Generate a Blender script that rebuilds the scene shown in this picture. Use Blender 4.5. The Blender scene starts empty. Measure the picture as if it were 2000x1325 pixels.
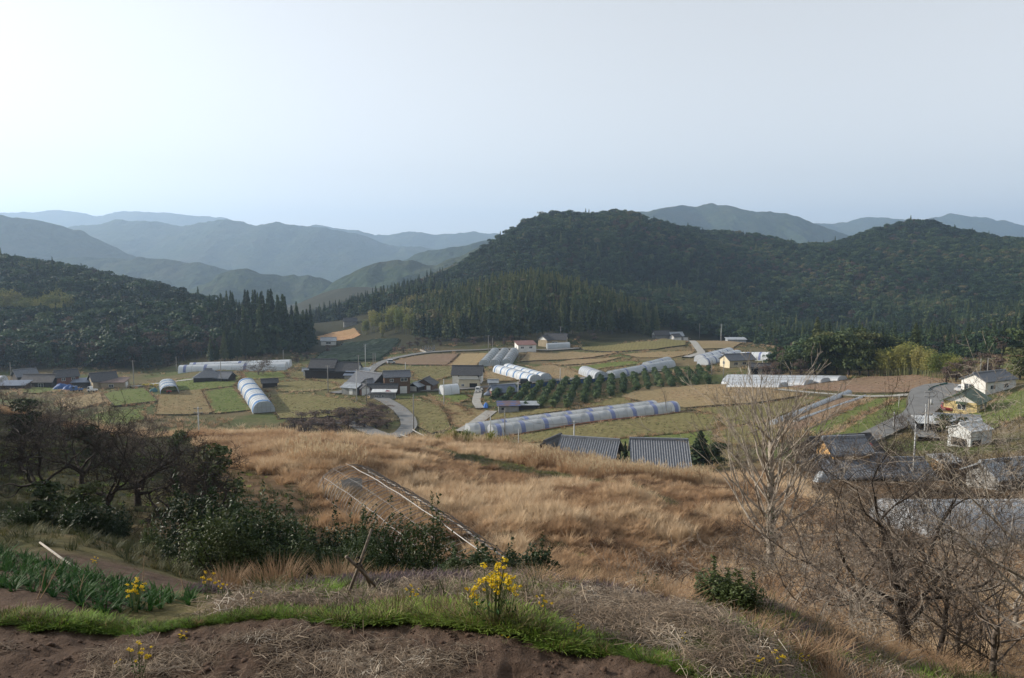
import bpy, math, random
import numpy as np
from mathutils import Vector, Matrix
R = math.radians
SC = bpy.context.scene
COL = SC.collection
CZ = 60.0                                  # camera height (m), valley floor is near z = 15

# ------------------------------------------------------------------ camera
PITCH = R(5.76); F = 28.0 / 36.0 * 2000.0   # focal length in photograph pixels
cam_d = bpy.data.cameras.new('camera'); cam = bpy.data.objects.new('camera', cam_d); COL.objects.link(cam)
cam_d.lens = 28.0; cam_d.sensor_width = 36.0; cam_d.clip_start = 0.3; cam_d.clip_end = 40000
cam.location = (0, 0, CZ); cam.rotation_euler = (math.pi / 2 - PITCH, 0, 0)
SC.camera = cam

# ------------------------------------------------------------------ sky, sun, exposure
SUN_AZ, SUN_EL = R(-75), R(20)             # azimuth from the view direction (negative: to the west, out of frame)
world = bpy.data.worlds.new('World'); SC.world = world; world.use_nodes = True
wn = world.node_tree.nodes; wl = world.node_tree.links
bg = wn['Background']; sky = wn.new('ShaderNodeTexSky'); sky.sky_type = 'NISHITA'
sky.sun_disc = False; sky.sun_elevation = SUN_EL; sky.sun_rotation = SUN_AZ
sky.altitude = 300; sky.air_density = 1.15; sky.dust_density = 0.7; sky.ozone_density = 2.0
hs = wn.new('ShaderNodeHueSaturation'); hs.inputs['Saturation'].default_value = 0.15   # sky colour desaturated evenly all over
def vscale(src, k):
    n = wn.new('ShaderNodeVectorMath'); n.operation = 'SCALE'; n.inputs['Scale'].default_value = k; wl.new(src, n.inputs[0]); return n.outputs[0]
ga = wn.new('ShaderNodeGamma'); ga.inputs['Gamma'].default_value = 0.72   # gamma below one flattens the sky's brightness gradient
wl.new(vscale(sky.outputs[0], 1 / 6.0), ga.inputs['Color']); wl.new(vscale(ga.outputs[0], 6.0), hs.inputs['Color']); wl.new(hs.outputs[0], bg.inputs[0]); bg.inputs[1].default_value = 0.12
sun_d = bpy.data.lights.new('sun', 'SUN'); sun = bpy.data.objects.new('sun', sun_d); COL.objects.link(sun)
sun_d.energy = 4.3; sun_d.angle = R(0.6); sun_d.color = (1.0, 0.90, 0.77)
SUN_DIR = Vector((math.sin(SUN_AZ) * math.cos(SUN_EL), math.cos(SUN_AZ) * math.cos(SUN_EL), math.sin(SUN_EL)))
sun.rotation_euler = SUN_DIR.to_track_quat('Z', 'Y').to_euler()
vs = SC.view_settings; vs.view_transform = 'Standard'; vs.look = 'None'; vs.gamma = 1.0; vs.use_curve_mapping = False
vs.exposure = 0.64
SC.render.engine = 'CYCLES'
cy = SC.cycles
cy.max_bounces = 5; cy.diffuse_bounces = 2; cy.glossy_bounces = 2; cy.transmission_bounces = 3
cy.transparent_max_bounces = 10; cy.volume_bounces = 1; cy.caustics_reflective = False; cy.caustics_refractive = False
cy.use_denoising = True
try: cy.denoiser = 'OPENIMAGEDENOISE'
except Exception: pass
SC.render.use_persistent_data = False

rng = np.random.default_rng(7)
random.seed(7)

# ------------------------------------------------------------------ numeric helpers
def _hash(ix, iy, s):
    n = (ix.astype(np.int64) * 374761393 + iy.astype(np.int64) * 668265263 + s * 974711) & 0x7fffffff
    n = ((n ^ (n >> 13)) * 1274126177) & 0x7fffffff
    return ((n ^ (n >> 16)) & 0xffff) / 65535.0
def vnoise(x, y, s=0):
    x = np.asarray(x, float); y = np.asarray(y, float)
    ix = np.floor(x); iy = np.floor(y); fx = x - ix; fy = y - iy
    fx = fx * fx * (3 - 2 * fx); fy = fy * fy * (3 - 2 * fy)
    a = _hash(ix, iy, s); b = _hash(ix + 1, iy, s); c = _hash(ix, iy + 1, s); d = _hash(ix + 1, iy + 1, s)
    return (a + (b - a) * fx) * (1 - fy) + (c + (d - c) * fx) * fy
def fbm(x, y, o=4, s=0):
    r = 0; a = .5
    for k in range(o):
        r = r + a * (vnoise(x, y, s + k * 17) - .5); x = np.asarray(x) * 2.03 + 3.1; y = np.asarray(y) * 2.03 - 1.7; a *= .5
    return r                                # about -0.5 .. 0.5
def ray(u, v):
    r = (np.asarray(u, float) - 1000) / F; p = (662.5 - np.asarray(v, float)) / F
    return r, math.cos(PITCH) + p * math.sin(PITCH), -math.sin(PITCH) + p * math.cos(PITCH)
def at(u, v, Y):                            # a point of the photograph at depth Y
    dx, dy, dz = ray(u, v); t = Y / dy
    return np.array([t * dx, Y, CZ + t * dz])

# ------------------------------------------------------------------ terrain heights from surveyed points
CP = []
def P(u, v, Y, dz=0.0): p = at(u, v, Y); CP.append((p[0], Y, p[2] - dz))
def A(u, Y, z): CP.append(((u - 1000) / F * Y * 1.005, Y, CZ + z))
# near field and its bank
for u in (-900, 200, 1000, 1800, 2900): A(u, 0, -1.7); A(u, 3, -3.3)
for u in (-600, 0, 500, 1000, 1400): A(u, 6, -3.9); A(u, 8.6, -3.95)
A(1900, 6, -4.2); A(2600, 6, -4.3)
P(0, 1085, 13); P(200, 1110, 12.2); P(350, 1150, 10.9); P(-150, 1070, 13)
P(600, 1150, 10.5); P(1000, 1150, 11.2); P(1000, 1132, 12.2); P(1250, 1170, 11.0); P(1300, 1200, 9.8); P(800, 1140, 11.6)
P(1450, 1250, 10.0); P(1500, 1180, 12); P(1600, 1290, 10); P(1850, 1320, 11)
P(150, 1050, 15.5); P(-50, 1020, 17)
A(600, 17, -8.0); A(1000, 18, -8.6); A(1300, 18, -9.2); A(1650, 17, -9.2); P(1770, 1297, 17); A(2000, 16, -8.8); A(300, 20, -7.8); A(2300, 16, -8)
A(700, 26, -11.8); A(850, 26, -13.0); A(1000, 30, -14.6); A(1150, 27, -13.2); A(1600, 28, -13); A(1950, 26, -12.5)
# orchard hollow and grass field
P(245, 990, 38); P(200, 1060, 25); P(450, 1010, 36); P(100, 900, 56); P(300, 870, 76); P(0, 800, 112); P(-200, 900, 60); P(-200, 1000, 32)
P(30, 960, 42); P(380, 930, 58)
P(500, 960, 52); P(400, 852, 88); P(560, 850, 88); P(640, 905, 60); P(740, 868, 90); P(830, 866, 92)
P(900, 905, 74); P(690, 990, 48); P(1000, 1000, 50); P(1000, 1088, 36); P(1200, 960, 58); P(1200, 1075, 38); P(1100, 906, 86); P(1300, 936, 82); P(1000, 880, 90)
P(1400, 1000, 56); P(1505, 1125, 41); P(1500, 955, 70); P(1400, 935, 84); P(1700, 962, 80); P(1850, 1062, 62); P(1700, 1090, 42); P(2000, 1060, 60); P(2150, 1000, 70)
# dip behind the crest
A(400, 125, -31); A(600, 130, -33); A(800, 132, -34); A(1000, 130, -33); A(1200, 112, -31.5); A(1350, 112, -31); A(150, 150, -34); A(0, 150, -31); A(-250, 150, -28)
# valley floor
P(800, 838, 200); P(700, 800, 226); P(500, 808, 226); P(1000, 848, 186); P(1320, 800, 206); P(1200, 850, 168); P(1100, 770, 246)
P(300, 802, 222); P(240, 822, 200); P(150, 767, 266); P(20, 752, 290); P(-200, 752, 290); P(260, 765, 266); P(450, 722, 330); P(560, 716, 345); P(400, 742, 296)
P(640, 760, 268); P(780, 770, 258); P(900, 770, 256); P(620, 735, 306); P(700, 720, 330)
P(1100, 742, 288); P(970, 717, 335); P(1030, 686, 385); P(1200, 692, 372); P(1330, 662, 432); P(1420, 662, 440); P(1490, 692, 350); P(1380, 742, 268); P(1250, 715, 322); P(820, 692, 385)
P(1900, 802, 160); P(1820, 762, 190); P(1700, 832, 150); P(1800, 942, 92); P(1660, 932, 96); P(1550, 747, 236); P(1400, 782, 214); P(1700, 748, 222); P(1650, 800, 172)
P(1990, 705, 222); P(1960, 752, 186); P(1990, 832, 132); P(2150, 800, 140); P(1950, 900, 104); P(1500, 830, 170); P(1550, 880, 120)
# valley mouth
P(620, 690, 410); P(720, 668, 470); P(650, 657, 560); P(610, 622, 900); A(560, 1400, -90); A(760, 1400, -80)
# west hill
P(-300, 735, 330); P(0, 735, 332); P(300, 728, 340); P(520, 706, 385); P(600, 684, 430)
P(-250, 570, 450, 14); P(0, 575, 450, 14); P(120, 590, 440, 14); P(300, 605, 430, 14); P(420, 592, 430, 16); P(520, 590, 425, 18); P(590, 630, 425, 17)
P(-200, 480, 680, 12); P(0, 505, 660, 12); P(150, 528, 640, 12); P(300, 560, 620, 12); P(420, 590, 600, 12); P(520, 615, 620, 12)
A(0, 950, -60); A(300, 950, -75); A(-300, 950, -30)
# mound with the cedar plantation
P(740, 640, 470, 6); P(850, 580, 520, 10); P(960, 545, 510, 11); P(1050, 533, 500, 11); P(1150, 550, 495, 11); P(1230, 590, 480, 10); P(1290, 630, 470, 8)
P(820, 672, 425); P(930, 668, 420); P(1050, 662, 425); P(1180, 655, 432); P(1290, 652, 440)
A(950, 600, -34); A(1150, 590, -36)
# main wooded hill
for u, v, Y in ((640, 615, 690), (700, 586, 700), (800, 552, 740), (900, 515, 790), (1000, 446, 850), (1040, 424, 870), (1075, 416, 880), (1140, 430, 890), (1210, 418, 930), (1300, 436, 980), (1400, 456, 1000),
                (1500, 468, 1020), (1640, 476, 1040), (1700, 450, 1020), (1790, 434, 1000), (1900, 446, 980), (2000, 455, 960), (2200, 455, 950)): P(u, v, Y, 10)
P(1100, 505, 720, 10); P(1280, 520, 760, 10); P(1450, 560, 740, 10); P(1600, 540, 800, 10); P(1750, 550, 780, 10); P(1950, 540, 760, 10)
P(1330, 615, 590, 8); P(1500, 642, 520, 6); P(1700, 640, 540, 10); P(1900, 630, 540, 10); P(2050, 610, 560, 10)
P(1600, 700, 300); P(1750, 690, 320, 3); P(1900, 668, 380, 8); P(2000, 648, 360, 8); P(2100, 640, 340, 8); A(1600, 400, -48); A(1780, 430, -52)
for u in (700, 1000, 1300, 1600, 1900, 2300): A(u, 1350, -50)
for u in (-600, 0, 500, 1000, 1500, 2000, 2700): A(u, 2000, -110)
CPn = np.array(CP)
def _warp(x, y):
    yy = np.maximum(y, -2.0) + 7.0
    return np.clip(x / (yy + 1), -1.1, 1.1) * 2.6, np.log(yy)
_qa, _qb = _warp(CPn[:, 0], CPn[:, 1])
def _tps(d2): return .5 * d2 * np.log(d2 + 1e-9)
_K = _tps((_qa[:, None] - _qa[None]) ** 2 + (_qb[:, None] - _qb[None]) ** 2) + np.eye(len(CPn)) * 2e-3
_Pm = np.stack([np.ones(len(CPn)), _qa, _qb], 1)
_M = np.block([[_K, _Pm], [_Pm.T, np.zeros((3, 3))]])
_W = np.linalg.solve(_M, np.concatenate([CPn[:, 2], np.zeros(3)]))
def T0(x, y):
    x = np.asarray(x, float); y = np.asarray(y, float)
    sh = np.broadcast(x, y).shape; x = np.broadcast_to(x, sh).ravel(); y = np.broadcast_to(y, sh).ravel()
    out = np.empty(x.size)
    for i in range(0, x.size, 20000):
        a, b = _warp(x[i:i + 20000], np.minimum(y[i:i + 20000], 2200))
        out[i:i + 20000] = _tps((a[:, None] - _qa) ** 2 + (b[:, None] - _qb) ** 2) @ _W[:-3] + _W[-3] + a * _W[-2] + b * _W[-1]
    return out.reshape(sh)
def T(x, y):
    x = np.asarray(x, float); y = np.asarray(y, float)
    z = T0(x, y)
    wild = np.clip((y - 395) / 120, 0, 1)                          # spurs and gullies on the hills
    z = z + wild * (fbm(x / 120, y / 150, 3, 5) * 26)
    z = z + np.clip((y - 11) / 20, 0, 1) * np.clip((112 - y) / 25, 0, 1) * fbm(x / 7, y / 7, 3, 9) * 1.6   # rough grassland
    far = np.clip((y - 1400) / 600, 0, 1)
    return z * (1 - far) + far * (CZ - 110 + 30 * fbm(x / 600, y / 600, 3, 4))
def Tz(x, y): return float(T(np.array([x]), np.array([y]))[0])
def G(u, v, y0=6.0, y1=1200.0):             # first ground point seen through photograph pixel (u, v)
    dx, dy, dz = ray(u, v); ys = np.geomspace(y0, y1, 900); t = ys / dy
    d = CZ + t * dz - T(t * dx, ys)
    k = np.argmax(d < 0)
    if not (d < 0).any(): k = len(ys) - 1
    if k > 0:
        f = d[k - 1] / (d[k - 1] - d[k] + 1e-12); y = ys[k - 1] + f * (ys[k] - ys[k - 1])
    else: y = ys[0]
    return np.array([y / dy * dx, y, CZ + y / dy * dz])

# ------------------------------------------------------------------ materials
MATS = {}
def nodes(name):
    m = bpy.data.materials.new(name); m.use_nodes = True; nt = m.node_tree
    return m, nt, nt.nodes['Principled BSDF']
def link(nt, a, b): nt.links.new(a, b)
def ramp(nt, fac, stops):
    r = nt.nodes.new('ShaderNodeValToRGB'); e = r.color_ramp.elements
    while len(e) < len(stops): e.new(.5)
    for i, (p, c) in enumerate(stops): e[i].position = p; e[i].color = (*c, 1)
    link(nt, fac, r.inputs[0]); return r.outputs[0]
def noise(nt, scale, detail=4, rough=.55, coord='Object', stretch=None):
    tc = nt.nodes.new('ShaderNodeTexCoord'); n = nt.nodes.new('ShaderNodeTexNoise')
    n.inputs['Scale'].default_value = scale; n.inputs['Detail'].default_value = detail; n.inputs['Roughness'].default_value = rough
    src = tc.outputs[coord]
    if stretch:
        mp = nt.nodes.new('ShaderNodeMapping'); mp.inputs['Scale'].default_value = stretch[:3]
        if len(stretch) > 3: mp.inputs['Rotation'].default_value = (0, 0, stretch[3])
        link(nt, src, mp.inputs[0]); src = mp.outputs[0]
    link(nt, src, n.inputs['Vector']); return n.outputs['Fac']
def mix(nt, fac, a, b, mode='MIX'):
    m = nt.nodes.new('ShaderNodeMix'); m.data_type = 'RGBA'; m.blend_type = mode
    for sock, val in ((m.inputs[0], fac), (m.inputs[6], a), (m.inputs[7], b)):
        if isinstance(val, (int, float)): sock.default_value = val
        elif isinstance(val, tuple): sock.default_value = (*val, 1) if len(val) == 3 else val
        else: link(nt, val, sock)
    return m.outputs[2]
def bump(nt, bs, h, strength=.5, dist=.1):
    b = nt.nodes.new('ShaderNodeBump'); b.inputs['Strength'].default_value = strength; b.inputs['Distance'].default_value = dist
    link(nt, h, b.inputs['Height']); link(nt, b.outputs[0], bs.inputs['Normal'])
def inst_attr(nt, name):
    a = nt.nodes.new('ShaderNodeAttribute'); a.attribute_type = 'INSTANCER'; a.attribute_name = name; return a.outputs['Fac']
def obj_rand(nt): return nt.nodes.new('ShaderNodeObjectInfo').outputs['Random']
def surf(name, c1, c2=None, scale=2.0, rough=.85, bmp=0, bscale=None, spec=.3, metal=0, stops=None, stretch=None, detail=5):
    """plain weathered surface: two colours mixed by noise"""
    if name in MATS: return MATS[name]
    m, nt, bs = nodes(name)
    bs.inputs['Roughness'].default_value = rough; bs.inputs['Specular IOR Level'].default_value = spec; bs.inputs['Metallic'].default_value = metal
    c2 = c2 or tuple(x * .78 for x in c1)
    n = noise(nt, scale, detail, stretch=stretch)
    link(nt, ramp(nt, n, stops or ((.3, c2), (.7, c1))), bs.inputs['Base Color'])
    if bmp: bump(nt, bs, noise(nt, bscale or scale * 4, 4), bmp, .05)
    MATS[name] = m; return m
def leafmat(name, stops, source='tint', rough=.55, spec=.25, trans=.25, noise_scale=None):
    """foliage: colour by a per-plant value, some light passing through the blade"""
    if name in MATS: return MATS[name]
    m, nt, bs = nodes(name)
    v = inst_attr(nt, 'tint') if source == 'tint' else obj_rand(nt)
    if noise_scale:
        n = noise(nt, noise_scale, 2)
        ma = nt.nodes.new('ShaderNodeMath'); ma.operation = 'MULTIPLY_ADD'; ma.inputs[1].default_value = .8; link(nt, n, ma.inputs[0])
        mb = nt.nodes.new('ShaderNodeMath'); mb.operation = 'ADD'; mb.inputs[1].default_value = -.4; link(nt, v, ma.inputs[2]); link(nt, ma.outputs[0], mb.inputs[0]); v = mb.outputs[0]
    c = ramp(nt, v, stops)
    link(nt, c, bs.inputs['Base Color']); bs.inputs['Roughness'].default_value = rough; bs.inputs['Specular IOR Level'].default_value = spec
    if trans:
        t = nt.nodes.new('ShaderNodeBsdfTranslucent'); link(nt, c, t.inputs[0])
        x = nt.nodes.new('ShaderNodeMixShader'); x.inputs[0].default_value = trans
        link(nt, bs.outputs[0], x.inputs[1]); link(nt, t.outputs[0], x.inputs[2]); link(nt, x.outputs[0], nt.nodes['Material Output'].inputs[0])
    MATS[name] = m; return m

# ------------------------------------------------------------------ mesh and object helpers
class MB:
    """collects shapes; build() links them as one mesh object"""
    def __init__(s): s.v = []; s.f = []; s.m = []; s.n = 0
    def add(s, v, f, mi=0):
        s.v.append(np.asarray(v, float).reshape(-1, 3)); k = s.n
        s.f += ([tuple(i + k for i in q) for q in f] if k else [tuple(q) for q in f]); s.m += [mi] * len(f); s.n += len(s.v[-1]); return s
    def box(s, x0, x1, y0, y1, z0, z1, mi=0):
        v = [(x, y, z) for z in (z0, z1) for y in (y0, y1) for x in (x0, x1)]
        return s.add(v, [(0, 2, 3, 1), (4, 5, 7, 6), (0, 1, 5, 4), (2, 6, 7, 3), (0, 4, 6, 2), (1, 3, 7, 5)], mi)
    def prism(s, poly, z0, z1, mi=0):          # polygon in xy, counter-clockwise
        n = len(poly); v = [(*p[:2], z0) for p in poly] + [(*p[:2], z1) for p in poly]
        return s.add(v, [tuple(range(n))[::-1], tuple(range(n, 2 * n))] + [(i, (i + 1) % n, n + (i + 1) % n, n + i) for i in range(n)], mi)
    def extrude_y(s, prof, y0, y1, mi=0):      # profile in xz
        n = len(prof); v = [(p[0], y0, p[1]) for p in prof] + [(p[0], y1, p[1]) for p in prof]
        return s.add(v, [tuple(range(n)), tuple(range(n, 2 * n))[::-1]] + [(i, n + i, n + (i + 1) % n, (i + 1) % n) for i in range(n)], mi)
    def extrude_x(s, prof, x0, x1, mi=0):      # profile in yz
        n = len(prof); v = [(x0, p[0], p[1]) for p in prof] + [(x1, p[0], p[1]) for p in prof]
        return s.add(v, [tuple(range(n))[::-1], tuple(range(n, 2 * n))] + [(i, (i + 1) % n, n + (i + 1) % n, n + i) for i in range(n)], mi)
    def tube(s, pts, r, sides=5, mi=0, cap=True):
        pts = np.asarray(pts, float); n = len(pts); r = np.broadcast_to(np.asarray(r, float), (n,))
        return s.tubes(pts[None], r[None], sides, mi, cap)
    def tubes(s, pts, r, sides, mi=0, cap=False):    # many tubes of equal point count: (m, n, 3), (m, n)
        m, n = pts.shape[:2]; d = np.gradient(pts, axis=1); d /= np.linalg.norm(d, axis=2)[..., None] + 1e-12
        ref = np.where((np.abs(d[:, :1, 2:3]) < .9), np.array([0, 0, 1.]), np.array([1., 0, 0])); a = np.cross(d, np.broadcast_to(ref, d.shape)); a /= np.linalg.norm(a, axis=2)[..., None] + 1e-12; b = np.cross(a, d)
        t = 2 * math.pi * np.arange(sides) / sides
        v = pts[:, :, None] + r[:, :, None, None] * (a[:, :, None] * np.cos(t)[:, None] + b[:, :, None] * np.sin(t)[:, None])
        k = np.arange(m)[:, None, None] * n * sides + np.arange(n - 1)[None, :, None] * sides; j = np.arange(sides); j2 = (j + 1) % sides
        f = np.stack([k + j, k + j2, k + sides + j2, k + sides + j], -1).reshape(-1, 4).tolist()
        if cap: f += [tuple(range(sides))[::-1], tuple(range((n - 1) * sides, n * sides))]
        return s.add(v, f, mi)
    def mesh(s, name, mats, smooth=False):
        me = bpy.data.meshes.new(name)
        me.from_pydata(np.concatenate(s.v).tolist() if s.v else [], [], s.f)
        for m in (mats if isinstance(mats, (list, tuple)) else [mats]): me.materials.append(m)
        if len(me.materials) > 1: me.polygons.foreach_set('material_index', s.m)
        if smooth: me.polygons.foreach_set('use_smooth', [True] * len(me.polygons))
        me.update(); return me
    def build(s, name, mats, parent=None, smooth=False, loc=None):
        return link_obj(name, s.mesh(name, mats, smooth), parent, loc)
def link_obj(name, me, parent=None, loc=None, rotz=0):
    o = bpy.data.objects.new(name, me); COL.objects.link(o)
    if parent: o.parent = parent
    if loc is not None: o.location = [float(c) for c in loc]
    if rotz: o.rotation_euler = (0, 0, rotz)
    return o
def fast_mesh(name, verts, quads, mats, smooth=False, tris=None):
    """big meshes from arrays: quads (n,4) or tris (n,3)"""
    fa = quads if tris is None else tris
    me = bpy.data.meshes.new(name); k = fa.shape[1]
    me.vertices.add(len(verts)); me.vertices.foreach_set('co', np.asarray(verts, np.float32).ravel())
    me.loops.add(fa.size); me.loops.foreach_set('vertex_index', fa.astype(np.int32).ravel())
    me.polygons.add(len(fa)); me.polygons.foreach_set('loop_start', np.arange(0, fa.size, k, dtype=np.int32))
    me.polygons.foreach_set('loop_total', np.full(len(fa), k, np.int32))
    for m in (mats if isinstance(mats, (list, tuple)) else [mats]): me.materials.append(m)
    if smooth: me.polygons.foreach_set('use_smooth', np.ones(len(fa), bool))
    me.update(calc_edges=True); me.validate(); return me
def tag(o, label=None, cat=None, group=None, kind=None):
    if label: o['label'] = label
    if cat: o['category'] = cat
    if group: o['group'] = group
    if kind: o['kind'] = kind
    return o
def thing(name, loc, rotz=0, label=None, cat=None, group=None):
    o = link_obj(name, None, None, loc, rotz); o.empty_display_size = .3
    return tag(o, label, cat, group)
def copy_tree(o, parent=None):
    c = o.copy(); COL.objects.link(c); c.parent = parent
    for ch in o.children: copy_tree(ch, c)
    return c
def sheet(name, poly, mat, lift=.05, kind='structure', skirt=0, skirtmat=None, sub=None, smooth=True, level=None):
    """polygon in plan (world xy) draped over the ground, optional bank round its edge"""
    poly = np.asarray(poly, float)[:, :2]
    ar = .5 * np.sum(poly[:, 0] * np.roll(poly[:, 1], -1) - np.roll(poly[:, 0], -1) * poly[:, 1])
    if ar < 0: poly = poly[::-1]
    step = sub or max(1.0, math.sqrt(abs(ar)) / 14)
    ring = []
    for a, b in zip(poly, np.roll(poly, -1, axis=0)):
        n = max(1, int(np.linalg.norm(b - a) / step)); ring += [a + (b - a) * k / n for k in range(n)]
    ring = np.array(ring)
    lo, hi = ring.min(0), ring.max(0); gx, gy = np.meshgrid(np.arange(lo[0], hi[0], step), np.arange(lo[1], hi[1], step)); q = np.stack([gx.ravel(), gy.ravel()], 1)
    ins = inside(q, ring) & (edge_dist(q, ring) > step * .45); q = q[ins]
    from mathutils.geometry import delaunay_2d_cdt
    pts = [Vector(p) for p in ring] + [Vector(p) for p in q]
    ed = [(i, (i + 1) % len(ring)) for i in range(len(ring))]
    vv, _, ff, *_ = delaunay_2d_cdt(pts, ed, [list(range(len(ring)))], 1, 1e-4)
    vv = np.array([list(p) for p in vv]); z = (T(vv[:, 0], vv[:, 1]) if level is None else level(vv)) + lift
    mb = MB(); mb.add(np.column_stack([vv, z]), [tuple(f) for f in ff], 0)
    mats = [mat]
    if skirt:
        mats.append(skirtmat); zr = (T(ring[:, 0], ring[:, 1]) if level is None else level(ring)) + lift
        c = ring.mean(0); out = ring + (ring - c) / (np.linalg.norm(ring - c, axis=1)[:, None] + 1e-6) * skirt * .45
        zb = np.minimum(zr - skirt, T(out[:, 0], out[:, 1]) - .25); n = len(ring)
        mb.add(np.concatenate([np.column_stack([ring, zr]), np.column_stack([out, zb])]), [(i, n + i, n + (i + 1) % n, (i + 1) % n) for i in range(n)], 1)
    o = mb.build(name, mats, smooth=False); return tag(o, kind=kind)
def inside(q, poly):
    x, y = q[:, 0], q[:, 1]; r = np.zeros(len(q), bool); j = len(poly) - 1
    for i in range(len(poly)):
        xi, yi = poly[i][:2]; xj, yj = poly[j][:2]
        with np.errstate(divide='ignore', invalid='ignore'):
            c = ((yi > y) != (yj > y)) & (x < (xj - xi) * (y - yi) / (yj - yi) + xi)
        r ^= c; j = i
    return r
def edge_dist(q, poly):
    d = np.full(len(q), 1e9)
    for a, b in zip(poly, np.roll(poly, -1, axis=0)):
        ab = b - a; t = np.clip(((q - a) @ ab) / (ab @ ab + 1e-12), 0, 1); d = np.minimum(d, np.linalg.norm(q - a - t[:, None] * ab, axis=1))
    return d
_gn = {}
def scatter(name, pts, protos, tint, scale, pick=None, rotz=None, tilt=None, kind='stuff', label=None, cat=None):
    """one uncountable mass (grass, wood): prototypes placed on points by geometry nodes"""
    n = len(pts); me = bpy.data.meshes.new(name); me.vertices.add(n); me.vertices.foreach_set('co', np.asarray(pts, np.float32).ravel())
    def attr(nm, ty, arr, key='value'):
        a = me.attributes.new(nm, ty, 'POINT'); a.data.foreach_set(key, arr)
    scale = np.asarray(scale, float); scale = np.repeat(scale[:, None], 3, 1) if scale.ndim == 1 else scale
    rz = rng.uniform(0, 6.283, n) if rotz is None else rotz; tl = np.zeros((n, 2)) if tilt is None else tilt
    attr('scl', 'FLOAT_VECTOR', scale.astype(np.float32).ravel(), 'vector')
    attr('rot', 'FLOAT_VECTOR', np.column_stack([tl, rz]).astype(np.float32).ravel(), 'vector')
    attr('tint', 'FLOAT', np.asarray(tint, np.float32)); attr('pick', 'INT', (rng.integers(0, len(protos), n) if pick is None else pick).astype(np.int32))
    o = link_obj(name, me); tag(o, label, cat, kind=kind)
    pc = bpy.data.collections.new(name + '_shapes')
    for k, p in enumerate(protos):
        p2 = bpy.data.objects.new('%s_%03d' % (name, k), p); pc.objects.link(p2)
    g = bpy.data.node_groups.new(name, 'GeometryNodeTree')
    g.interface.new_socket('Geometry', in_out='INPUT', socket_type='NodeSocketGeometry'); g.interface.new_socket('Geometry', in_out='OUTPUT', socket_type='NodeSocketGeometry')
    N = g.nodes; gi = N.new('NodeGroupInput'); go = N.new('NodeGroupOutput'); ip = N.new('GeometryNodeInstanceOnPoints'); ci = N.new('GeometryNodeCollectionInfo')
    ci.inputs['Collection'].default_value = pc; ci.inputs['Separate Children'].default_value = True; ci.inputs['Reset Children'].default_value = True
    def na(nm, ty):
        a = N.new('GeometryNodeInputNamedAttribute'); a.data_type = ty; a.inputs[0].default_value = nm; return a.outputs[0]
    ip.inputs['Pick Instance'].default_value = True
    g.links.new(gi.outputs[0], ip.inputs['Points']); g.links.new(ci.outputs[0], ip.inputs['Instance'])
    g.links.new(na('pick', 'INT'), ip.inputs['Instance Index']); g.links.new(na('scl', 'FLOAT_VECTOR'), ip.inputs['Scale'])
    er = N.new('FunctionNodeEulerToRotation'); g.links.new(na('rot', 'FLOAT_VECTOR'), er.inputs[0]); g.links.new(er.outputs[0], ip.inputs['Rotation'])
    g.links.new(ip.outputs[0], go.inputs[0])
    md = o.modifiers.new('scatter', 'NODES'); md.node_group = g
    return o
HAZE = 1.45e-4
# ================================================================== THE SETTING
# ------------------------------------------------------------------ ground sheet
def ground_material():
    m, nt, bs = nodes('rough_ground'); bs.inputs['Roughness'].default_value = .95; bs.inputs['Specular IOR Level'].default_value = .1
    big = noise(nt, .05, 4); fine = noise(nt, 1.3, 6, .65)
    dry = ramp(nt, fine, ((.25, (.075, .06, .03)), (.55, (.16, .125, .065)), (.8, (.25, .19, .11))))
    grn = ramp(nt, fine, ((.25, (.035, .05, .014)), (.6, (.10, .115, .04)), (.85, (.19, .17, .075))))
    c = mix(nt, ramp(nt, big, ((.42, (0, 0, 0)), (.58, (1, 1, 1)))), dry, grn)
    # woods' floor beyond the fields, orchard hollow: by a painted soil attribute (kind of ground, not light)
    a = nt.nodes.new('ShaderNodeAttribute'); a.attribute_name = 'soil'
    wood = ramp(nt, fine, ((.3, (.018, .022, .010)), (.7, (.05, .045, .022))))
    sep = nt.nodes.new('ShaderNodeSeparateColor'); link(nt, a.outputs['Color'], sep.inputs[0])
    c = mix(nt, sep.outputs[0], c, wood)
    soil = ramp(nt, noise(nt, 2.2, 8, .7), ((.3, (.052, .034, .025)), (.55, (.108, .074, .055)), (.8, (.18, .132, .104))))
    c = mix(nt, sep.outputs[1], c, soil)
    gold = ramp(nt, fine, ((.25, (.07, .045, .026)), (.55, (.15, .098, .056)), (.8, (.25, .17, .10))))
    c = mix(nt, sep.outputs[2], c, gold)
    link(nt, c, bs.inputs['Base Color']); bump(nt, bs, noise(nt, 1.7, 8, .7), .8, .25)
    return m
azs = np.concatenate([np.linspace(-180, -44, 40)[:-1], np.linspace(-44, 44, 420), np.linspace(44, 180, 40)[1:-1]])
rs = np.concatenate([np.linspace(.5, 6, 8)[:-1], np.geomspace(6, 140, 210)[:-1], np.geomspace(140, 1500, 190)[:-1], np.geomspace(1500, 9000, 22)])
_az, _r = np.meshgrid(np.radians(azs), rs); gx = (np.sin(_az) * _r); gy = (np.cos(_az) * _r)
gz = T(gx, gy)
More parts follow.
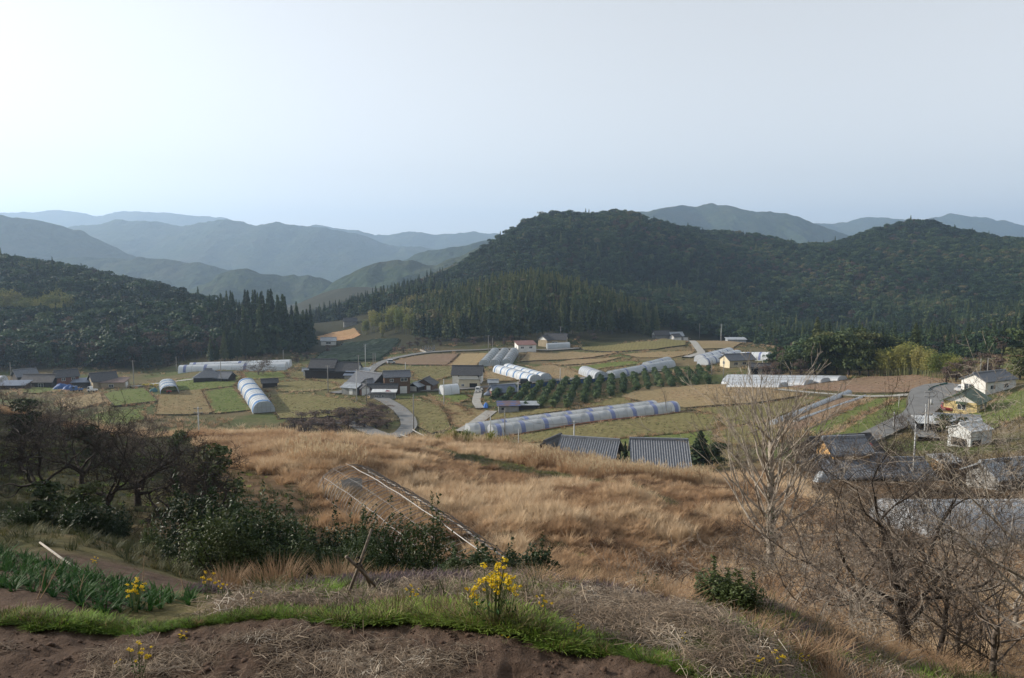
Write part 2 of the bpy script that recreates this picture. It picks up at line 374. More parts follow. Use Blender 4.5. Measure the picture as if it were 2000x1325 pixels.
# clods and furrows of the ploughed near field
_sp = [(-400, 1236), (-150, 1232), (0, 1228), (150, 1224), (300, 1219), (450, 1212), (600, 1207), (700, 1208), (800, 1213), (900, 1229), (1000, 1249), (1100, 1266), (1200, 1283), (1290, 1318), (1360, 1350), (1420, 1400)]
STRIP = []
for _u_, _v_ in _sp:                               # field edge, plan
    _dx, _dy, _dz = ray(_u_, _v_); _Y = 3.95 * _dy / -_dz; STRIP.append((_Y / _dy * _dx, _Y))
STRIP = np.array(STRIP)
def strip_y(x): return np.interp(x, STRIP[:, 0], STRIP[:, 1])
infield = np.clip((strip_y(gx) + .16 - gy) / .2, 0, 1) * (gy > 0) * (np.abs(gx) < 30)
gz = gz + infield * (fbm(gx * 1.6, gy * 1.6, 3, 31) * .16 + fbm(gx * 7, gy * 7, 3, 33) * .11)
na, nr = len(azs), len(rs)
idx = np.arange(na * nr).reshape(nr, na); nx = np.roll(idx, -1, axis=1)
quads = np.stack([idx[:-1], nx[:-1], nx[1:], idx[1:]], -1).reshape(-1, 4)
gme = fast_mesh('ground', np.stack([gx, gy, gz], -1).reshape(-1, 3), quads, ground_material(), smooth=True)
_u = 1000 + F * gx / np.maximum(gy, 1)
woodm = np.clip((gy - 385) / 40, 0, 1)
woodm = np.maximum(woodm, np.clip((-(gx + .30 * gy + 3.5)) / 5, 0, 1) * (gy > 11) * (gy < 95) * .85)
gold = np.clip((gy - 13) / 4, 0, 1) * np.clip((112 - gy) / 14, 0, 1) * (1 - np.clip(woodm * 1.2, 0, 1))
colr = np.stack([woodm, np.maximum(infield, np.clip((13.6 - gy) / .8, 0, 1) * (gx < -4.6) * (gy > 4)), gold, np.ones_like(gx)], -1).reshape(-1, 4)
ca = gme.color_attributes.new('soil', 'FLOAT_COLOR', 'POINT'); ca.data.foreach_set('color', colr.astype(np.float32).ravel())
tag(link_obj('ground', gme), kind='structure')

# ------------------------------------------------------------------ far mountains
def forest_far(name, dark, light, sc):
    m, nt, bs = nodes(name); bs.inputs['Roughness'].default_value = .95; bs.inputs['Specular IOR Level'].default_value = .05
    n1 = noise(nt, sc, 6, .65); n2 = noise(nt, sc * .12, 3)
    c = ramp(nt, n1, ((.3, dark), (.72, light)))
    c = mix(nt, ramp(nt, n2, ((.5, (0, 0, 0)), (.75, (.6, .6, .6)))), c, (.075, .068, .038))
    link(nt, c, bs.inputs['Base Color']); bump(nt, bs, n1, 1.0, 14); return m
FF = forest_far('far_forest', (.016, .030, .012), (.055, .075, .030), .045)
def mountain(name, pts, Y, W, base, seed, spur=.33):
    p = np.array([at(u, v, Y) for u, v in pts]); x0, x1 = p[0, 0], p[-1, 0]
    nxm, nym = 560, 110; xs = np.linspace(x0, x1, nxm); ridge = np.interp(xs, p[:, 0], p[:, 2])
    ker = np.hanning(9); ker /= ker.sum(); pad = np.pad(ridge, 4, mode='edge'); ridge = np.convolve(pad, ker, 'valid')
    ys = np.linspace(-1, 1, nym); X, S = np.meshgrid(xs, ys); H = np.interp(X, xs, ridge) - base
    off = fbm(X / (W * .55), S * 0, 3, seed) * .55
    prof = np.clip(1 - np.abs(S), 0, 1) ** 1.25
    rg = 1 - np.abs(fbm((X + S * W * .25) / (W * .30), S * 1.3, 4, seed + 3)) * 4
    Z = base + H * np.clip(prof * (1 + spur * (rg - .5) * (1 - prof) * 1.6), 0, 1.0) + fbm(X / 60, S * W / 60, 3, seed + 8) * 30 * prof
    Yw = Y + (S + off * (1 - np.abs(S))) * W
    ix = np.arange(nxm * nym).reshape(nym, nxm)
    q = np.stack([ix[:-1, :-1], ix[:-1, 1:], ix[1:, 1:], ix[1:, :-1]], -1).reshape(-1, 4)
    me = fast_mesh(name, np.stack([X * (Yw / Y) ** 0, Yw, Z], -1).reshape(-1, 3), q, FF, smooth=True)
    return tag(link_obj(name, me), kind='structure')
B = CZ - 150
mountain('far_mountain_ridge', [(-500, 470), (-200, 420), (-60, 425), (20, 414), (60, 413), (100, 408), (140, 412), (180, 421), (232, 410), (260, 413), (312, 413), (380, 421), (440, 425), (470, 436), (560, 470), (700, 520)], 7600, 1500, B, 11)
mountain('distant_mountain_ridge', [(520, 500), (590, 448), (622, 438), (660, 445), (700, 450), (740, 458), (760, 461), (790, 453), (812, 453), (850, 459), (915, 451), (965, 455), (1040, 470), (1200, 520)], 6300, 1200, B, 21)
mountain('middle_mountain_ridge', [(-100, 500), (60, 470), (130, 442), (200, 436), (250, 429), (300, 431), (360, 441), (420, 434), (455, 430), (510, 440), (550, 433), (600, 444), (640, 443), (700, 457), (760, 478), (850, 486), (960, 505), (1100, 540)], 4700, 1300, B, 31)
mountain('west_mountain', [(-500, 380), (-200, 395), (-60, 408), (0, 414), (80, 433), (150, 452), (220, 484), (270, 506), (330, 530), (420, 560)], 2900, 700, CZ - 130, 41)
mountain('low_valley_hill', [(-200, 520), (0, 510), (120, 508), (200, 503), (300, 508), (420, 520), (520, 540), (600, 545), (680, 556), (800, 590)], 2450, 420, CZ - 130, 51)
mountain('valley_hill', [(340, 575), (430, 535), (480, 528), (560, 538), (640, 552), (700, 575), (760, 600)], 1950, 260, CZ - 130, 61)
mountain('slope_behind_gap', [(560, 640), (610, 590), (640, 560), (690, 530), (735, 515), (800, 513), (850, 516), (900, 500), (950, 480), (1000, 470), (1100, 470), (1250, 520)], 1750, 330, CZ - 120, 71)
mountain('north_slope', [(700, 540), (800, 500), (870, 487), (930, 476), (1000, 462), (1100, 470), (1200, 520)], 2700, 420, CZ - 120, 76)
mountain('east_mountain', [(1080, 480), (1180, 440), (1250, 414), (1290, 404), (1335, 400), (1400, 394), (1440, 402), (1480, 413), (1520, 418), (1570, 431), (1620, 451), (1700, 480), (1850, 530)], 3600, 800, CZ - 120, 81)
mountain('far_east_ridge', [(1500, 470), (1590, 436), (1650, 432), (1705, 423), (1735, 424), (1770, 432), (1800, 428), (1835, 424), (1858, 416), (1885, 422), (1930, 430), (1990, 444), (2080, 450), (2250, 440), (2500, 470)], 5600, 1100, B, 91)

# ------------------------------------------------------------------ tree shapes
def leaf_quads(cen, size, nrm=None, aspect=.6, seed=0):
    """small leaf-clump faces at given points"""
    r = np.random.default_rng(seed); n = len(cen)
    a = r.normal(size=(n, 3)); a /= np.linalg.norm(a, axis=1)[:, None]
    if nrm is not None: a = a * .75 + nrm; a /= np.linalg.norm(a, axis=1)[:, None]
    b = np.cross(a, r.normal(size=(n, 3))); b /= np.linalg.norm(b, axis=1)[:, None] + 1e-9; c = np.cross(a, b)
    s = np.broadcast_to(np.asarray(size, float), (n,))[:, None]
    v = np.stack([cen - b * s, cen + c * s * aspect + a * s * .15, cen + b * s, cen - c * s * aspect + a * s * .15], 1).reshape(-1, 3)
    return v, np.arange(n * 4).reshape(n, 4)
def add_leaves(mb, cen, size, nrm=None, aspect=.6, seed=0, mi=0):
    v, q = leaf_quads(cen, size, nrm, aspect, seed); mb.add(v, [tuple(x) for x in q.tolist()], mi)
def cedar_mesh(name, mats, H=1.0, n=420, seed=0, wid=.17, bare=.12):
    """unit-height conifer: drooping sprays in whorls on a cone, dark gaps between"""
    r = np.random.default_rng(seed); t = r.uniform(0, 1, n) ** .8; z = bare + (1 - bare) * t
    prof = (1 - t) ** .95 * (.75 + .25 * np.sin(t * 40 + r.uniform(0, 6)))
    rad = wid * prof * np.sqrt(r.uniform(.25, 1, n)) * (1 + .25 * np.sin(r.uniform(0, 6.28) + 3 * t)) + .008
    a = r.uniform(0, 6.283, n); cen = np.stack([np.cos(a) * rad, np.sin(a) * rad, z - rad * .25], 1)
    nrm = np.stack([np.cos(a) * .8, np.sin(a) * .8, np.full(n, .5)], 1)
    mb = MB(); mb.tube([(0, 0, -.03), (0, 0, .5), (0, 0, .97)], [.014, .009, .002], 5, 1)
    add_leaves(mb, cen, .014 + .055 * (1 - t) * r.uniform(.6, 1.2, n), nrm, .55, seed + 1, 0)
    return mb.mesh(name, mats)
def broad_mesh(name, mats, n=520, seed=0, lobes=9, flat=.75, trunk=True, leaf=.055, zlo=.38):
    """unit-height broadleaf tree: clumped lobes with gaps"""
    r = np.random.default_rng(seed); L = []
    for k in range(lobes):
        a = r.uniform(0, 6.283); d = r.uniform(0, .27); L.append((math.cos(a) * d, math.sin(a) * d, r.uniform(zlo, .84) - d * .35 * (zlo > .3), r.uniform(.11, .2)))
    L = np.array(L); k = r.integers(0, lobes, n); dv = r.normal(size=(n, 3)); dv /= np.linalg.norm(dv, axis=1)[:, None]
    dv[:, 2] = np.where(dv[:, 2] < -.35, -dv[:, 2], dv[:, 2]); rr = r.uniform(.6, 1.05, n)
    cen = L[k, :3] + dv * (L[k, 3] * rr)[:, None] * np.array([1.1, 1.1, flat])
    mb = MB()
    if trunk:
        mb.tube([(0, 0, -.05), (.01, 0, .3), (0, .01, .6)], [.03, .022, .008], 5, 1)
        for q in L[:5]: mb.tube([(0, 0, .25), (q[0] * .6, q[1] * .6, q[2] * .75), q[:3]], [.015, .01, .004], 4, 1)
    add_leaves(mb, cen, leaf * r.uniform(.6, 1.2, n), dv, .62, seed + 1, 0)
    return mb.mesh(name, mats)
def bamboo_mesh(name, mats, seed=0, culms=16, n=620):
    r = np.random.default_rng(seed); mb = MB(); cen = []
    for k in range(culms):
        a = r.uniform(0, 6.283); d = r.uniform(0, .22); b = np.array([math.cos(a) * d, math.sin(a) * d, 0]); h = r.uniform(.72, 1.0); la = r.uniform(0, 6.283); le = r.uniform(.05, .16)
        t = np.linspace(0, 1, 5); pts = b + np.stack([np.cos(la) * le * t ** 3, np.sin(la) * le * t ** 3, h * t * (1 - .06 * t ** 3)], 1)
        mb.tube(pts, np.linspace(.007, .002, 5), 4, 1)
        tt = r.uniform(.35, 1, n // culms); q = np.stack([np.interp(tt, t, pts[:, i]) for i in range(3)], 1) + r.normal(size=(len(tt), 3)) * np.array([.045, .045, .03]); cen.append(q)
    cen = np.concatenate(cen); add_leaves(mb, cen, r.uniform(.025, .05, len(cen)), np.tile([0, 0, .4], (len(cen), 1)), .32, seed + 1, 0)
    return mb.mesh(name, mats)
def branching(mb, base, d, length, rad, depth, r, mi=0, spread=.6, up=.12, seg=4, sides=5, kids=(2, 4), gnarl=.18, minr=.004, shrink=.68):
    """forking limb; polylines are collected and meshed together at the end"""
    rr = random.Random(int(r.integers(1 << 30))); ga = rr.gauss; out = {}
    def norm(x, y, z): l = math.sqrt(x * x + y * y + z * z) + 1e-9; return x / l, y / l, z / l
    st = [(tuple(base), norm(*d), length, rad, depth, seg)]
    while st:
        p, d_, L, ra, dp, sg = st.pop(); pts = [p]; x, y, z = d_; px, py, pz = p
        for i in range(sg):
            x, y, z = norm(x + ga(0, gnarl), y + ga(0, gnarl), z + ga(0, gnarl) + up); px += x * L / sg; py += y * L / sg; pz += z * L / sg; pts.append((px, py, pz))
        r1 = max(ra * .55, minr); out.setdefault((sg, sides if ra > .02 else 3), []).append((pts, ra, r1))
        if dp <= 0: continue
        for k in range(rr.randint(*kids)):
            t = rr.uniform(.35, 1.0) if k else 1.0; i = min(int(t * sg), sg - 1); f = t * sg - i; q = tuple(pts[i][c] + (pts[i + 1][c] - pts[i][c]) * f for c in range(3))
            a = norm(ga(0, 1), ga(0, 1), ga(0, 1)); c = 1 - spread * .4
            st.append((q, norm(x * c + a[0] * spread, y * c + a[1] * spread, z * c + a[2] * spread), L * shrink * rr.uniform(.7, 1.2), max(r1 * rr.uniform(.6, .9), minr), dp - 1, max(3, sg - 1) if dp > 2 else 2))
    for (sg, sd), lst in out.items():
        P_ = np.array([l[0] for l in lst]); w = np.linspace(0, 1, sg + 1)[None]; r0 = np.array([l[1] for l in lst])[:, None]; r1 = np.array([l[2] for l in lst])[:, None]
        mb.tubes(P_, r0 + (r1 - r0) * w, sd, mi)
BARK = surf('grey_bark', (.20, .165, .135), (.09, .072, .06), 6, .9, .4)
BARKD = surf('dark_bark', (.055, .042, .034), (.025, .02, .016), 8, .9, .4)
PALE = surf('pale_twig', (.42, .37, .31), (.22, .19, .155), 6, .9)
def bare_mesh(name, mat, seed=0, depth=4, H=1.0, rad=.03, spread=.62, up=.08, kids=(2, 4), minr=.0025, trunk=.28, limbs=4):
    r = np.random.default_rng(seed); mb = MB(); mb.tube([(0, 0, -.05), (.005, 0, trunk * .5), (0, .006, trunk)], [rad * 1.25, rad, rad * .85], 6, cap=False)
    for k in range(limbs):
        a = 6.283 * k / limbs + r.uniform(-.4, .4); branching(mb, (0, 0, trunk * r.uniform(.7, 1)), (math.cos(a) * spread, math.sin(a) * spread, r.uniform(.5, 1.0)), .34 * H, rad * .6, depth, r, spread=spread, up=up, kids=kids, minr=minr)
    me = mb.mesh(name, mat); return me
LF_CEDAR = leafmat('cedar_needles', ((0, (.012, .024, .010)), (.35, (.024, .045, .017)), (.7, (.060, .090, .030)), (1, (.13, .145, .05))), trans=.12, rough=.7, noise_scale=2.5)
LF_BROAD = leafmat('evergreen_leaves', ((0, (.011, .026, .012)), (.3, (.022, .050, .019)), (.6, (.045, .082, .028)), (.85, (.085, .112, .038)), (1, (.125, .108, .05))), trans=.18, rough=.6, noise_scale=2.5)
LF_BAMBOO = leafmat('bamboo_leaves', ((0, (.095, .115, .030)), (.5, (.175, .175, .05)), (1, (.25, .22, .085))), trans=.35, rough=.6, noise_scale=3)
LF_BROWN = leafmat('bare_brown_twigs', ((0, (.05, .036, .028)), (.5, (.09, .066, .05)), (1, (.15, .10, .07))), trans=.1, rough=.9, noise_scale=3)
CULM = surf('bamboo_culm', (.20, .20, .08), (.12, .13, .05), 8, .5)
CEDARS = [cedar_mesh('cedar', [LF_CEDAR, BARKD], n=430, seed=s, wid=w) for s, w in ((1, .17), (2, .15), (3, .19), (4, .165))]
BROADS = [broad_mesh('evergreen', [LF_BROAD, BARKD], n=430, seed=10 + s, lobes=l, trunk=False) for s, l in ((1, 8), (2, 10), (3, 7), (4, 12))]
BROWNS = [broad_mesh('bare_wood', [LF_BROWN, BARKD], n=300, seed=20 + s, lobes=10, leaf=.04) for s in (1, 2)]
BAMBOO = [bamboo_mesh('bamboo', [LF_BAMBOO, CULM], seed=30 + s) for s in (1, 2, 3)]
ALLT = CEDARS + BROADS + BROWNS + BAMBOO           # picks: 0-3 cedar, 4-7 evergreen, 8-9 bare, 10-12 bamboo

# ------------------------------------------------------------------ woods that read as one mass
def jit(xmin, xmax, ymin, ymax, step):
    gx, gy = np.meshgrid(np.arange(xmin, xmax, step), np.arange(ymin, ymax, step)); q = np.stack([gx.ravel(), gy.ravel()], 1); return q + rng.uniform(-.48, .48, q.shape) * step
def uof(q): return 1000 + F * q[:, 0] / q[:, 1]
def wood(name, q, h, mixp, tint, sx=1.0):
    n = len(q); z = T(q[:, 0], q[:, 1]); kinds = mixp(q)           # probability rows: cedar, evergreen, bare, bamboo
    c = np.cumsum(kinds, 1); c /= c[:, -1:]; k = (rng.uniform(0, 1, n)[:, None] > c).sum(1)
    pick = np.where(k == 0, rng.integers(0, 4, n), np.where(k == 1, rng.integers(4, 8, n), np.where(k == 2, rng.integers(8, 10, n), rng.integers(10, 13, n))))
    hh = h(q) * rng.uniform(.58, 1.32, n) * np.where(k == 0, 1.25, np.where(k == 1, 1.0, np.where(k == 2, .9, 1.05)))
    wd = hh * np.where(k == 1, rng.uniform(.95, 1.35, n), np.where(k == 0, rng.uniform(.9, 1.25, n), 1.1)) * sx
    tn = np.clip(tint(q) + rng.normal(0, .23, n), 0, 1)
    return scatter(name, np.column_stack([q, z - .3]), ALLT, tn, np.column_stack([wd, wd, hh]), pick)
uu = lambda q: 1000 + F * q[:, 0] / q[:, 1]
# main hill
q = jit(-330, 760, 520, 1085, 5.6); u = uof(q)
foot = np.interp(u, [560, 640, 720, 830, 900, 1000, 1280, 1330, 1420, 1500, 1600, 2100], [660, 640, 560, 545, 540, 560, 550, 545, 530, 500, 470, 440])
top = np.interp(u, [560, 640, 800, 1000, 1075, 1300, 1640, 2000, 2300], [720, 730, 780, 890, 925, 1020, 1080, 1010, 1000])
q = q[(q[:, 1] > foot) & (q[:, 1] < top) & (u > 615) & (u < 2120)]
n1 = lambda q, s, l: vnoise(q[:, 0] / l, q[:, 1] / l, s)
wood('hill_forest', q, lambda q: 8 + 4 * n1(q, 3, 60), lambda q: np.stack([.03 + .45 * (n1(q, 5, 90) > .66) * (q[:, 1] < 800) + 1.3 * (uu(q) < 860), .9 + 0 * q[:, 0], .04 + .4 * (n1(q, 7, 70) > .74), 0 * q[:, 0]], 1), lambda q: .10 + .7 * n1(q, 9, 70))
# right-hand valley side and wood at the edge of the frame
q = jit(80, 520, 222, 640, 5.2); u = uof(q); lim = np.interp(u, [1480, 1560, 1640, 1750, 1900, 2000, 2120], [480, 420, 345, 345, 290, 232, 225])
q = q[(u > 1480) & (u < 2130) & (q[:, 1] > lim) & (q[:, 1] < 640)]
wood('valley_side_forest', q, lambda q: 6.5 + 3 * n1(q, 4, 40) + 2.5 * (q[:, 1] > 340), lambda q: np.stack([.7 + 0 * q[:, 0], .7 + 0 * q[:, 0], .2 + 0 * q[:, 0], 0 * q[:, 0]], 1), lambda q: .2 + .45 * n1(q, 2, 50))
# west hill: mixed front wood, ridge behind
q = jit(-420, -100, 338, 470, 4.6); u = uof(q); lim = np.interp(u, [-100, 300, 520, 600, 625], [340, 346, 392, 432, 445])
q = q[(u > -120) & (u < 606) & (q[:, 1] > lim)]
uu = lambda q: 1000 + F * q[:, 0] / q[:, 1]
wood('west_hill_wood', q, lambda q: 10 + 5 * np.clip((uu(q) - 380) / 150, 0, 1) + 3 * n1(q, 6, 30), lambda q: np.stack([.10 + 2.2 * (uu(q) > 420), .8 + 0 * q[:, 0], .75 * (uu(q) < 430) * (q[:, 1] < 420) + .02, .0 + 9 * ((uu(q) < 130) & (q[:, 1] > 438))], 1), lambda q: .08 + .36 * n1(q, 8, 40))
q = jit(-560, -140, 470, 720, 5.4); u = uof(q); q = q[(u > -130) & (u < 560)]
wood('west_ridge_forest', q, lambda q: 9 + 3 * n1(q, 6, 40), lambda q: np.stack([.05 + .5 * (n1(q, 5, 50) > .7), .9 + 0 * q[:, 0], .08 + 0 * q[:, 0], 0 * q[:, 0]], 1), lambda q: .06 + .42 * n1(q, 8, 60))
# plantation on the mound, inner part (its edge trees are individuals)
q = jit(-150, 110, 448, 560, 3.6); u = uof(q); lim = np.interp(u, [780, 830, 900, 1050, 1250, 1290], [500, 462, 446, 448, 456, 480])
q = q[(u > 740) & (u < 1285) & (q[:, 1] > lim)]
wood('plantation', q, lambda q: 8.5 + 2.5 * n1(q, 6, 30) - 3 * np.clip((820 - uu(q)) / 60, 0, 1), lambda q: np.stack([2.2 + 0 * q[:, 0], .35 + .8 * (uu(q) < 860), .05 + 0 * q[:, 0], .02 + 3.0 * (n1(q, 3, 25) > .74) * (uu(q) < 900)], 1), lambda q: .68 + .4 * n1(q, 8, 45))
# low trees in the valley mouth
q = jit(-330, -160, 560, 900, 6.0); u = uof(q); q = q[(u > 540) & (u < 700) & (np.abs(q[:, 1] - 600) > 45)]
wood('valley_mouth_wood', q, lambda q: 8 + 2 * n1(q, 4, 40), lambda q: np.stack([.7 + 0 * q[:, 0], .7 + 0 * q[:, 0], .2 + 0 * q[:, 0], 0 * q[:, 0]], 1), lambda q: .3 + .4 * n1(q, 2, 50))
# hillside wood west of the camera: it shades the orchard hollow
q = jit(-95, -22, -18, 118, 3.4); edge = np.interp(q[:, 1], [-20, 0, 10, 20, 36, 60, 90, 120], [-24, -24, -26, -28, -33, -46, -66, -88])
q = q[(q[:, 0] < edge) & (q[:, 0] > edge - 16)]
wood('west_bank_wood', q, lambda q: np.interp(q[:, 1], [-20, 10, 17, 23, 30, 60, 120], [3, 3, 4, 6.5, 10.5, 9, 9]), lambda q: np.stack([.3 + 0 * q[:, 0], 1 + 0 * q[:, 0], .5 + 0 * q[:, 0], .1 + 0 * q[:, 0]], 1), lambda q: .3 + .4 * n1(q, 2, 20))
# ================================================================== FIELDS AND ROADS
def field_mat(name, c_lo, c_mid, c_hi, furrow=None, ang=0.0, amount=.5, scale=.5):
    if name in MATS: return MATS[name]
    m, nt, bs = nodes(name); bs.inputs['Roughness'].default_value = .95; bs.inputs['Specular IOR Level'].default_value = .1
    n = noise(nt, scale, 8, .72); big = noise(nt, .035, 3)
    c = ramp(nt, n, ((.32, c_lo), (.5, c_mid), (.68, c_hi)))
    c = mix(nt, ramp(nt, big, ((.4, (0, 0, 0)), (.62, (.65, .65, .65)))), c, tuple(.55 * a + .45 * b for a, b in zip(c_mid, (.15, .15, .06))))
    if furrow:
        tc = nt.nodes.new('ShaderNodeTexCoord'); mp = nt.nodes.new('ShaderNodeMapping'); mp.inputs['Rotation'].default_value = (0, 0, ang)
        w = nt.nodes.new('ShaderNodeTexWave'); w.inputs['Scale'].default_value = furrow; w.inputs['Distortion'].default_value = 5.0; w.inputs['Detail'].default_value = 3; w.inputs['Detail Scale'].default_value = 1.5
        link(nt, tc.outputs['Object'], mp.inputs[0]); link(nt, mp.outputs[0], w.inputs['Vector'])
        c = mix(nt, amount, c, mix(nt, w.outputs['Fac'], tuple(x * .5 for x in c_lo), tuple(min(1, x * 1.1) for x in c_hi)))
    link(nt, c, bs.inputs['Base Color']); bump(nt, bs, noise(nt, 1.6, 6, .7), .9, .35)
    MATS[name] = m; return m
OLIVE = field_mat('olive_stubble', (.085, .075, .03), (.165, .145, .06), (.25, .21, .10), 0.19, R(12), .13)
GREEN = field_mat('young_grass', (.06, .085, .02), (.115, .145, .038), (.20, .19, .075), None)
TAN = field_mat('tan_stubble', (.17, .115, .06), (.26, .19, .105), (.36, .28, .17), .2, R(-20), .2)
PINK = field_mat('ploughed_earth', (.13, .082, .055), (.225, .150, .105), (.32, .225, .16), .2, R(70), .3)
STRAW = field_mat('straw_stripes', (.22, .15, .075), (.34, .25, .13), (.44, .34, .2), .24, R(70), .45)
TEA = field_mat('tea_rows_ground', (.010, .022, .010), (.02, .038, .016), (.05, .055, .03), 0.55, R(52), .3)
ORANGE = field_mat('bare_orange_earth', (.24, .13, .065), (.36, .215, .115), (.45, .3, .17), None)
REDSOIL = field_mat('red_soil', (.12, .05, .03), (.20, .085, .055), (.26, .13, .09), None)
ROUGH = field_mat('rough_dry_plot', (.10, .085, .035), (.22, .165, .08), (.33, .25, .14), None, scale=.8)
BANK = surf('grassy_bank', (.085, .07, .038), (.03, .03, .016), .8, .95, .5)
BANKD = surf('dark_stone_bank', (.05, .045, .038), (.018, .017, .015), 1.5, .95, .6)
ASPH = surf('asphalt', (.20, .20, .195), (.14, .14, .138), .5, .9, .15)
CONC = surf('pale_concrete', (.36, .35, .32), (.25, .24, .22), .6, .9, .1)
FIELD_INFO = []
def pxpoly(p): return np.array([G(u, v, 100)[:2] for u, v in p])
def field(mat, pts, lift=.25, skirt=.7, bank=None, name='field'):
    o = sheet(name, pxpoly(pts), mat, lift, skirt=skirt, skirtmat=bank or BANK); FIELD_INFO.append((pxpoly(pts), lift, mat.name)); return o
# west
field(GREEN, [(202, 772), (240, 765), (281, 761), (306, 786), (262, 791), (224, 796)], .5, 1.1, BANKD)
field(GREEN, [(120, 822), (200, 806), (280, 798), (282, 821), (205, 836), (120, 848)], .2, .6)
field(ROUGH, [(312, 773), (352, 766), (392, 763), (414, 808), (360, 812), (306, 812)], .4, 1.3)
field(GREEN, [(397, 768), (454, 757), (470, 776), (490, 802), (420, 809)], .3, 1.3)
field(GREEN, [(322, 764), (348, 742), (472, 735), (456, 755), (395, 763)], .2, .5)
field(TAN, [(120, 782), (196, 768), (200, 788), (135, 804)], .4, 1.1, BANKD)
field(GREEN, [(40, 758), (110, 754), (120, 764), (70, 770), (40, 768)], .3, .7)
field(OLIVE, [(529, 772), (600, 772), (688, 785), (712, 797), (692, 811), (620, 818), (548, 819), (530, 795)], .35, 1.4, BANKD)
field(OLIVE, [(536, 748), (600, 744), (652, 748), (664, 760), (600, 765), (545, 766)], .2, .6)
field(OLIVE, [(560, 728), (608, 724), (640, 741), (690, 741), (668, 753), (610, 742), (566, 739)], .2, .6)
field(GREEN, [(470, 727), (556, 727), (562, 738), (480, 742)], .15, .4)
# centre
field(OLIVE, [(737, 716), (800, 717), (884, 717), (884, 735), (850, 744), (812, 743), (806, 728), (758, 728), (735, 726)], .25, .7)
field(PINK, [(757, 710), (800, 699), (842, 693), (896, 692), (871, 714), (800, 714)], .35, .9, BANKD)
field(STRAW, [(877, 715), (901, 692), (951, 691), (929, 715)], .35, .8)
field(TAN, [(1016, 708), (1032, 689), (1120, 689), (1207, 690), (1150, 700), (1060, 705)], .4, 1.1, BANKD)
field(TAN, [(1062, 713), (1120, 703), (1216, 698), (1182, 707), (1105, 714)], .3, .9, BANKD)
field(TAN, [(1034, 720), (1075, 712), (1110, 722), (1152, 737), (1082, 743), (1058, 728)], .25, .8, BANKD)
field(GREEN, [(1112, 718), (1190, 709), (1240, 706), (1256, 711), (1185, 719), (1130, 728)], .2, .8, BANKD)
field(GREEN, [(1006, 714), (1030, 716), (1078, 744), (1064, 746), (1010, 720)], .1, .4)
field(OLIVE, [(1132, 680), (1210, 674), (1280, 668), (1345, 660), (1338, 676), (1280, 684), (1210, 688), (1140, 685)], .5, 1.2, BANKD)
field(TAN, [(1362, 667), (1420, 666), (1482, 672), (1430, 682), (1352, 684), (1350, 674)], .4, 1.0, BANKD)
field(TAN, [(1215, 693), (1290, 689), (1350, 687), (1352, 692), (1310, 700), (1250, 700)], .3, .8)
field(TAN, [(945, 728), (968, 727), (1012, 744), (962, 748), (948, 742)], .15, .5)
field(OLIVE, [(744, 786), (800, 780), (856, 792), (872, 812), (880, 838), (842, 848), (812, 832), (800, 812)], .25, .9, BANKD)
field(ROUGH, [(818, 776), (862, 776), (910, 800), (922, 812), (880, 812), (862, 790)], .2, .5)
field(GREEN, [(836, 772), (905, 771), (920, 778), (890, 792), (862, 790)], .2, .5)
field(ROUGH, [(880, 812), (925, 800), (955, 806), (950, 828), (905, 838), (884, 830)], .25, .9)
field(OLIVE, [(962, 806), (1050, 799), (1130, 800), (1190, 779), (1222, 778), (1240, 790), (1080, 806), (930, 826)], .25, .7)
field(OLIVE, [(1000, 852), (1120, 836), (1330, 806), (1404, 812), (1400, 838), (1200, 858), (1020, 866)], .12, .3)
field(GREEN, [(1150, 868), (1230, 857), (1400, 840), (1400, 868), (1300, 880)], .12, .3)
field(TAN, [(1214, 777), (1262, 757), (1380, 754), (1480, 752), (1570, 763), (1560, 776), (1470, 790), (1340, 799), (1252, 786)], .45, 1.0)
field(OLIVE, [(1345, 801), (1470, 792), (1560, 779), (1600, 782), (1520, 815), (1420, 836), (1404, 812)], .2, .5)
field(OLIVE, [(1400, 842), (1510, 822), (1545, 850), (1500, 872), (1404, 866)], .2, .5)
# east
field(PINK, [(1538, 758), (1620, 748), (1700, 738), (1788, 735), (1850, 746), (1838, 757), (1770, 769), (1690, 770), (1600, 765)], .4, .8)
field(GREEN, [(1562, 845), (1640, 812), (1710, 780), (1752, 778), (1680, 812), (1600, 856)], .2, .5)
field(GREEN, [(1612, 858), (1690, 815), (1760, 781), (1800, 782), (1786, 808), (1735, 834), (1690, 862)], .25, .6)
field(PINK, [(1508, 838), (1560, 806), (1640, 774), (1700, 776), (1640, 808), (1560, 843)], .15, .4)
field(GREEN, [(1862, 822), (1912, 800), (1960, 778), (2010, 756), (2060, 760), (2060, 800), (1990, 818), (1925, 846), (1895, 840)], .2, .5)
field(GREEN, [(1655, 962), (1760, 952), (1900, 948), (1905, 962), (1800, 978), (1690, 985)], .2, .4, name='field')
# valley mouth
field(TEA, [(604, 712), (640, 684), (672, 670), (735, 664), (782, 664), (762, 690), (742, 706), (690, 709), (640, 712)], .3, .6)
field(ORANGE, [(606, 660), (650, 650), (692, 642), (704, 655), (690, 662), (640, 668)], .3, .8)
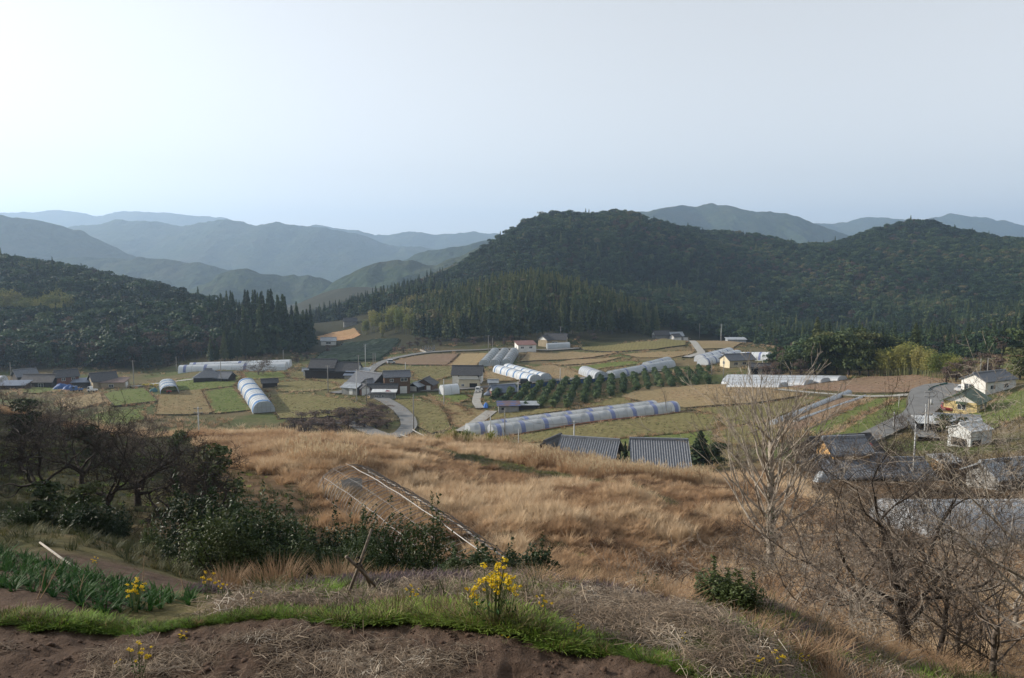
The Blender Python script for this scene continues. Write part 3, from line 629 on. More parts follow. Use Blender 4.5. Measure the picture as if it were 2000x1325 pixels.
# ------------------------------------------------------------------ roads
def road(pts, w, mat=ASPH, lift=.4, name='road', y0=100):
    p = np.array([G(u, v, y0)[:2] if len(q) == 0 else np.array([(u - 1000) / F * q[0], q[0]]) for u, v, *q in pts])
    t = np.linspace(0, 1, len(p)); tt = np.linspace(0, 1, len(p) * 8)
    p = np.stack([np.interp(tt, t, p[:, i]) for i in (0, 1)], 1)
    for _ in range(6): p[1:-1] = (p[:-2] + 2 * p[1:-1] + p[2:]) / 4
    d = np.gradient(p, axis=0); d /= np.linalg.norm(d, axis=1)[:, None]; nr = np.stack([-d[:, 1], d[:, 0]], 1)
    ww = np.interp(tt, t, w if hasattr(w, '__len__') else [w] * len(t))[:, None] / 2
    a, b = p + nr * ww, p - nr * ww; z = np.maximum(T(a[:, 0], a[:, 1]), T(b[:, 0], b[:, 1])) + lift; n = len(p)
    v = np.concatenate([np.column_stack([a, z]), np.column_stack([b, z]), np.column_stack([a + nr * .5, z - 1.2]), np.column_stack([b - nr * .5, z - 1.2])])
    f = []; mi = []
    for i in range(n - 1):
        f += [(n + i, n + i + 1, i + 1, i), (i, i + 1, 2 * n + i + 1, 2 * n + i), (3 * n + i, 3 * n + i + 1, n + i + 1, n + i)]; mi += [0, 1, 1]
    mb = MB(); mb.add(v, f); mb.m = mi
    return tag(mb.build(name, [mat, BANK]), kind='structure')
road([(600, 853, 205), (680, 851, 204), (752, 858), (786, 850), (800, 834), (796, 818), (778, 800), (752, 784), (726, 772), (690, 764), (652, 770)], 4.3)
road([(722, 770), (760, 768), (800, 766), (846, 764), (890, 762), (940, 759), (1000, 753), (1080, 745), (1180, 738), (1300, 724)], 4.0, lift=.44)
road([(688, 764), (704, 748), (716, 734), (728, 720), (742, 711), (770, 701), (830, 690), (900, 686), (980, 683), (1060, 686), (1130, 682)], 3.6, lift=.5)
road([(936, 762), (932, 776), (930, 788), (938, 800)], 2.6, CONC, lift=.35)
road([(960, 806), (944, 818), (922, 834), (900, 846)], 3.4, CONC, lift=.4)
road([(255, 757), (282, 755), (300, 752), (330, 748), (380, 742)], 3.0, CONC, lift=.3)
road([(1640, 880), (1700, 858), (1745, 836), (1790, 815), (1804, 800), (1812, 785), (1824, 772), (1845, 762), (1870, 756)], (4, 4.2, 4.5, 5, 6, 8, 10, 9, 6), lift=.42)
road([(1520, 764), (1600, 772), (1680, 778), (1750, 777), (1815, 772)], 2.8, CONC, lift=.48)
road([(1780, 818), (1792, 832), (1800, 845), (1815, 862)], 3.2, lift=.4)
road([(1338, 662), (1352, 668), (1362, 680), (1372, 692), (1340, 700)], 3.5, CONC, lift=.5)
def path(pts, w, mat, lift):
    p = np.array([((u - 1000) / F * Y, Y) for u, Y in pts]); t = np.linspace(0, 1, len(p)); tt = np.linspace(0, 1, 90); p = np.stack([np.interp(tt, t, p[:, i]) for i in (0, 1)], 1)
    d = np.gradient(p, axis=0); d /= np.linalg.norm(d, axis=1)[:, None]; nr = np.stack([-d[:, 1], d[:, 0]], 1); cols = [p + nr * s for s in np.linspace(-w / 2, w / 2, 6)]
    v = np.concatenate([np.column_stack([c, T(c[:, 0], c[:, 1]) + lift]) for c in cols]); n = len(p); mb = MB()
    mb.add(v, [(j * n + i, j * n + i + 1, (j + 1) * n + i + 1, (j + 1) * n + i) for j in range(5) for i in range(n - 1)]); return tag(mb.build('path', mat, smooth=True), kind='structure'), p
PATH = path([(760, 90), (830, 84), (900, 78), (980, 73), (1080, 68), (1180, 63), (1280, 57), (1340, 53)], 2.3, surf('dirt_track', (.15, .12, .09), (.06, .055, .04), 1.2, .95, .5), .06)[1]
# ================================================================== BUILDINGS
TILE = surf('grey_roof_tile', (.15, .16, .18), (.075, .08, .092), 3.0, .5, .35, spec=.4)
TILER = surf('silvery_roof_tile', (.22, .235, .26), (.13, .14, .16), 3.0, .4, .2, spec=.5)
TILEB = surf('brown_grey_tile', (.14, .125, .115), (.085, .08, .08), 1.4, .55, .35)
TILED = surf('dark_roof_tile', (.085, .085, .09), (.038, .038, .04), 2.5, .6, .35)
TIN = surf('grey_tin', (.34, .37, .40), (.22, .24, .26), 1.2, .45, .1, spec=.5)
TINW = surf('white_tin', (.66, .68, .68), (.45, .46, .46), 1.0, .45, .1, spec=.5)
RUST = surf('rust_brown_tin', (.17, .11, .09), (.09, .06, .05), 1.0, .6, .2)
REDR = surf('red_brown_roof', (.22, .11, .09), (.14, .07, .06), 1.0, .6, .2)
BLUEM = surf('blue_sheet', (.04, .11, .30), (.02, .06, .18), 1.2, .55, .3)
BLUET = surf('bright_blue_sheet', (.03, .16, .50), (.02, .09, .32), 1.2, .5, .3)
BLUEG = surf('blue_grey_roof', (.16, .19, .25), (.10, .12, .16), 1.0, .5, .1)
GRNR = surf('green_roof', (.085, .125, .075), (.055, .085, .05), .8, .55, .1)
WOOD = surf('brown_board_wall', (.15, .09, .055), (.085, .05, .032), 2.0, .85, .2, stretch=(6, 6, .6))
WOODD = surf('charred_board_wall', (.045, .036, .03), (.022, .018, .016), 2.0, .85, .2, stretch=(6, 6, .6))
REDW = surf('red_brown_wall', (.21, .095, .065), (.13, .06, .045), 1.5, .85, .1)
BEIGE = surf('beige_wall', (.36, .30, .20), (.26, .21, .14), .8, .85, .1)
CREAM = surf('cream_wall', (.62, .55, .40), (.52, .46, .33), .6, .85, .08)
YELLOW = surf('yellow_wall', (.66, .53, .26), (.58, .46, .22), .6, .85, .08)
WHITE = surf('white_wall', (.74, .73, .70), (.60, .59, .56), .5, .8, .08)
GREYW = surf('grey_wall', (.30, .30, .29), (.20, .20, .19), .8, .85, .1)
OCHRE = surf('ochre_plaster', (.50, .31, .13), (.38, .23, .10), .8, .85, .1)
PLAST = surf('white_trim', (.72, .72, .70), (.62, .62, .60), 1, .6)
DARK = surf('near_black', (.015, .015, .015), (.008, .008, .008), 1, .9)  # near-black stand-in for unlit interiors; the rope shares it
m, nt, bs = nodes('window_glass'); bs.inputs['Base Color'].default_value = (.05, .06, .07, 1); bs.inputs['Roughness'].default_value = .12; bs.inputs['Specular IOR Level'].default_value = .6; MATS['window_glass'] = m; GLASS = m
def place(root, dx=0, dy=0, dz=0, rot=0):
    if dx == dy == dz == rot == 0: return root, Matrix.Identity(4)
    return root, Matrix.Translation((dx, dy, dz)) @ Matrix.Rotation(rot, 4, 'Z')
def fit(o, mt): o.matrix_local = mt; return o
def block(root, L, W, hw, rh, wall, roof, kind='gable', over=.5, mt=None, wins=(), ribs=0, thick=.16, gable=None, sink=1.2, ridge=True):
    """walls, roof, ridge and openings of one building volume; ridge runs along local x"""
    mt = mt or Matrix.Identity(4); a, b = L / 2, W / 2
    mb = MB()
    if kind in ('gable', 'hip'):
        if kind == 'gable': mb.extrude_x([(-b, -sink), (b, -sink), (b, hw), (0, hw + rh), (-b, hw)], -a, a)
        else: mb.box(-a, a, -b, b, -sink, hw + .02)
        fit(mb.build('wall', wall, root), mt)
        rf = MB(); sl = rh / b
        if kind == 'gable':
            e = b + over; ze = hw - over * sl
            if ribs:
                nn = max(8, int((L + 2 * over) / ribs)); ncol = nn * 4 + 1
                xs = np.linspace(-a - over, a + over, ncol); ph = np.arange(ncol) % 4; dz = np.where(ph == 0, .12, np.where(ph == 2, -.05, .03))
                for sgn in (-1, 1):
                    rows = np.linspace(0, 1, 9); v = []
                    for t in rows:
                        for x, d_ in zip(xs, dz): v.append((x, sgn * e * t, hw + rh + thick + d_ - (rh + over * sl) * t))
                    for x, d_ in zip(xs, dz): v.append((x, sgn * e, ze + d_ * .3))
                    nc = ncol; f = [(r * nc + c, r * nc + c + 1, (r + 1) * nc + c + 1, (r + 1) * nc + c) for r in range(9) for c in range(nc - 1)]
                    rf.add(v, f if sgn < 0 else [q[::-1] for q in f])
                rf.extrude_x([(-e + .02, ze - .02), (0, hw + rh + .015), (e - .02, ze - .02), (0, hw + rh + .09)], -a - over + .03, a + over - .03)
            else:
                rf.extrude_x([(-e, ze), (0, hw + rh + .015), (e, ze), (e, ze + thick), (0, hw + rh + thick + .02), (-e, ze + thick)], -a - over, a + over)
        else:
            e = over; ze = hw; i = min(b, a) * .95
            v = [(-a - e, -b - e, ze), (a + e, -b - e, ze), (a + e, b + e, ze), (-a - e, b + e, ze), (-a + i, 0, hw + rh), (a - i, 0, hw + rh)]
            rf.add(v, [(0, 1, 5, 4), (1, 2, 5), (2, 3, 4, 5), (3, 0, 4), (3, 2, 1, 0)])
        ro = fit(rf.build('roof', roof, root), mt)
        if ridge:
            rr = a + over - .02 if kind == 'gable' else max(.3, a - min(b, a) * .9)
            fit(MB().extrude_x([(-.22, hw + rh + thick - .05), (.22, hw + rh + thick - .05), (.14, hw + rh + thick + .26), (-.14, hw + rh + thick + .26)], -rr, rr).build('ridge', roof, root), mt)
        if gable and kind == 'gable':
            for s in (-1, 1):
                x = s * (a + .012); g = MB(); g.add([(x, -b + .05, hw - .02), (x, b - .05, hw - .02), (x, 0, hw + rh - .06)], [(0, 1, 2) if s > 0 else (2, 1, 0)]); fit(g.build('gable_panel', gable, root), mt)
    else:                                         # mono-pitch: high at the back (+y) unless rh < 0
        mb.extrude_x([(-b, -sink), (b, -sink), (b, hw + max(rh, 0)), (-b, hw + max(-rh, 0))], -a, a); fit(mb.build('wall', wall, root), mt)
        z0, z1 = hw + max(-rh, 0) + .02, hw + max(rh, 0) + .02; sl = (z1 - z0) / W
        fit(MB().extrude_x([(-b - over, z0 - over * sl), (b + over, z1 + over * sl), (b + over, z1 + over * sl + .12), (-b - over, z0 - over * sl + .12)], -a - over, a + over).build('roof', roof, root), mt)
    for w in wins: opening(root, mt, a, b, *w)
def opening(root, mt, a, b, face, c, z, w, h, what='window'):
    """window (> pane) or door standing 4 cm proud of a wall; c along the wall"""
    rot = {'F': 0, 'R': 90, 'B': 180, 'L': 270}[face]; d = {'F': b, 'B': b, 'L': a, 'R': a}[face]
    m2 = mt @ Matrix.Rotation(R(rot), 4, 'Z') @ Matrix.Translation((c, -d, z))
    if what == 'window':
        t = .09; mb = MB(); mb.box(-w / 2, w / 2, -.05, .02, 0, t); mb.box(-w / 2, w / 2, -.05, .02, h - t, h)
        for x in (-w / 2, -t / 2, w / 2 - t): mb.box(x, x + t, -.05, .02, t, h - t)
        f = fit(mb.build('window', PLAST, root), m2)
        p = MB().box(-w / 2 + .03, w / 2 - .03, -.02, .015, .04, h - .04).build('pane', GLASS, f)
    elif what == 'door': fit(MB().box(-w / 2, w / 2, -.05, .02, 0, h).build('door', PLAST, root), m2)
    elif what == 'dark': fit(MB().box(-w / 2, w / 2, -.03, .02, 0, h).build('shade_panel', DARK, root), m2)  # dark slab on the solid wall paints the shade inside an opening
    elif what == 'awning': fit(MB().add([(-w / 2, 0, h), (w / 2, 0, h), (w / 2, -.8, h - .35), (-w / 2, -.8, h - .35), (-w / 2, 0, h - .08), (w / 2, 0, h - .08), (w / 2, -.8, h - .42), (-w / 2, -.8, h - .42)], [(3, 2, 1, 0), (4, 5, 6, 7), (2, 3, 7, 6), (0, 3, 7, 4), (1, 2, 6, 5)]).build('awning', GRNR, root), m2)
def bldg(name, u, v, yaw, label, cat='house', Y=None, dz=0, y0=100):
    p = G(u, v, y0) if Y is None else np.array([(u - 1000) / F * Y * 1.003, Y, 0]); z = Tz(p[0], p[1])
    return thing(name, (p[0], p[1], z + dz), R(yaw), label, cat)
MX = lambda dx=0, dy=0, dz=0, rot=0: Matrix.Translation((dx, dy, dz)) @ Matrix.Rotation(R(rot), 4, 'Z')
# --- west hamlet
h = bldg('farmhouse', 80, 757, 4, 'long low farmhouse with brownish grey tiled roof beside red-brown two-storey house')
block(h, 10.5, 6, 2.5, 2.1, WOODD, TILEB, wins=[('F', -2.5, .7, 1.6, 1.2), ('F', 1.5, .3, 1.8, 1.7)])
h = bldg('farmhouse', 50, 750, 48, 'dark tiled roof rising behind the left end of the long low farmhouse'); block(h, 7, 6, 3.4, 2, WOODD, TILE)
h = bldg('shed', 30, 760, 4, 'low shed with flat blue-grey roof in front of the left farmhouse', 'shed'); block(h, 8.5, 4.5, 1.6, .9, WOODD, BLUEG, 'mono')
h = bldg('two_storey_house', 130, 756, 40, 'red-brown two-storey house with dark gabled roof in the west hamlet')
block(h, 7, 6.4, 4.2, 1.9, REDW, TILED, wins=[('L', 0, 2.9, 1.8, 1.0), ('F', -1.4, 2.7, 1.2, 1.1), ('F', 1.7, 2.7, 1.2, 1.1), ('L', -.5, .5, 2.2, 1.6)], gable=CREAM)
h = bldg('shed', 163, 757, 8, 'blue-grey roofed lean-to behind the blue tarpaulin', 'shed'); block(h, 6, 4, 2.2, .8, WOODD, BLUEG, 'mono')
h = bldg('farmhouse', 202, 757, 38, 'beige-walled house with dark gabled roof and brown-roofed side wing, west hamlet')
block(h, 8, 7.6, 3.0, 2.3, BEIGE, TILED, wins=[('L', 0, 1.1, 1.2, 1.3), ('F', 0, .8, 1.5, 1.2)], gable=GREYW)
block(h, 8, 5, 2.5, .9, BEIGE, RUST, 'mono', mt=MX(3.0, -4.8, 0, -34), wins=[('R', 0, .1, 1.9, 2.2, 'door'), ('F', -.4, .7, 1.7, 1.1)])
h = bldg('farmhouse', 408, 744, 12, 'sunken farmhouse showing only its grey tiled hipped roof above the field'); block(h, 9.5, 7.5, 1.7, 2.6, WOODD, TILE, 'hip')
h = bldg('farmhouse', 436, 744, -12, 'lower grey tiled wing right of the sunken hipped-roof farmhouse'); block(h, 7, 5.5, 1.5, 1.7, WOODD, TILE)
h = bldg('shed', 527, 756, 20, 'small dark field shed near the spreading bare tree', 'shed'); block(h, 5, 3.2, 1.8, .9, WOODD, TILED)
# --- middle hamlet
h = bldg('farmhouse', 634, 737, -6, 'big dark farmhouse with steep tiled roof and lower eave roof below the tea slope')
block(h, 9.5, 7, 4.2, 2.6, WOODD, TILED, wins=[('F', -2, .3, 3, 1.8, 'dark')]); block(h, 11, 2.4, 2.3, -.9, WOODD, TILED, 'mono', mt=MX(0, -4.6))
h = bldg('farmhouse', 676, 737, -6, 'dark tiled farmhouse with white gable joined right of the big one')
block(h, 10.5, 7, 3.0, 2.5, WOODD, TILED, gable=WHITE, wins=[('R', 0, 1, 1.2, 1.2)]); block(h, 10, 2.4, 1.9, -.8, WOODD, TILED, 'mono', mt=MX(0, -4.6))
h = bldg('shed', 603, 734, 10, 'small white shed at the left of the big dark farmhouse', 'shed'); block(h, 4, 3, 2, .7, WHITE, TIN)
h = bldg('shed', 692, 741, -4, 'pale blue-grey roofed outbuilding in front of the white-gabled farmhouse', 'shed'); block(h, 6.5, 3.5, 1.7, .9, GREYW, BLUEG, 'mono')
h = bldg('shed', 708, 737, -4, 'dark outbuilding with grey roof by the road under the tea slope', 'shed'); block(h, 5, 4, 2.3, .9, WOODD, TIN, 'mono')
h = bldg('shed', 690, 770, -25, 'light grey tin-roofed workshop at the road junction', 'workshop'); block(h, 5.6, 4.6, 2.5, .8, GREYW, TIN, wins=[('F', .8, .2, 1.3, 1.9, 'door')])
h = bldg('farmhouse', 722, 761, -34, 'farmhouse with broad grey tiled roof slanting toward the workshop')
block(h, 11, 9, 2.9, 2.9, WOODD, TILE, wins=[('R', 0, 1, 1.6, 1.2)]); block(h, 4, 5, 2.6, 1.6, GREYW, TILE, mt=MX(3.5, -3.5, 0, 90), gable=GREYW)
h = bldg('shed', 741, 770, 3, 'long low dark roof along the lane before the brown two-storey store', 'shed'); block(h, 11.5, 4, 1.9, 1.2, WOODD, TILED)
h = bldg('shed', 712, 772, -60, 'narrow shed with sunlit white gable and red stripe at the road bend', 'shed'); block(h, 2.2, 3.2, 2.4, .9, REDW, TILED, gable=WHITE); opening(h, Matrix.Identity(4), 1.1, 1.6, 'R', 0, .1, 2.6, 2.2, 'door')
h = bldg('shed', 746, 778, 2, 'low grey hut with two white tin roofs beside the road', 'hut'); block(h, 7, 3, 1.7, .3, GREYW, TILED, 'mono', wins=[('F', -1.5, .5, 1.0, .8), ('F', .6, .5, 1.0, .8)]); block(h, 3.4, 2.2, 2.1, .3, GREYW, TINW, 'mono', mt=MX(-1, .3)); block(h, 3.8, 2.4, 2.0, .3, GREYW, TINW, 'mono', mt=MX(2.3, .5))
h = bldg('storehouse', 775, 767, 13, 'tall brown two-storey wooden storehouse with grey roof and white shutter', 'storehouse')
block(h, 8.4, 5.2, 5.6, 1.5, WOOD, TILE, over=.35, wins=[('F', 2.0, .1, 2.3, 2.3, 'door'), ('F', 2.2, 4.1, 2.2, 1.1), ('F', -1.8, 4.0, 1.2, 1.0)], gable=OCHRE)
h = bldg('shed', 744, 748, -8, 'white flat-roofed shed behind the broad grey farmhouse roof', 'shed'); block(h, 6.2, 4, 2.6, .4, BEIGE, TINW, 'mono')
h = bldg('shed', 814, 765, 62, 'small grey gabled garage with pale shutter right of the storehouse', 'garage'); block(h, 4, 3.6, 2.1, .9, WOODD, TIN, wins=[('L', 0, .1, 2.6, 1.9, 'door')])
h = bldg('shed', 833, 762, 78, 'weathered brown barn with dark gable beside the white tunnel hut', 'barn'); block(h, 6, 6.2, 2.3, 1.7, WOOD, TILED, wins=[('L', -1, .1, 2.4, 2.0, 'dark'), ('L', 1.7, .1, 1.4, 1.9, 'door')])
h = bldg('farmhouse', 914, 747, -3, 'white farmhouse with wide dark tiled roof in front of the triple tunnels')
block(h, 10.5, 7.5, 3.4, 2.5, WHITE, TILED, wins=[('L', 0, 1.2, 1.4, 1.2)]); block(h, 6.5, 2.6, 2.4, -.9, WHITE, TILED, 'mono', mt=MX(.8, -4.9))
h = bldg('shed', 917, 758, -4, 'garage with sloping white tin roof below the white farmhouse', 'garage'); block(h, 6.8, 4.6, 2.4, -.9, CREAM, TINW, 'mono', wins=[('F', 1.6, .1, 2.6, 1.9, 'dark'), ('F', -2, .8, 1, .9)])
h = bldg('shed', 963, 755, 5, 'tiny pale shed standing on the bare field edge', 'shed'); block(h, 3.0, 2.4, 1.6, .6, GREYW, TIN)
h = bldg('shed', 982, 772, 22, 'blue-roofed shelter with red gable trim at the corner of the bush orchard', 'shelter'); block(h, 7.5, 5.5, 1.5, 1.6, REDR, BLUEG, gable=TIN)
h = bldg('shed', 993, 805, 3, 'shed with patchy blue and rust roof at the foot of the bush orchard', 'shed'); block(h, 5.6, 3.6, 2.1, .5, GREYW, surf('blue_rust_roof', (.05, .08, .2), (.13, .08, .07), .5, .6, .2, stops=((.4, (.13, .08, .075)), (.56, (.06, .085, .20)))), 'mono', wins=[('F', -1.6, .9, .8, .7, 'dark')])
h = bldg('shed', 1031, 800, 1, 'low shed with long pale grey roof below the bush orchard', 'shed'); block(h, 5.4, 2.8, 1.5, .4, WOODD, TIN, 'mono')
h = bldg('house', 1026, 686, 14, 'white two-storey house with red-brown roof at the wood edge'); block(h, 9, 7, 3.4, 1.2, WHITE, REDR, 'mono', wins=[('F', -2.4, 1.6, 1.6, 1.0), ('F', 1.8, 1.6, 1.6, 1.0), ('L', 0, 1.5, 1.2, 1.0)])
h = bldg('farmhouse', 1086, 674, -12, 'dark tiled farmhouse with white gable under the tall cedars')
block(h, 11, 7.5, 3.2, 2.6, BEIGE, TILED, gable=WHITE, wins=[('F', 0, .8, 3, 1.2)]); block(h, 7, 6, 3, 2.0, BEIGE, TILED, mt=MX(-4.5, -1.5, 0, 60), gable=WHITE)
h = bldg('house', 1292, 652, 10, 'small dark farmhouse at the mouth of the upper valley', Y=450); block(h, 9, 6, 3, 2, GREYW, TILED, gable=WHITE); block(h, 7, 5, 2.6, 1.6, GREYW, TIN, mt=MX(8, -2, 0, 0), gable=WHITE)
h = bldg('house', 1320, 655, 30, 'small white-walled house end beside the upper valley farmhouse', Y=445); block(h, 5, 4, 3, 1.2, WHITE, TILED)
h = bldg('house', 641, 670, 10, 'small white house with grey roof on the bare orange slope', Y=500); block(h, 9, 6, 3, 1.6, WHITE, TIN, wins=[('F', 0, 1, 3, 1.2)])
h = bldg('house', 684, 652, 15, 'little grey house above the bare orange slope', Y=560); block(h, 9, 6, 3, 2, GREYW, TILED)
h = bldg('shed', 1438, 662, 0, 'low pale shed on the upper terrace by the tall pole', 'shed', Y=432); block(h, 10, 5, 1.8, .6, TIN, TIN, 'mono')
# --- east side
h = bldg('house', 1440, 715, 18, 'cream single-storey house with grey roof below the two long tunnels')
block(h, 11, 6.5, 2.7, 1.7, CREAM, TILE, wins=[('F', -2.8, .8, 1.7, 1.1), ('F', .8, .8, 1.7, 1.1), ('F', 3.8, .6, 1.2, 1.3), ('L', -.6, .8, 1.4, 1.2)])
h = bldg('shed', 1484, 732, -8, 'dark grey open garage with white posts right of the cream house', 'garage'); block(h, 7, 5, 2.8, .8, GREYW, TILED, 'gable', wins=[('F', -2, .0, 2.2, 2.3, 'dark'), ('F', 1.6, 0, 2.4, 2.3, 'dark')])
h = bldg('house', 1886, 803, 46, 'yellow bungalow with green gabled roof beside the grassy slope', y0=120)
block(h, 8.5, 6.0, 2.5, 1.7, YELLOW, GRNR, over=.6, gable=WHITE, wins=[('L', .3, .9, 1.6, 1.1), ('F', -1, .9, 1.6, 1.1), ('F', 2, .9, 1.6, 1.1), ('L', .3, 1.0, 2.0, 1.5, 'awning')])
h = bldg('hall', 1930, 764, 28, 'white gable-ended hall with long grey roof behind the yellow bungalow', 'hall', y0=120)
block(h, 11.5, 5.6, 2.9, 1.4, WHITE, TILE, over=.4, wins=[('L', -1, .4, 2.2, 1.6), ('F', -3, 1, 2, 1), ('F', 2, 1, 2, 1)])
h = bldg('shed', 1822, 842, -12, 'open carport with grey roof beside the leaning utility pole', 'carport', y0=110); block(h, 5.0, 3.4, 1.7, .4, DARK, TINW, 'mono', over=.6, wins=[('F', 1.2, .0, .8, 1.3, 'door')])  # solid near-black walls paint the shade under the open roof
h = bldg('shed', 1868, 838, -18, 'long grey-roofed shed behind the round evergreen bushes', 'shed', y0=110); block(h, 6.5, 4, 1.5, .8, WOODD, TIN, over=.5)
h = bldg('shed', 1893, 868, 24, 'tall white corrugated shed with dark open front by bare trees', 'shed', y0=100); block(h, 4.8, 3.8, 2.5, .7, TINW, TINW, over=.2, wins=[('L', 0, 0, 2.6, 1.2, 'dark'), ('F', -1, 0, 2.0, 1.1, 'dark')])
# near roofs below the grass crest
h = bldg('farmhouse', 1155, 900, -17, 'tiled farmhouse roof poking above the dry grass, left of two', Y=112, dz=0)
zr = at(1160, 859, 112)[2]; h.location.z = zr - 5.1; block(h, 7.6, 8, 2.9, 2.2, WOODD, TILER, ribs=.34)
h = bldg('farmhouse', 1291, 900, -6, 'tiled farmhouse roof poking above the dry grass, right of two and larger', Y=110)
h.location.z = at(1287, 861, 110)[2] - 5.4; block(h, 7.2, 8.8, 2.9, 2.5, WOODD, TILER, ribs=.34)
h = bldg('storehouse', 1081, 900, 60, 'black-boarded gable of a storehouse behind the tall dry grass', 'storehouse', Y=114)
h.location.z = at(1080, 858, 114)[2] - 4.4; block(h, 4.5, 4.6, 2.8, 1.6, WOODD, TILED)
h = bldg('farmhouse', 1665, 930, 9, 'two-storey farmhouse with ochre gable and blue-grey tiles among bare trees', Y=96)
h.location.z = at(1665, 930, 96)[2] - .5
block(h, 4.8, 3.8, 3.6, 1.3, OCHRE, TILER, over=.45, ribs=.34, mt=MX(.2, 1.2)); block(h, 8.4, 7.0, 1.4, 1.5, WOODD, TILER, ribs=.36, mt=MX(.2, 0)); block(h, 5.4, 6, 1.0, 1.4, WOODD, TILER, ribs=.36, mt=MX(6.6, -.6, 0, -6))
h = bldg('farmhouse', 1650, 905, 16, 'black tiled roof just behind the ochre-gabled farmhouse', Y=106); h.location.z = at(1650, 852, 106)[2] - 4.6; block(h, 9, 6, 2.6, 1.8, WOODD, TILED)
h = bldg('shed', 1847, 925, 10, 'ochre tin hut with a strip window near the white tunnel', 'hut', y0=80); block(h, 2.4, 2.2, 1.7, .3, OCHRE, TINW, 'mono', wins=[('F', .3, 1.0, 1.1, .4)])
h = bldg('house', 1955, 950, 16, 'grey-roofed house half hidden by the dark bare tree', y0=80); block(h, 5.4, 4.2, 1.7, 1.1, GREYW, TIN)

# ================================================================== TUNNEL GREENHOUSES
def film(name, col, alpha):
    m, nt, bs = nodes(name); bs.inputs['Roughness'].default_value = .38; bs.inputs['Specular IOR Level'].default_value = .45
    link(nt, ramp(nt, noise(nt, .7, 4), ((.35, tuple(c * .86 for c in col)), (.65, col))), bs.inputs['Base Color'])
    tl = nt.nodes.new('ShaderNodeBsdfTranslucent'); tl.inputs[0].default_value = (*col, 1); a = nt.nodes.new('ShaderNodeMixShader'); a.inputs[0].default_value = .3
    tr = nt.nodes.new('ShaderNodeBsdfTransparent'); b = nt.nodes.new('ShaderNodeMixShader'); b.inputs[0].default_value = alpha
    link(nt, bs.outputs[0], a.inputs[1]); link(nt, tl.outputs[0], a.inputs[2]); link(nt, a.outputs[0], b.inputs[1]); link(nt, tr.outputs[0], b.inputs[2]); link(nt, b.outputs[0], nt.nodes['Material Output'].inputs[0])
    bump(nt, bs, noise(nt, 1.5, 4), .3, .15); MATS[name] = m; return m
FILMW = film('white_film', (.72, .76, .80), .03); FILMG = film('grey_film', (.50, .55, .60), .14); FILMC = film('clear_film', (.62, .66, .70), .34); FILMS = film('silver_film', (.55, .59, .64), .05)
PIPE = surf('galvanised_pipe', (.30, .31, .32), (.18, .19, .2), 3, .5, spec=.5); STRIPE = surf('blue_band', (.19, .23, .40), (.15, .18, .32), 2, .5); STRIPEL = surf('sky_blue_band', (.03, .15, .36), (.02, .11, .28), 2, .5); PIPED = surf('dark_pipe', (.10, .105, .11), (.06, .06, .065), 3, .5)
def arc(w, h, n=15, power=.8):
    t = np.linspace(0, math.pi, n); c, s = np.cos(t), np.sin(t)
    return np.stack([-w / 2 * np.sign(c) * np.abs(c) ** .8, h * np.abs(s) ** power], 1)
def tunnel(name, p0, p1, w, h, label, filmmat=FILMW, bands=(), band=STRIPE, bw=.9, step=2.5, front='film', back='film', cat='greenhouse', group=None, lift=.05, hoopmat=None):
    """p0, p1: ground ends (xyz). Axis is local y from p0 to p1"""
    p0 = np.array(p0, float); p1 = np.array(p1, float); L = np.linalg.norm(p1[:2] - p0[:2]); yaw = math.atan2(-(p1[0] - p0[0]), p1[1] - p0[1])
    root = thing(name, (p0[0], p0[1], p0[2] + lift), yaw, label, cat, group)
    sl = (p1[2] - p0[2]) / L; pr = arc(w, h); n = len(pr); ny = max(2, int(L / 2)); ys = np.linspace(0, L, ny + 1)
    gz = np.array([0, 0, 1.])
    mb = MB(); v = [(x, y, z - .3 * (z < .01) + sl * y) for y in ys for x, z in pr]
    mb.add(v, [(j * n + i, j * n + i + 1, (j + 1) * n + i + 1, (j + 1) * n + i) for j in range(ny) for i in range(n - 1)]); mb.build('film', filmmat, root, smooth=True)
    for t in bands:
        y = t * L; bp = arc(w + .06, h + .03); b = MB(); b.add([(x, yy, z + sl * yy) for yy in (y - bw / 2, y + bw / 2) for x, z in bp], [(i, i + 1, n + i + 1, n + i) for i in range(n - 1)]); b.build('band', band, root)
    hp = MB(); hp.tube([(x, 0, z) for x, z in arc(w + .05, h + .025)], .035, 4); me = hp.mesh('hoop', hoopmat or PIPE)
    k = max(2, int(L / step))
    for i in range(k + 1): link_obj('hoop', me, root, (0, L * i / k, sl * L * i / k))
    for y, how in ((0, front), (L, back)):
        z0 = sl * y
        if how == 'film': e = MB(); e.add([(x, y, z + z0 - .3 * (z < .01)) for x, z in arc(w - .04, h - .02)], [tuple(range(n)) if y == 0 else tuple(range(n))[::-1]]); e.build('end_wall', filmmat, root)
        elif how == 'frame':
            e = MB(); e.add([(x, y + .04, z + z0) for x, z in arc(w - .04, h - .02)], [tuple(range(n))]); e.build('end_wall', FILMG, root)
            f = MB()
            for x in (-w * .3, -w * .1, w * .1, w * .3): f.tube([(x, y, z0), (x, y, z0 + h * .86)], .04, 4)
            f.tube([(-w * .47, y, z0 + h * .5), (w * .47, y, z0 + h * .5)], .035, 4); f.build('end_frame', PIPE, root)
    f = MB(); f.tube([(0, 0, h + .05), (0, L, h + .05 + sl * L)], .03, 4); f.build('ridge_pipe', PIPE, root)
    return root
g = lambda u, v, y0=100: (lambda p: (p[0], p[1], p[2] + .25))(G(u, v, y0))
tunnel('greenhouse', g(516, 808), g(482, 758), 6.0, 3.2, 'large white tunnel greenhouse with blue hoops across its film, seen end on', FILMW, np.linspace(.04, .96, 5), STRIPEL, 2.6, step=3, front='frame')
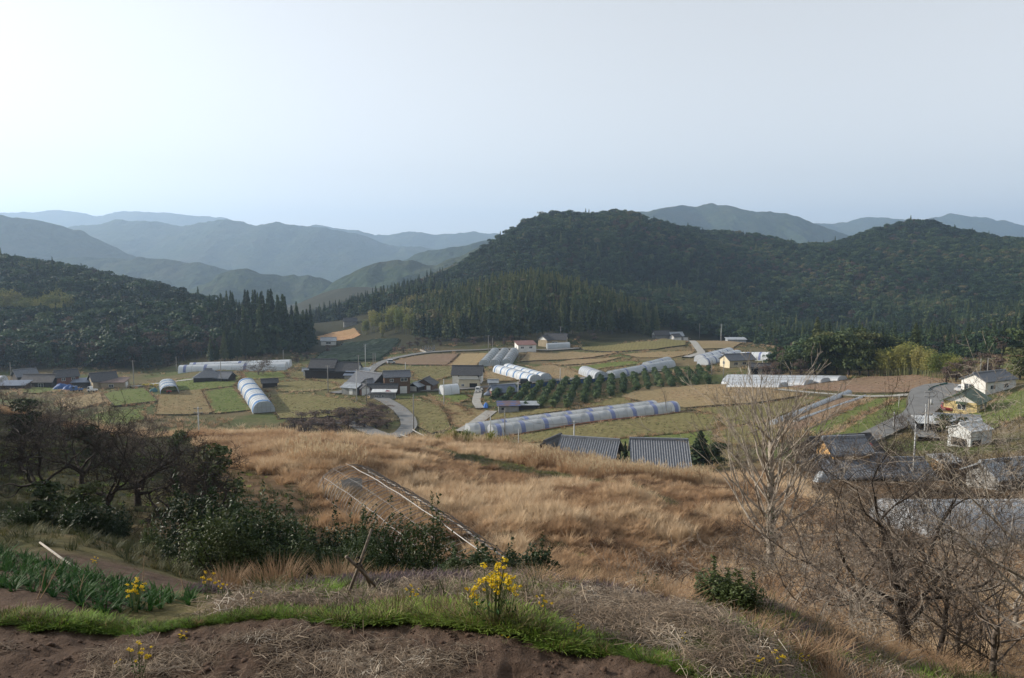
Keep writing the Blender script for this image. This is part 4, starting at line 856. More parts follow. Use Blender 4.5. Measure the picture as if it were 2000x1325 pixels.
tunnel('greenhouse', g(332, 772), g(327, 757), 5.6, 2.8, 'short open white tunnel with blue bands sheltering a red machine', FILMW, (.08, .45, .8), STRIPEL, 2.2, front=None)
p0, p1 = np.array(g(352, 728)), np.array(g(560, 722))
tunnel('greenhouse', p0, p1, 5, 2.8, 'long white tunnel at the foot of the west wood, nearer of two', FILMW, (.06, .25, .62), STRIPE, 1.2, step=5)
tunnel('greenhouse', p0 + (2, 6.2, .3), p1 + (0, 6.2, .3), 5, 2.8, 'long white tunnel at the foot of the west wood, farther of two', FILMW, (.05, .5), STRIPE, 1.2, step=5)
tunnel('greenhouse', g(8, 750), g(-60, 750), 5, 2.8, 'white tunnel end showing at the edge beyond the long farmhouse', FILMW, (), step=4)
tunnel('greenhouse', np.array(g(862, 772)), np.array(g(893, 769)), 4.6, 3.0, 'short white tunnel hut beside the lane', FILMW, (), step=2.2)
for i, (a, b, w_) in enumerate((((945, 717), (967, 692), 'left'), ((966, 717), (986, 692), 'middle'), ((988, 716), (1004, 692), 'right'))):
    tunnel('greenhouse', g(*a), g(*b), 4.4, 2.8, f'grey film tunnel with dark hoops, {w_} of the three side by side', FILMG, np.linspace(.08, .9, 7), PIPED, .9, step=4, front='frame')
tunnel('greenhouse', g(1046, 748), g(973, 727), 4.6, 2.6, 'white tunnel with blue bands by the lane, nearer of the pair', FILMW, np.linspace(.06, .95, 6), STRIPEL, 1.1, step=4, front='frame')
tunnel('greenhouse', g(1066, 745), g(992, 724), 4.6, 2.6, 'white tunnel with blue bands by the lane, farther of the pair', FILMW, np.linspace(.1, .9, 5), STRIPEL, 1.1, step=4, front='frame')
tunnel('greenhouse', g(1174, 743), g(1142, 731), 5.0, 2.9, 'short grey-white tunnel standing alone above the bush orchard', FILMS, (.4,), STRIPE, .8, front='frame')
tunnel('greenhouse', g(1192, 739), g(1310, 716), 4.8, 2.4, 'long pale tunnel climbing beside the bush orchard, longest there', FILMG, (.2, .5), STRIPE, .9, step=4, front='frame')
tunnel('greenhouse', g(1262, 722), g(1304, 711), 4.6, 2.6, 'pale tunnel peeping out behind the longest one by the orchard', FILMG, (.1, .6), STRIPE, .9, step=4)
tunnel('greenhouse', g(1372, 714), g(1440, 697), 4.8, 2.6, 'white tunnel with narrow blue bands left of the cream house, nearer of two', FILMW, np.linspace(.04, .8, 5), STRIPE, 1.0, step=4)
tunnel('greenhouse', g(1366, 707), g(1424, 692), 4.8, 2.6, 'white tunnel with narrow blue bands left of the cream house, farther of two', FILMW, np.linspace(.04, .8, 4), STRIPE, 1.0, step=4)
tunnel('greenhouse', g(1447, 704), g(1503, 704), 4.6, 3.0, 'short white tunnel lying crosswise behind the cream house', FILMW, (.28, .73), STRIPE, .9, step=3)
for i, (a, b, nm) in enumerate((((1424, 741), (1645, 745), 'farthest'), ((1420, 746), (1612, 749), 'second farthest'), ((1418, 751), (1580, 753), 'second nearest'), ((1428, 757), (1530, 758), 'nearest'))):
    tunnel('low_tunnel', g(*a), g(*b), 5.0, 1.3, f'long low white film tunnel beside the tan field, {nm} of four', FILMS, (), step=5)
tunnel('greenhouse', g(1068, 682), g(1112, 680), 4.5, 2.6, 'grey tunnel in front of the dark farmhouse under the cedars', FILMG, (), step=4)
BB = tunnel('greenhouse', g(958, 852), g(1318, 804), 5.2, 2.4, 'long clear tunnel with violet-blue bands beside the red earth strip', FILMC, np.linspace(.03, .98, 9), STRIPE, 1.1, step=2.5)
p0, p1 = np.array(g(958, 852)), np.array(g(1318, 804)); d = (p1 - p0)[:2] / np.linalg.norm((p1 - p0)[:2]); nv = np.array([-d[1], d[0]])
def off(p, s, a=0): q = p[:2] + nv * s + d * a; return (q[0], q[1], Tz(q[0], q[1]) + .25)
tunnel('greenhouse', off(p0, 5.3, -4), off(p1, 5.3, -3), 5.2, 2.4, 'long clear tunnel with violet-blue bands, behind the one by the red earth', FILMC, np.linspace(.06, .97, 9), STRIPE, 1.1, step=2.5)
sheet('earth_strip', [off(p0, -2.6, 2)[:2], off(p1, -2.6, 1)[:2], off(p1, -4.0, 1)[:2], off(p0, -4.0, 4)[:2]], REDSOIL, .22)
tunnel('greenhouse', g(1752, 1046, 40), (g(2075, 1040, 40)), 6.0, 2.5, 'big white film tunnel behind the bare branches at the right', FILMS, (), step=3, lift=-.2)
# ================================================================== VEGETATION
def ordw(n):
    a = ['', 'first', 'second', 'third', 'fourth', 'fifth', 'sixth', 'seventh', 'eighth', 'ninth', 'tenth', 'eleventh', 'twelfth', 'thirteenth', 'fourteenth', 'fifteenth', 'sixteenth', 'seventeenth', 'eighteenth', 'nineteenth']
    t = ['', '', 'twenty', 'thirty', 'forty', 'fifty', 'sixty', 'seventy', 'eighty', 'ninety']
    return a[n] if n < 20 else (t[n // 10][:-1] + 'ieth' if n % 10 == 0 else t[n // 10] + '-' + a[n % 10])
LF_GOLD = leafmat('dry_grass_blades', ((0, (.17, .105, .065)), (.3, (.35, .222, .13)), (.65, (.50, .345, .21)), (1, (.64, .50, .34))), trans=.35, rough=.8, spec=.1)
LF_PLUME = leafmat('pale_plumes', ((0, (.36, .27, .16)), (1, (.62, .52, .36))), trans=.4, rough=.9, spec=.05)
LF_GRASS = leafmat('green_grass_blades', ((0, (.08, .16, .022)), (.5, (.19, .32, .045)), (1, (.32, .42, .09))), trans=.35, rough=.6, spec=.2)
LF_DULL = leafmat('dull_weeds', ((0, (.03, .04, .015)), (.5, (.085, .09, .033)), (1, (.19, .155, .07))), trans=.25, rough=.7)
LF_STRAW = leafmat('straw', ((0, (.12, .088, .062)), (.5, (.26, .20, .145)), (.85, (.40, .33, .25)), (1, (.62, .55, .45))), trans=.1, rough=.8, spec=.2)
LF_PURP = leafmat('purple_weed', ((0, (.07, .075, .04)), (.5, (.14, .105, .11)), (1, (.17, .125, .15))), trans=.25, rough=.7)
LF_GLOSS = leafmat('glossy_leaves', ((0, (.016, .034, .012)), (.5, (.034, .062, .018)), (1, (.085, .11, .032))), source='rand', trans=.2, rough=.5, spec=.3, noise_scale=9)
LF_STRAP = leafmat('strap_leaves', ((0, (.018, .06, .016)), (1, (.05, .12, .026))), source='rand', trans=.25, rough=.6, spec=.12, noise_scale=5)
LF_BUSH = leafmat('orchard_leaves', ((0, (.032, .062, .022)), (.6, (.062, .105, .034)), (1, (.11, .15, .052))), source='rand', trans=.2, rough=.5, noise_scale=1.2)
def tuft(name, mat, n, h, base, lean, width, seed, curl=.5, hv=.4, plume=None):
    r = np.random.default_rng(seed); a = r.uniform(0, 6.283, n); b = np.sqrt(r.uniform(0, 1, n)) * base; ph = a + r.normal(0, .7, n)
    P0 = np.stack([np.cos(a) * b, np.sin(a) * b, np.zeros(n)], 1); L = h * r.uniform(1 - hv, 1 + hv * .4, n); le = lean * r.uniform(.25, 1.2, n)
    D = np.stack([np.cos(ph), np.sin(ph), np.zeros(n)], 1); S = np.stack([-np.sin(ph), np.cos(ph), np.zeros(n)], 1)
    rows = []
    for t, w in ((0, 1.0), (.4, .9), (.75, .6), (1, .08)):
        rad = (le * t + curl * le * t * t) * L; z = L * t * (1 - .28 * le * t) 
        c = P0 + D * rad[:, None] + np.stack([0 * z, 0 * z, z], 1); rows += [c - S * (width * w / 2), c + S * (width * w / 2)]
    V = np.stack(rows, 1).reshape(-1, 3); k = np.arange(n)[:, None] * 8
    Q = np.concatenate([k + np.array([[0, 1, 3, 2]]), k + np.array([[2, 3, 5, 4]]), k + np.array([[4, 5, 7, 6]])])
    mats = [mat]
    if plume:
        m = max(3, n // 9); i = r.integers(0, n, m); tip = V.reshape(n, 8, 3)[i, 6]; v = []; q = []
        for j, tpt in enumerate(tip):
            for s in range(5):
                a2 = r.uniform(0, 6.28); e = tpt + np.array([math.cos(a2) * .05, math.sin(a2) * .05, .02 + .05 * s]) * (h / 1.5); sd = np.array([-math.sin(a2), math.cos(a2), .3]) * .014 * (h / 1.5) * 1.6
                o_ = len(V) + len(v); v += [tpt + (0, 0, .04 * s * h / 1.5), e + sd, e + (e - tpt) * .8 + (0, 0, .05), e - sd]; q.append([o_, o_ + 1, o_ + 2, o_ + 3])
        nb = len(Q); V = np.concatenate([V, np.array(v)]); Q = np.concatenate([Q, np.array(q)]); mats.append(plume)
    me = fast_mesh(name, V, Q, mats)
    if plume: mi = np.zeros(len(Q), np.int32); mi[nb:] = 1; me.polygons.foreach_set('material_index', mi)
    return me
def patch(name, mat, size, clumps, per, h, width, seed, lean=.7, curl=.7, noise_h=.5):
    """a piece of sward: many small tufts merged into one square of turf"""
    r = np.random.default_rng(seed); cx = r.uniform(-size / 2, size / 2, (clumps, 2)); n = clumps * per; k = np.repeat(np.arange(clumps), per)
    ch = h * (1 - noise_h / 2 + noise_h * r.uniform(0, 1, clumps)); cd = r.uniform(0, 6.283, clumps)
    a = r.uniform(0, 6.283, n); ph = np.where(r.uniform(0, 1, n) < .45, cd[k] + r.normal(0, .5, n), a); b = np.abs(r.normal(0, .09, n)) * size / 2
    P0 = np.stack([cx[k, 0] + np.cos(a) * b, cx[k, 1] + np.sin(a) * b, np.zeros(n)], 1); L = ch[k] * r.uniform(.55, 1.2, n); le = lean * r.uniform(.3, 1.3, n)
    D = np.stack([np.cos(ph), np.sin(ph), np.zeros(n)], 1); S = np.stack([-np.sin(ph), np.cos(ph), np.zeros(n)], 1); rows = []
    for t, w in ((0, 1.0), (.55, .8), (1, .12)):
        rad = (le * t + curl * le * t * t) * L; z = L * t * (1 - .3 * le * t); c = P0 + D * rad[:, None] + np.stack([0 * z, 0 * z, z], 1); rows += [c - S * (width * w / 2), c + S * (width * w / 2)]
    V = np.stack(rows, 1).reshape(-1, 3); q_ = np.arange(n)[:, None] * 6
    return fast_mesh(name, V, np.concatenate([q_ + np.array([[0, 1, 3, 2]]), q_ + np.array([[2, 3, 5, 4]])]), mat)
GOLDP = [patch('dry_sward', LF_GOLD, 2.0, 24, 46, .46, .026, s, lean=.6, noise_h=.9) for s in (1, 2, 3, 4)]
GOLDN = [patch('dry_sward_near', LF_GOLD, 1.2, 16, 56, .36, .012, s, noise_h=.9) for s in (5, 6, 7)]
GOLDS = [tuft('dry_tuft', LF_GOLD, 26, .5, .22, .75, .03, s, curl=.7) for s in (1, 2, 3)]
SUSUKI = [tuft('tall_grass', LF_GOLD, 60, 1.15, .3, .28, .022, s, curl=.9, plume=LF_PLUME) for s in (5, 6, 7)]
GRASSES = [tuft('grass', LF_GRASS, 60, .2, .12, .7, .009, s, curl=.6) for s in (8, 9, 10)]
WEEDS = [tuft('weed', LF_DULL, 26, .3, .16, .8, .016, s, curl=.6) for s in (11, 12, 13)]
PURPS = [tuft('purple_weed', LF_PURP, 50, .16, .14, .6, .016, s) for s in (14, 15)]
def straw_mesh(seed, n=38, spread=.35, lmin=.08, lmax=.42, mat=LF_STRAW):
    r = np.random.default_rng(seed); v = []; q = []; main = r.uniform(0, 3.14)
    for i in range(n):
        c = np.array([*r.normal(0, spread * .5, 2), abs(r.normal(.012, .02))]); a = main + r.normal(0, .8); L = r.uniform(lmin, lmax); d = np.array([math.cos(a), math.sin(a), r.normal(0, .12)]); s = np.array([-math.sin(a), math.cos(a), r.normal(0, .3)]) * r.uniform(.002, .0055)
        bend = np.array([*r.normal(0, .03, 2), abs(r.normal(0, .03))]); k = len(v); v += [c - d * L / 2 - s, c - d * L / 2 + s, c + bend + s, c + bend - s, c + d * L / 2 + s, c + d * L / 2 - s]; q += [[k, k + 1, k + 2, k + 3], [k + 3, k + 2, k + 4, k + 5]]
    return fast_mesh('straw', np.array(v), np.array(q), mat)
STRAWS = [straw_mesh(s) for s in range(40, 45)] + [straw_mesh(47, 40, .16, .15, .3)]
def rnd(n, x0, x1, y0, y1): return np.column_stack([rng.uniform(x0, x1, n), rng.uniform(y0, y1, n)])
def onground(q, dz=0): return np.column_stack([q, T(q[:, 0], q[:, 1]) + dz])
def pathdist(q): return np.min(np.linalg.norm(q[:, None] - PATH[None, ::3], axis=2), 1)
# ---- shaded hollow test: plan polygon of the old orchard
HOLLOW = np.array([(-60, 95), (-36, 86), (-28, 71), (-18.5, 57), (-11.5, 47), (-9.3, 39), (-5, 29), (-.5, 21), (-3, 14), (-12, 13), (-40, 13), (-60, 60)])
# dry grassland
def dens_pts(n, y0, y1, pw=1.0):
    y = (rng.uniform(0, 1, n) * (y1 ** pw - y0 ** pw) + y0 ** pw) ** (1 / pw); x = y * rng.uniform(-.70, .74, n); return np.column_stack([x, y])
def sward(name, q, protos, scl, tint0=.4):
    u = uof(q); north = np.interp(u, [0, 330, 600, 820, 900, 1050, 1200, 1400, 1500, 1700, 2100], [118, 112, 103, 99, 98, 100, 96, 90, 84, 66, 60])
    near = np.interp(u, [0, 400, 860, 1060, 1200, 1400, 1500, 1700, 2100], [30, 30, 21, 18, 16, 17, 18, 18, 18])
    m_ = (q[:, 1] < north) & (q[:, 1] > near) & (pathdist(q) > 2.2) & ~inside(q, HOLLOW); q = q[m_]
    pat = vnoise(q[:, 0] / 5, q[:, 1] / 5, 61); p2 = vnoise(q[:, 0] / 2.2, q[:, 1] / 2.2, 62); bald = (vnoise(q[:, 0] / 9, q[:, 1] / 9, 63) > .76) & (pat < .55)
    q, pat, p2 = q[~bald], pat[~bald], p2[~bald]; n_ = len(q); hz = (.45 + 1.25 * p2 * p2 + .5 * (pat > .62)) * rng.uniform(.8, 1.2, n_)
    scatter(name, onground(q, -.04), protos, np.clip(tint0 + .7 * (pat - .5) + .9 * (p2 - .5) + rng.normal(.2, .14, n_), 0, 1), np.column_stack([np.full(n_, scl), np.full(n_, scl), hz * scl])); print(name, n_)
q = jit(-75, 75, 33, 118, 1.42); sward('dry_grass', q[np.abs(q[:, 0]) < q[:, 1] * .76], GOLDP, 1.0)
q = jit(-26, 27, 12, 34, .82); sward('dry_grass_near', q[np.abs(q[:, 0]) < q[:, 1] * .78], GOLDN, 1.0)
q = dens_pts(2600, 22, 98, 1.4); q = q[~inside(q, HOLLOW) & (pathdist(q) > 2.0) & (vnoise(q[:, 0] / 4, q[:, 1] / 4, 73) > .42) & (q[:, 1] < np.interp(uof(q), [0, 600, 900, 1400, 1700, 2100], [105, 98, 94, 80, 62, 56]))]
LONE = [tuft('lone_tuft', LF_GOLD, 70, .75, .13, .55, .02, s, curl=.9) for s in (51, 52, 53)]
scatter('grass_tufts', onground(q, -.03), LONE, np.clip(rng.normal(.62, .25, len(q)), 0, 1), rng.uniform(.5, 1.15, len(q)))
# tall plumed grass along the crest and bank
tl = []
for (u0, u1, Y0, Y1, n) in ((1010, 1390, 68, 84, 1500), (320, 620, 96, 106, 420), (860, 1060, 92, 99, 260), (130, 420, 98, 112, 520), (560, 700, 58, 66, 160), (700, 1000, 96, 100, 120)):
    Y = rng.uniform(Y0, Y1, n); uu_ = rng.uniform(u0, u1, n); tl.append(np.column_stack([(uu_ - 1000) / F * Y, Y]))
q = np.concatenate(tl); q = q[(vnoise(q[:, 0] / 3, q[:, 1] / 3, 71) > .3) & (pathdist(q) > 2.4)]
scatter('plumed_grass', onground(q, -.05), SUSUKI, np.clip(.35 + .4 * vnoise(q[:, 0] / 6, q[:, 1] / 6, 72) + rng.normal(0, .15, len(q)), 0, 1), rng.uniform(.7, 1.35, len(q)))
# green and dull low growth: hollow, path verge, patches in the grassland
q = np.concatenate([dens_pts(15000, 13, 95, 1.4), PATH[rng.integers(0, len(PATH), 2500)] + rng.normal(0, 1.1, (2500, 2)), rnd(1500, -8, 8, 44, 66)])
ins = inside(q, HOLLOW); gp = vnoise(q[:, 0] / 9, q[:, 1] / 9, 63) > .74; pd = pathdist(q) < 1.8
q = q[(ins | gp | pd) & ((q[:, 1] > 19) | (q[:, 0] > -3))]; g1 = vnoise(q[:, 0] / 6, q[:, 1] / 6, 64)
scatter('weeds', onground(q, -.02), WEEDS + GRASSES, np.clip(g1 + rng.normal(0, .15, len(q)), 0, 1), rng.uniform(.5, 1.2, len(q)), pick=np.where(rng.uniform(0, 1, len(q)) < .88 + .05 * (g1 < .5), rng.integers(0, 3, len(q)), rng.integers(3, 6, len(q))))
q = rnd(1500, -17, -3.2, 12.6, 22); q = q[(q[:, 1] > 13.4 - .28 * (q[:, 0] + 5) * (q[:, 0] > -5)) & (vnoise(q[:, 0] * .6, q[:, 1] * .6, 67) > .35)]
scatter('bank_growth', onground(q, -.02), WEEDS, np.clip(rng.normal(.3, .25, len(q)), 0, 1), rng.uniform(.3, .8, len(q)))
# ragged growth on the valley floor between the fields
q = dens_pts(30000, 110, 420, 1.5); u = uof(q); m_ = (u > -40) & (u < 2080) & (vnoise(q[:, 0] / 10, q[:, 1] / 10, 65) > .52)
q = q[m_]
FIELDS = [o for o in bpy.data.objects if o.name.split('.')[0] in ('field', 'road', 'earth_strip')]
edges = []; ok = np.ones(len(q), bool)
for o in FIELDS:
    me = o.data; c = np.empty(len(me.vertices) * 3, np.float32); me.vertices.foreach_get('co', c); c = c.reshape(-1, 3)[:, :2]
    if o.name.startswith('field'):
        nsk = sum(1 for p in me.polygons if p.material_index == 1); ring = c[-2 * nsk:-nsk]; edges.append(ring); ok &= ~inside(q, ring)
    elif o.name.startswith('road'): n4 = len(c) // 4; ok &= ~inside(q, np.concatenate([c[:n4], c[n4:2 * n4][::-1]]))
q = q[ok]
er = np.concatenate([np.repeat(e, 5, 0) + rng.normal(0, .45, (len(e) * 5, 2)) for e in edges])
ez = T(er[:, 0], er[:, 1])
k = np.concatenate([np.zeros(len(q)), np.ones(len(er))]); q = np.concatenate([q, er]); g1 = vnoise(q[:, 0] / 14, q[:, 1] / 14, 66)
n_ = len(q); pk = np.where(rng.uniform(0, 1, n_) < .30, rng.integers(0, 3, n_), 3 + rng.integers(0, 3, n_))
scatter('field_margin_growth', onground(q, 0), GOLDS + WEEDS, np.clip(g1 * .8 + rng.normal(.1, .18, n_), 0, 1), rng.uniform(.7, 1.9, n_) * np.where(k > 0, 1.0, 1.5) , pick=pk)
print('margin', n_)

sq = []; st_ = []
for poly, lift, mn in FIELD_INFO:
    if poly[:, 1].min() > 340 or mn in ('tea_rows_ground', 'bare_orange_earth', 'straw_stripes'): continue
    lo, hi = poly.min(0), poly.max(0); n_ = int(np.prod(hi - lo) * .42); p_ = np.column_stack([rng.uniform(lo[0], hi[0], n_), rng.uniform(lo[1], hi[1], n_)]); p_ = p_[inside(p_, poly)]; p_ = p_[vnoise(p_[:, 0] / 6, p_[:, 1] / 6, 91) > .35]
    sq.append(np.column_stack([p_, T(p_[:, 0], p_[:, 1]) + lift])); st_.append(np.full(len(p_), 1 if mn in ('young_grass',) else 0 if mn in ('olive_stubble',) else 2))
sq = np.concatenate(sq); st_ = np.concatenate(st_); n_ = len(sq); FG = [tuft('field_grass', LF_GRASS, 12, .3, .25, .8, .05, 95)]; FW = [tuft('field_weed', LF_DULL, 12, .3, .25, .8, .05, 96)]; FS = [tuft('field_straw', LF_GOLD, 12, .28, .25, .8, .045, 97)]
r_ = rng.uniform(0, 1, n_); pk = np.where(st_ == 1, np.where(r_ < .6, 0, 1), np.where(st_ == 0, np.where(r_ < .6, 1, np.where(r_ < .85, 2, 0)), np.where(r_ < .75, 2, 1)))
scatter('field_stubble', sq, FG + FW + FS, np.clip(rng.normal(.35, .25, n_), 0, 1), rng.uniform(.35, .95, n_), pick=pk); print('stubble', n_)
# ------------------------------------------------------------------ individual trees and bushes
def single(me, name, x, y, h, label, cat, group=None, rz=None, w=1.0, dz=0, tint=None):
    o = link_obj(name, me, None, (x, y, Tz(x, y) + dz)); o.scale = (h * w, h * w, h); o.rotation_euler = (0, 0, rng.uniform(0, 6.28) if rz is None else rz); tag(o, label, cat, group); return o
def split_tree(name, leaf, wood, crown_name='crown', stem='trunk'):
    return (leaf, wood, crown_name, stem)
# two-part trees: trunk and crown as children of one thing
def sep_mesh(me, base):
    """crown and trunk of a two-material mesh as two meshes"""
    n = len(me.vertices); c = np.empty(n * 3, np.float32); me.vertices.foreach_get('co', c); c = c.reshape(-1, 3); out = []
    for mi in (0, 1):
        fs = [p.vertices[:] for p in me.polygons if p.material_index == mi]
        if not fs: out.append(None); continue
        used = sorted({i for f in fs for i in f}); mp = {a: b for b, a in enumerate(used)}
        m2 = bpy.data.meshes.new(base[mi]); m2.from_pydata(c[used].tolist(), [], [tuple(mp[i] for i in f) for f in fs]); m2.materials.append(me.materials[mi]); m2.update(); out.append(m2)
    return out
LF_C2 = leafmat('cedar_needles_single', ((0, (.014, .028, .011)), (.5, (.032, .055, .019)), (1, (.075, .09, .032))), source='rand', trans=.12, rough=.7, noise_scale=2.5)
LF_B2 = leafmat('evergreen_leaves_single', ((0, (.026, .042, .015)), (.5, (.055, .078, .024)), (1, (.11, .115, .04))), source='rand', trans=.18, rough=.6, noise_scale=2.5)
LF_BB2 = leafmat('bamboo_leaves_single', ((0, (.13, .165, .038)), (.5, (.23, .235, .06)), (1, (.32, .29, .10))), source='rand', trans=.35, rough=.6, noise_scale=3)
LF_BR2 = leafmat('bare_crown_twigs_single', ((0, (.07, .05, .04)), (1, (.15, .105, .085))), source='rand', trans=.1, rough=.9)
CE = [sep_mesh(cedar_mesh('cedar', [LF_C2, BARKD], n=900, seed=50 + s, wid=.16 + .02 * s, bare=.2), ('crown', 'trunk')) for s in range(3)]
BR = [sep_mesh(broad_mesh('evergreen', [LF_B2, BARKD], n=1700, seed=60 + s, lobes=16 + s, leaf=.042, zlo=.2), ('crown', 'trunk')) for s in range(3)]
BA = [sep_mesh(bamboo_mesh('bamboo', [LF_BB2, CULM], seed=70 + s, culms=18, n=1200), ('foliage', 'culms')) for s in range(3)]
def pair(ms, name, x, y, h, label, cat, group=None, w=1.0, dz=-.2):
    r_ = thing(name, (x, y, Tz(x, y) + dz), rng.uniform(0, 6.28), label, cat, group); r_.scale = (h * w, h * w, h)
    for me in ms:
        if me: c = link_obj(me.name.split('.')[0], me, r_)
    return r_
def gpt(u, v, y0=100): p = G(u, v, y0); return p[0], p[1]
# edge of the cedar plantation
for i, u_ in enumerate(np.linspace(812, 1276, 46)):
    v_ = np.interp(u_, [812, 870, 930, 1050, 1180, 1276], [668, 672, 670, 664, 658, 652]) + rng.uniform(-3, 3); x, y = gpt(u_ + rng.uniform(-4, 4), v_, 380)
    pair(CE[i % 3], 'cedar_tree', x, y + 6, rng.uniform(12, 17), 'tall dark cedar in the plantation front row', 'tree', 'front row of the cedar plantation', rng.uniform(.8, 1.15))
# wood edge on the west
for i, u_ in enumerate(np.linspace(395, 602, 26)):
    v_ = np.interp(u_, [395, 520, 602], [716, 700, 678]); x, y = gpt(u_, v_, 330); pair(CE[i % 3], 'cedar_tree', x, y + 5 + rng.uniform(0, 9), rng.uniform(9, 16), 'tall dark cedar at the corner of the west wood', 'tree', 'cedars at the corner of the west wood', rng.uniform(.85, 1.2))
for i, (u_, v_, h_) in enumerate(((715, 655, 11), (735, 650, 14), (757, 648, 15), (780, 648, 16), (800, 655, 14), (725, 640, 12), (768, 640, 15), (792, 640, 14), (745, 660, 10))):
    x, y = gpt(u_, v_, 380); pair(BA[i % 3], 'bamboo_clump', x, y + 2, h_, 'yellow-green bamboo clump in the grove above the tea slope', 'bamboo', 'bamboo grove above the tea slope', 1.1)
for i, (u_, v_, h_) in enumerate(((1720, 736, 8), (1738, 737, 9), (1757, 736, 9.5), (1775, 735, 10), (1795, 733, 10), (1813, 735, 9), (1830, 738, 8.5), (1848, 742, 8), (1866, 742, 7.5), (1884, 744, 7), (1745, 732, 9), (1785, 729, 10), (1820, 731, 8.5))):
    x, y = gpt(u_, v_, 190); pair(BA[i % 3], 'bamboo_clump', x, y + 4, h_, 'sunlit bamboo clump in the grove beyond the ploughed field', 'bamboo', 'bamboo grove beyond the ploughed field', 1.1)
for i, (u_, v_, h_) in enumerate(((1530, 738, 7), (1552, 735, 8), (1575, 737, 9), (1600, 735, 12), (1622, 733, 13), (1645, 734, 13), (1668, 736, 14), (1690, 737, 12), (1708, 738, 10), (1588, 726, 10), (1612, 722, 13), (1640, 720, 14), (1665, 722, 14), (1700, 724, 13), (1545, 726, 8), (1735, 722, 12), (1760, 720, 11))):
    x, y = gpt(u_, v_, 200); pair(BR[i % 3], 'evergreen_tree', x, y + 4, h_, 'round dark evergreen in the copse behind the long low tunnels', 'tree', 'copse behind the long low tunnels', rng.uniform(.9, 1.15))
q = jit(60, 190, 250, 345, 4.4); u = uof(q); lo_ = np.interp(u, [1500, 1560, 1700, 1760, 1900], [262, 258, 252, 262, 250]); hi_ = np.interp(u, [1500, 1560, 1640, 1760, 1900], [285, 300, 330, 330, 300]); q = q[(u > 1505) & (u < 1722) & (q[:, 1] > lo_) & (q[:, 1] < hi_)]
wood('copse_undergrowth', q, lambda q: 6.5 + 3.5 * np.clip(1 - np.abs(uu(q) - 1650) / 130, 0, 1), lambda q: np.stack([.25 + 0 * q[:, 0], .9 + 0 * q[:, 0], .35 + 0 * q[:, 0], .0 + 1.2 * (uu(q) > 1715)], 1), lambda q: .25 + .45 * n1(q, 2, 18))
x, y = gpt(1812, 726, 200); pair(CE[1], 'cedar_tree', x, y + 8, 15, 'lone pointed cedar rising out of the sunlit bamboo grove', 'tree', None, 1.3)
x, y = gpt(1630, 722, 200); pair(CE[0], 'cedar_tree', x, y + 16, 17, 'paler pointed cedar at the back of the evergreen copse', 'tree', None, 1.2)
p = at(1368, 880, 118); pair(CE[2], 'cedar_tree', p[0], 118, 6.2, 'small bronze-green cedar beside the larger tiled roof', 'tree', None, 1.9)
p = at(1402, 880, 116); pair(BR[1], 'evergreen_tree', p[0], 116, 4.2, 'small evergreen bush right of the bronze-green cedar', 'tree', None, 1.0)
p = at(1228, 880, 113.5); pair(CE[0], 'cedar_tree', p[0], 117, 5.6, 'little evergreen peeping between the two tiled roofs', 'tree', None, .9)
for u_, v_, h_, lab in ((1843, 845, 3.6, 'round evergreen bush in front of the grey-roofed shed, larger of two'), (1872, 842, 2.8, 'round evergreen bush in front of the grey-roofed shed, smaller of two'), (1992, 742, 8, 'dark evergreen at the frame edge behind the white hall')):
    x, y = gpt(u_, v_, 100); pair(BR[0], 'evergreen_bush', x, y, h_, lab, 'bush', None, 1.25)
# brown leafless brush on the road bank and slopes
BW = [sep_mesh(broad_mesh('brush', [LF_BR2, BARKD], n=900, seed=80 + s, lobes=14, leaf=.03, flat=.9, zlo=.1), ('crown', 'stems')) for s in range(2)]
for i, (u_, v_) in enumerate(((575, 842), (600, 846), (628, 838), (655, 845), (680, 838), (700, 832), (722, 828), (742, 832), (756, 838), (640, 826), (690, 822), (730, 818), (745, 812), (708, 818), (725, 806), (672, 830), (712, 838), (644, 842), (608, 838), (588, 846), (735, 842), (590, 830), (615, 824), (665, 820))):
    x, y = gpt(u_, v_, 150); pair(BW[i % 2], 'brush_bush', x, y, rng.uniform(2.8, 4.4), 'brown leafless bush on the bank above the bending road', 'bush', 'brush on the road bank', rng.uniform(2.0, 2.7))
for i, (u_, v_, h_) in enumerate(((1860, 752, 5), (1880, 748, 5.5), (1905, 742, 6), (1940, 735, 6.5), (1965, 738, 6), (1520, 742, 6), (1570, 738, 6), (1415, 705, 3.5), (1500, 740, 5))):
    x, y = gpt(u_, v_, 180); pair(BW[i % 2], 'brush_bush', x, y + 3, h_, 'brownish leafless scrub tree along the east field edge', 'tree', 'scrub along the east field edge', 1.3)
for i, (u_, v_, h_) in enumerate(((800, 680, 4), (815, 676, 5), (788, 690, 4), (832, 672, 4), (770, 690, 3.5), (860, 676, 3.5), (960, 676, 3.5), (985, 674, 4), (890, 674, 4), (925, 673, 4.5), (1130, 668, 3.5), (1160, 664, 4), (1000, 668, 4), (640, 690, 5), (600, 702, 4), (580, 708, 4))):
    x, y = gpt(u_, v_, 300); pair(BW[i % 2], 'brush_bush', x, y, h_, 'rusty brown bush along the foot of the plantation', 'bush', 'bushes at the plantation foot', 1.5)
# green bamboo-grass thicket on the crest
for i, (u_, Y_) in enumerate(((855, 97), (872, 99), (890, 98), (908, 97), (926, 99), (945, 98), (880, 95), (915, 94.5), (963, 96), (985, 95))):
    x = (u_ - 1000) / F * Y_; pair(BA[i % 3], 'bamboo_grass_clump', x, Y_, rng.uniform(1.8, 3.0), 'green bamboo-grass clump on the crest before the clear tunnels', 'bamboo', 'thicket on the grass crest', 1.3, dz=-.4)
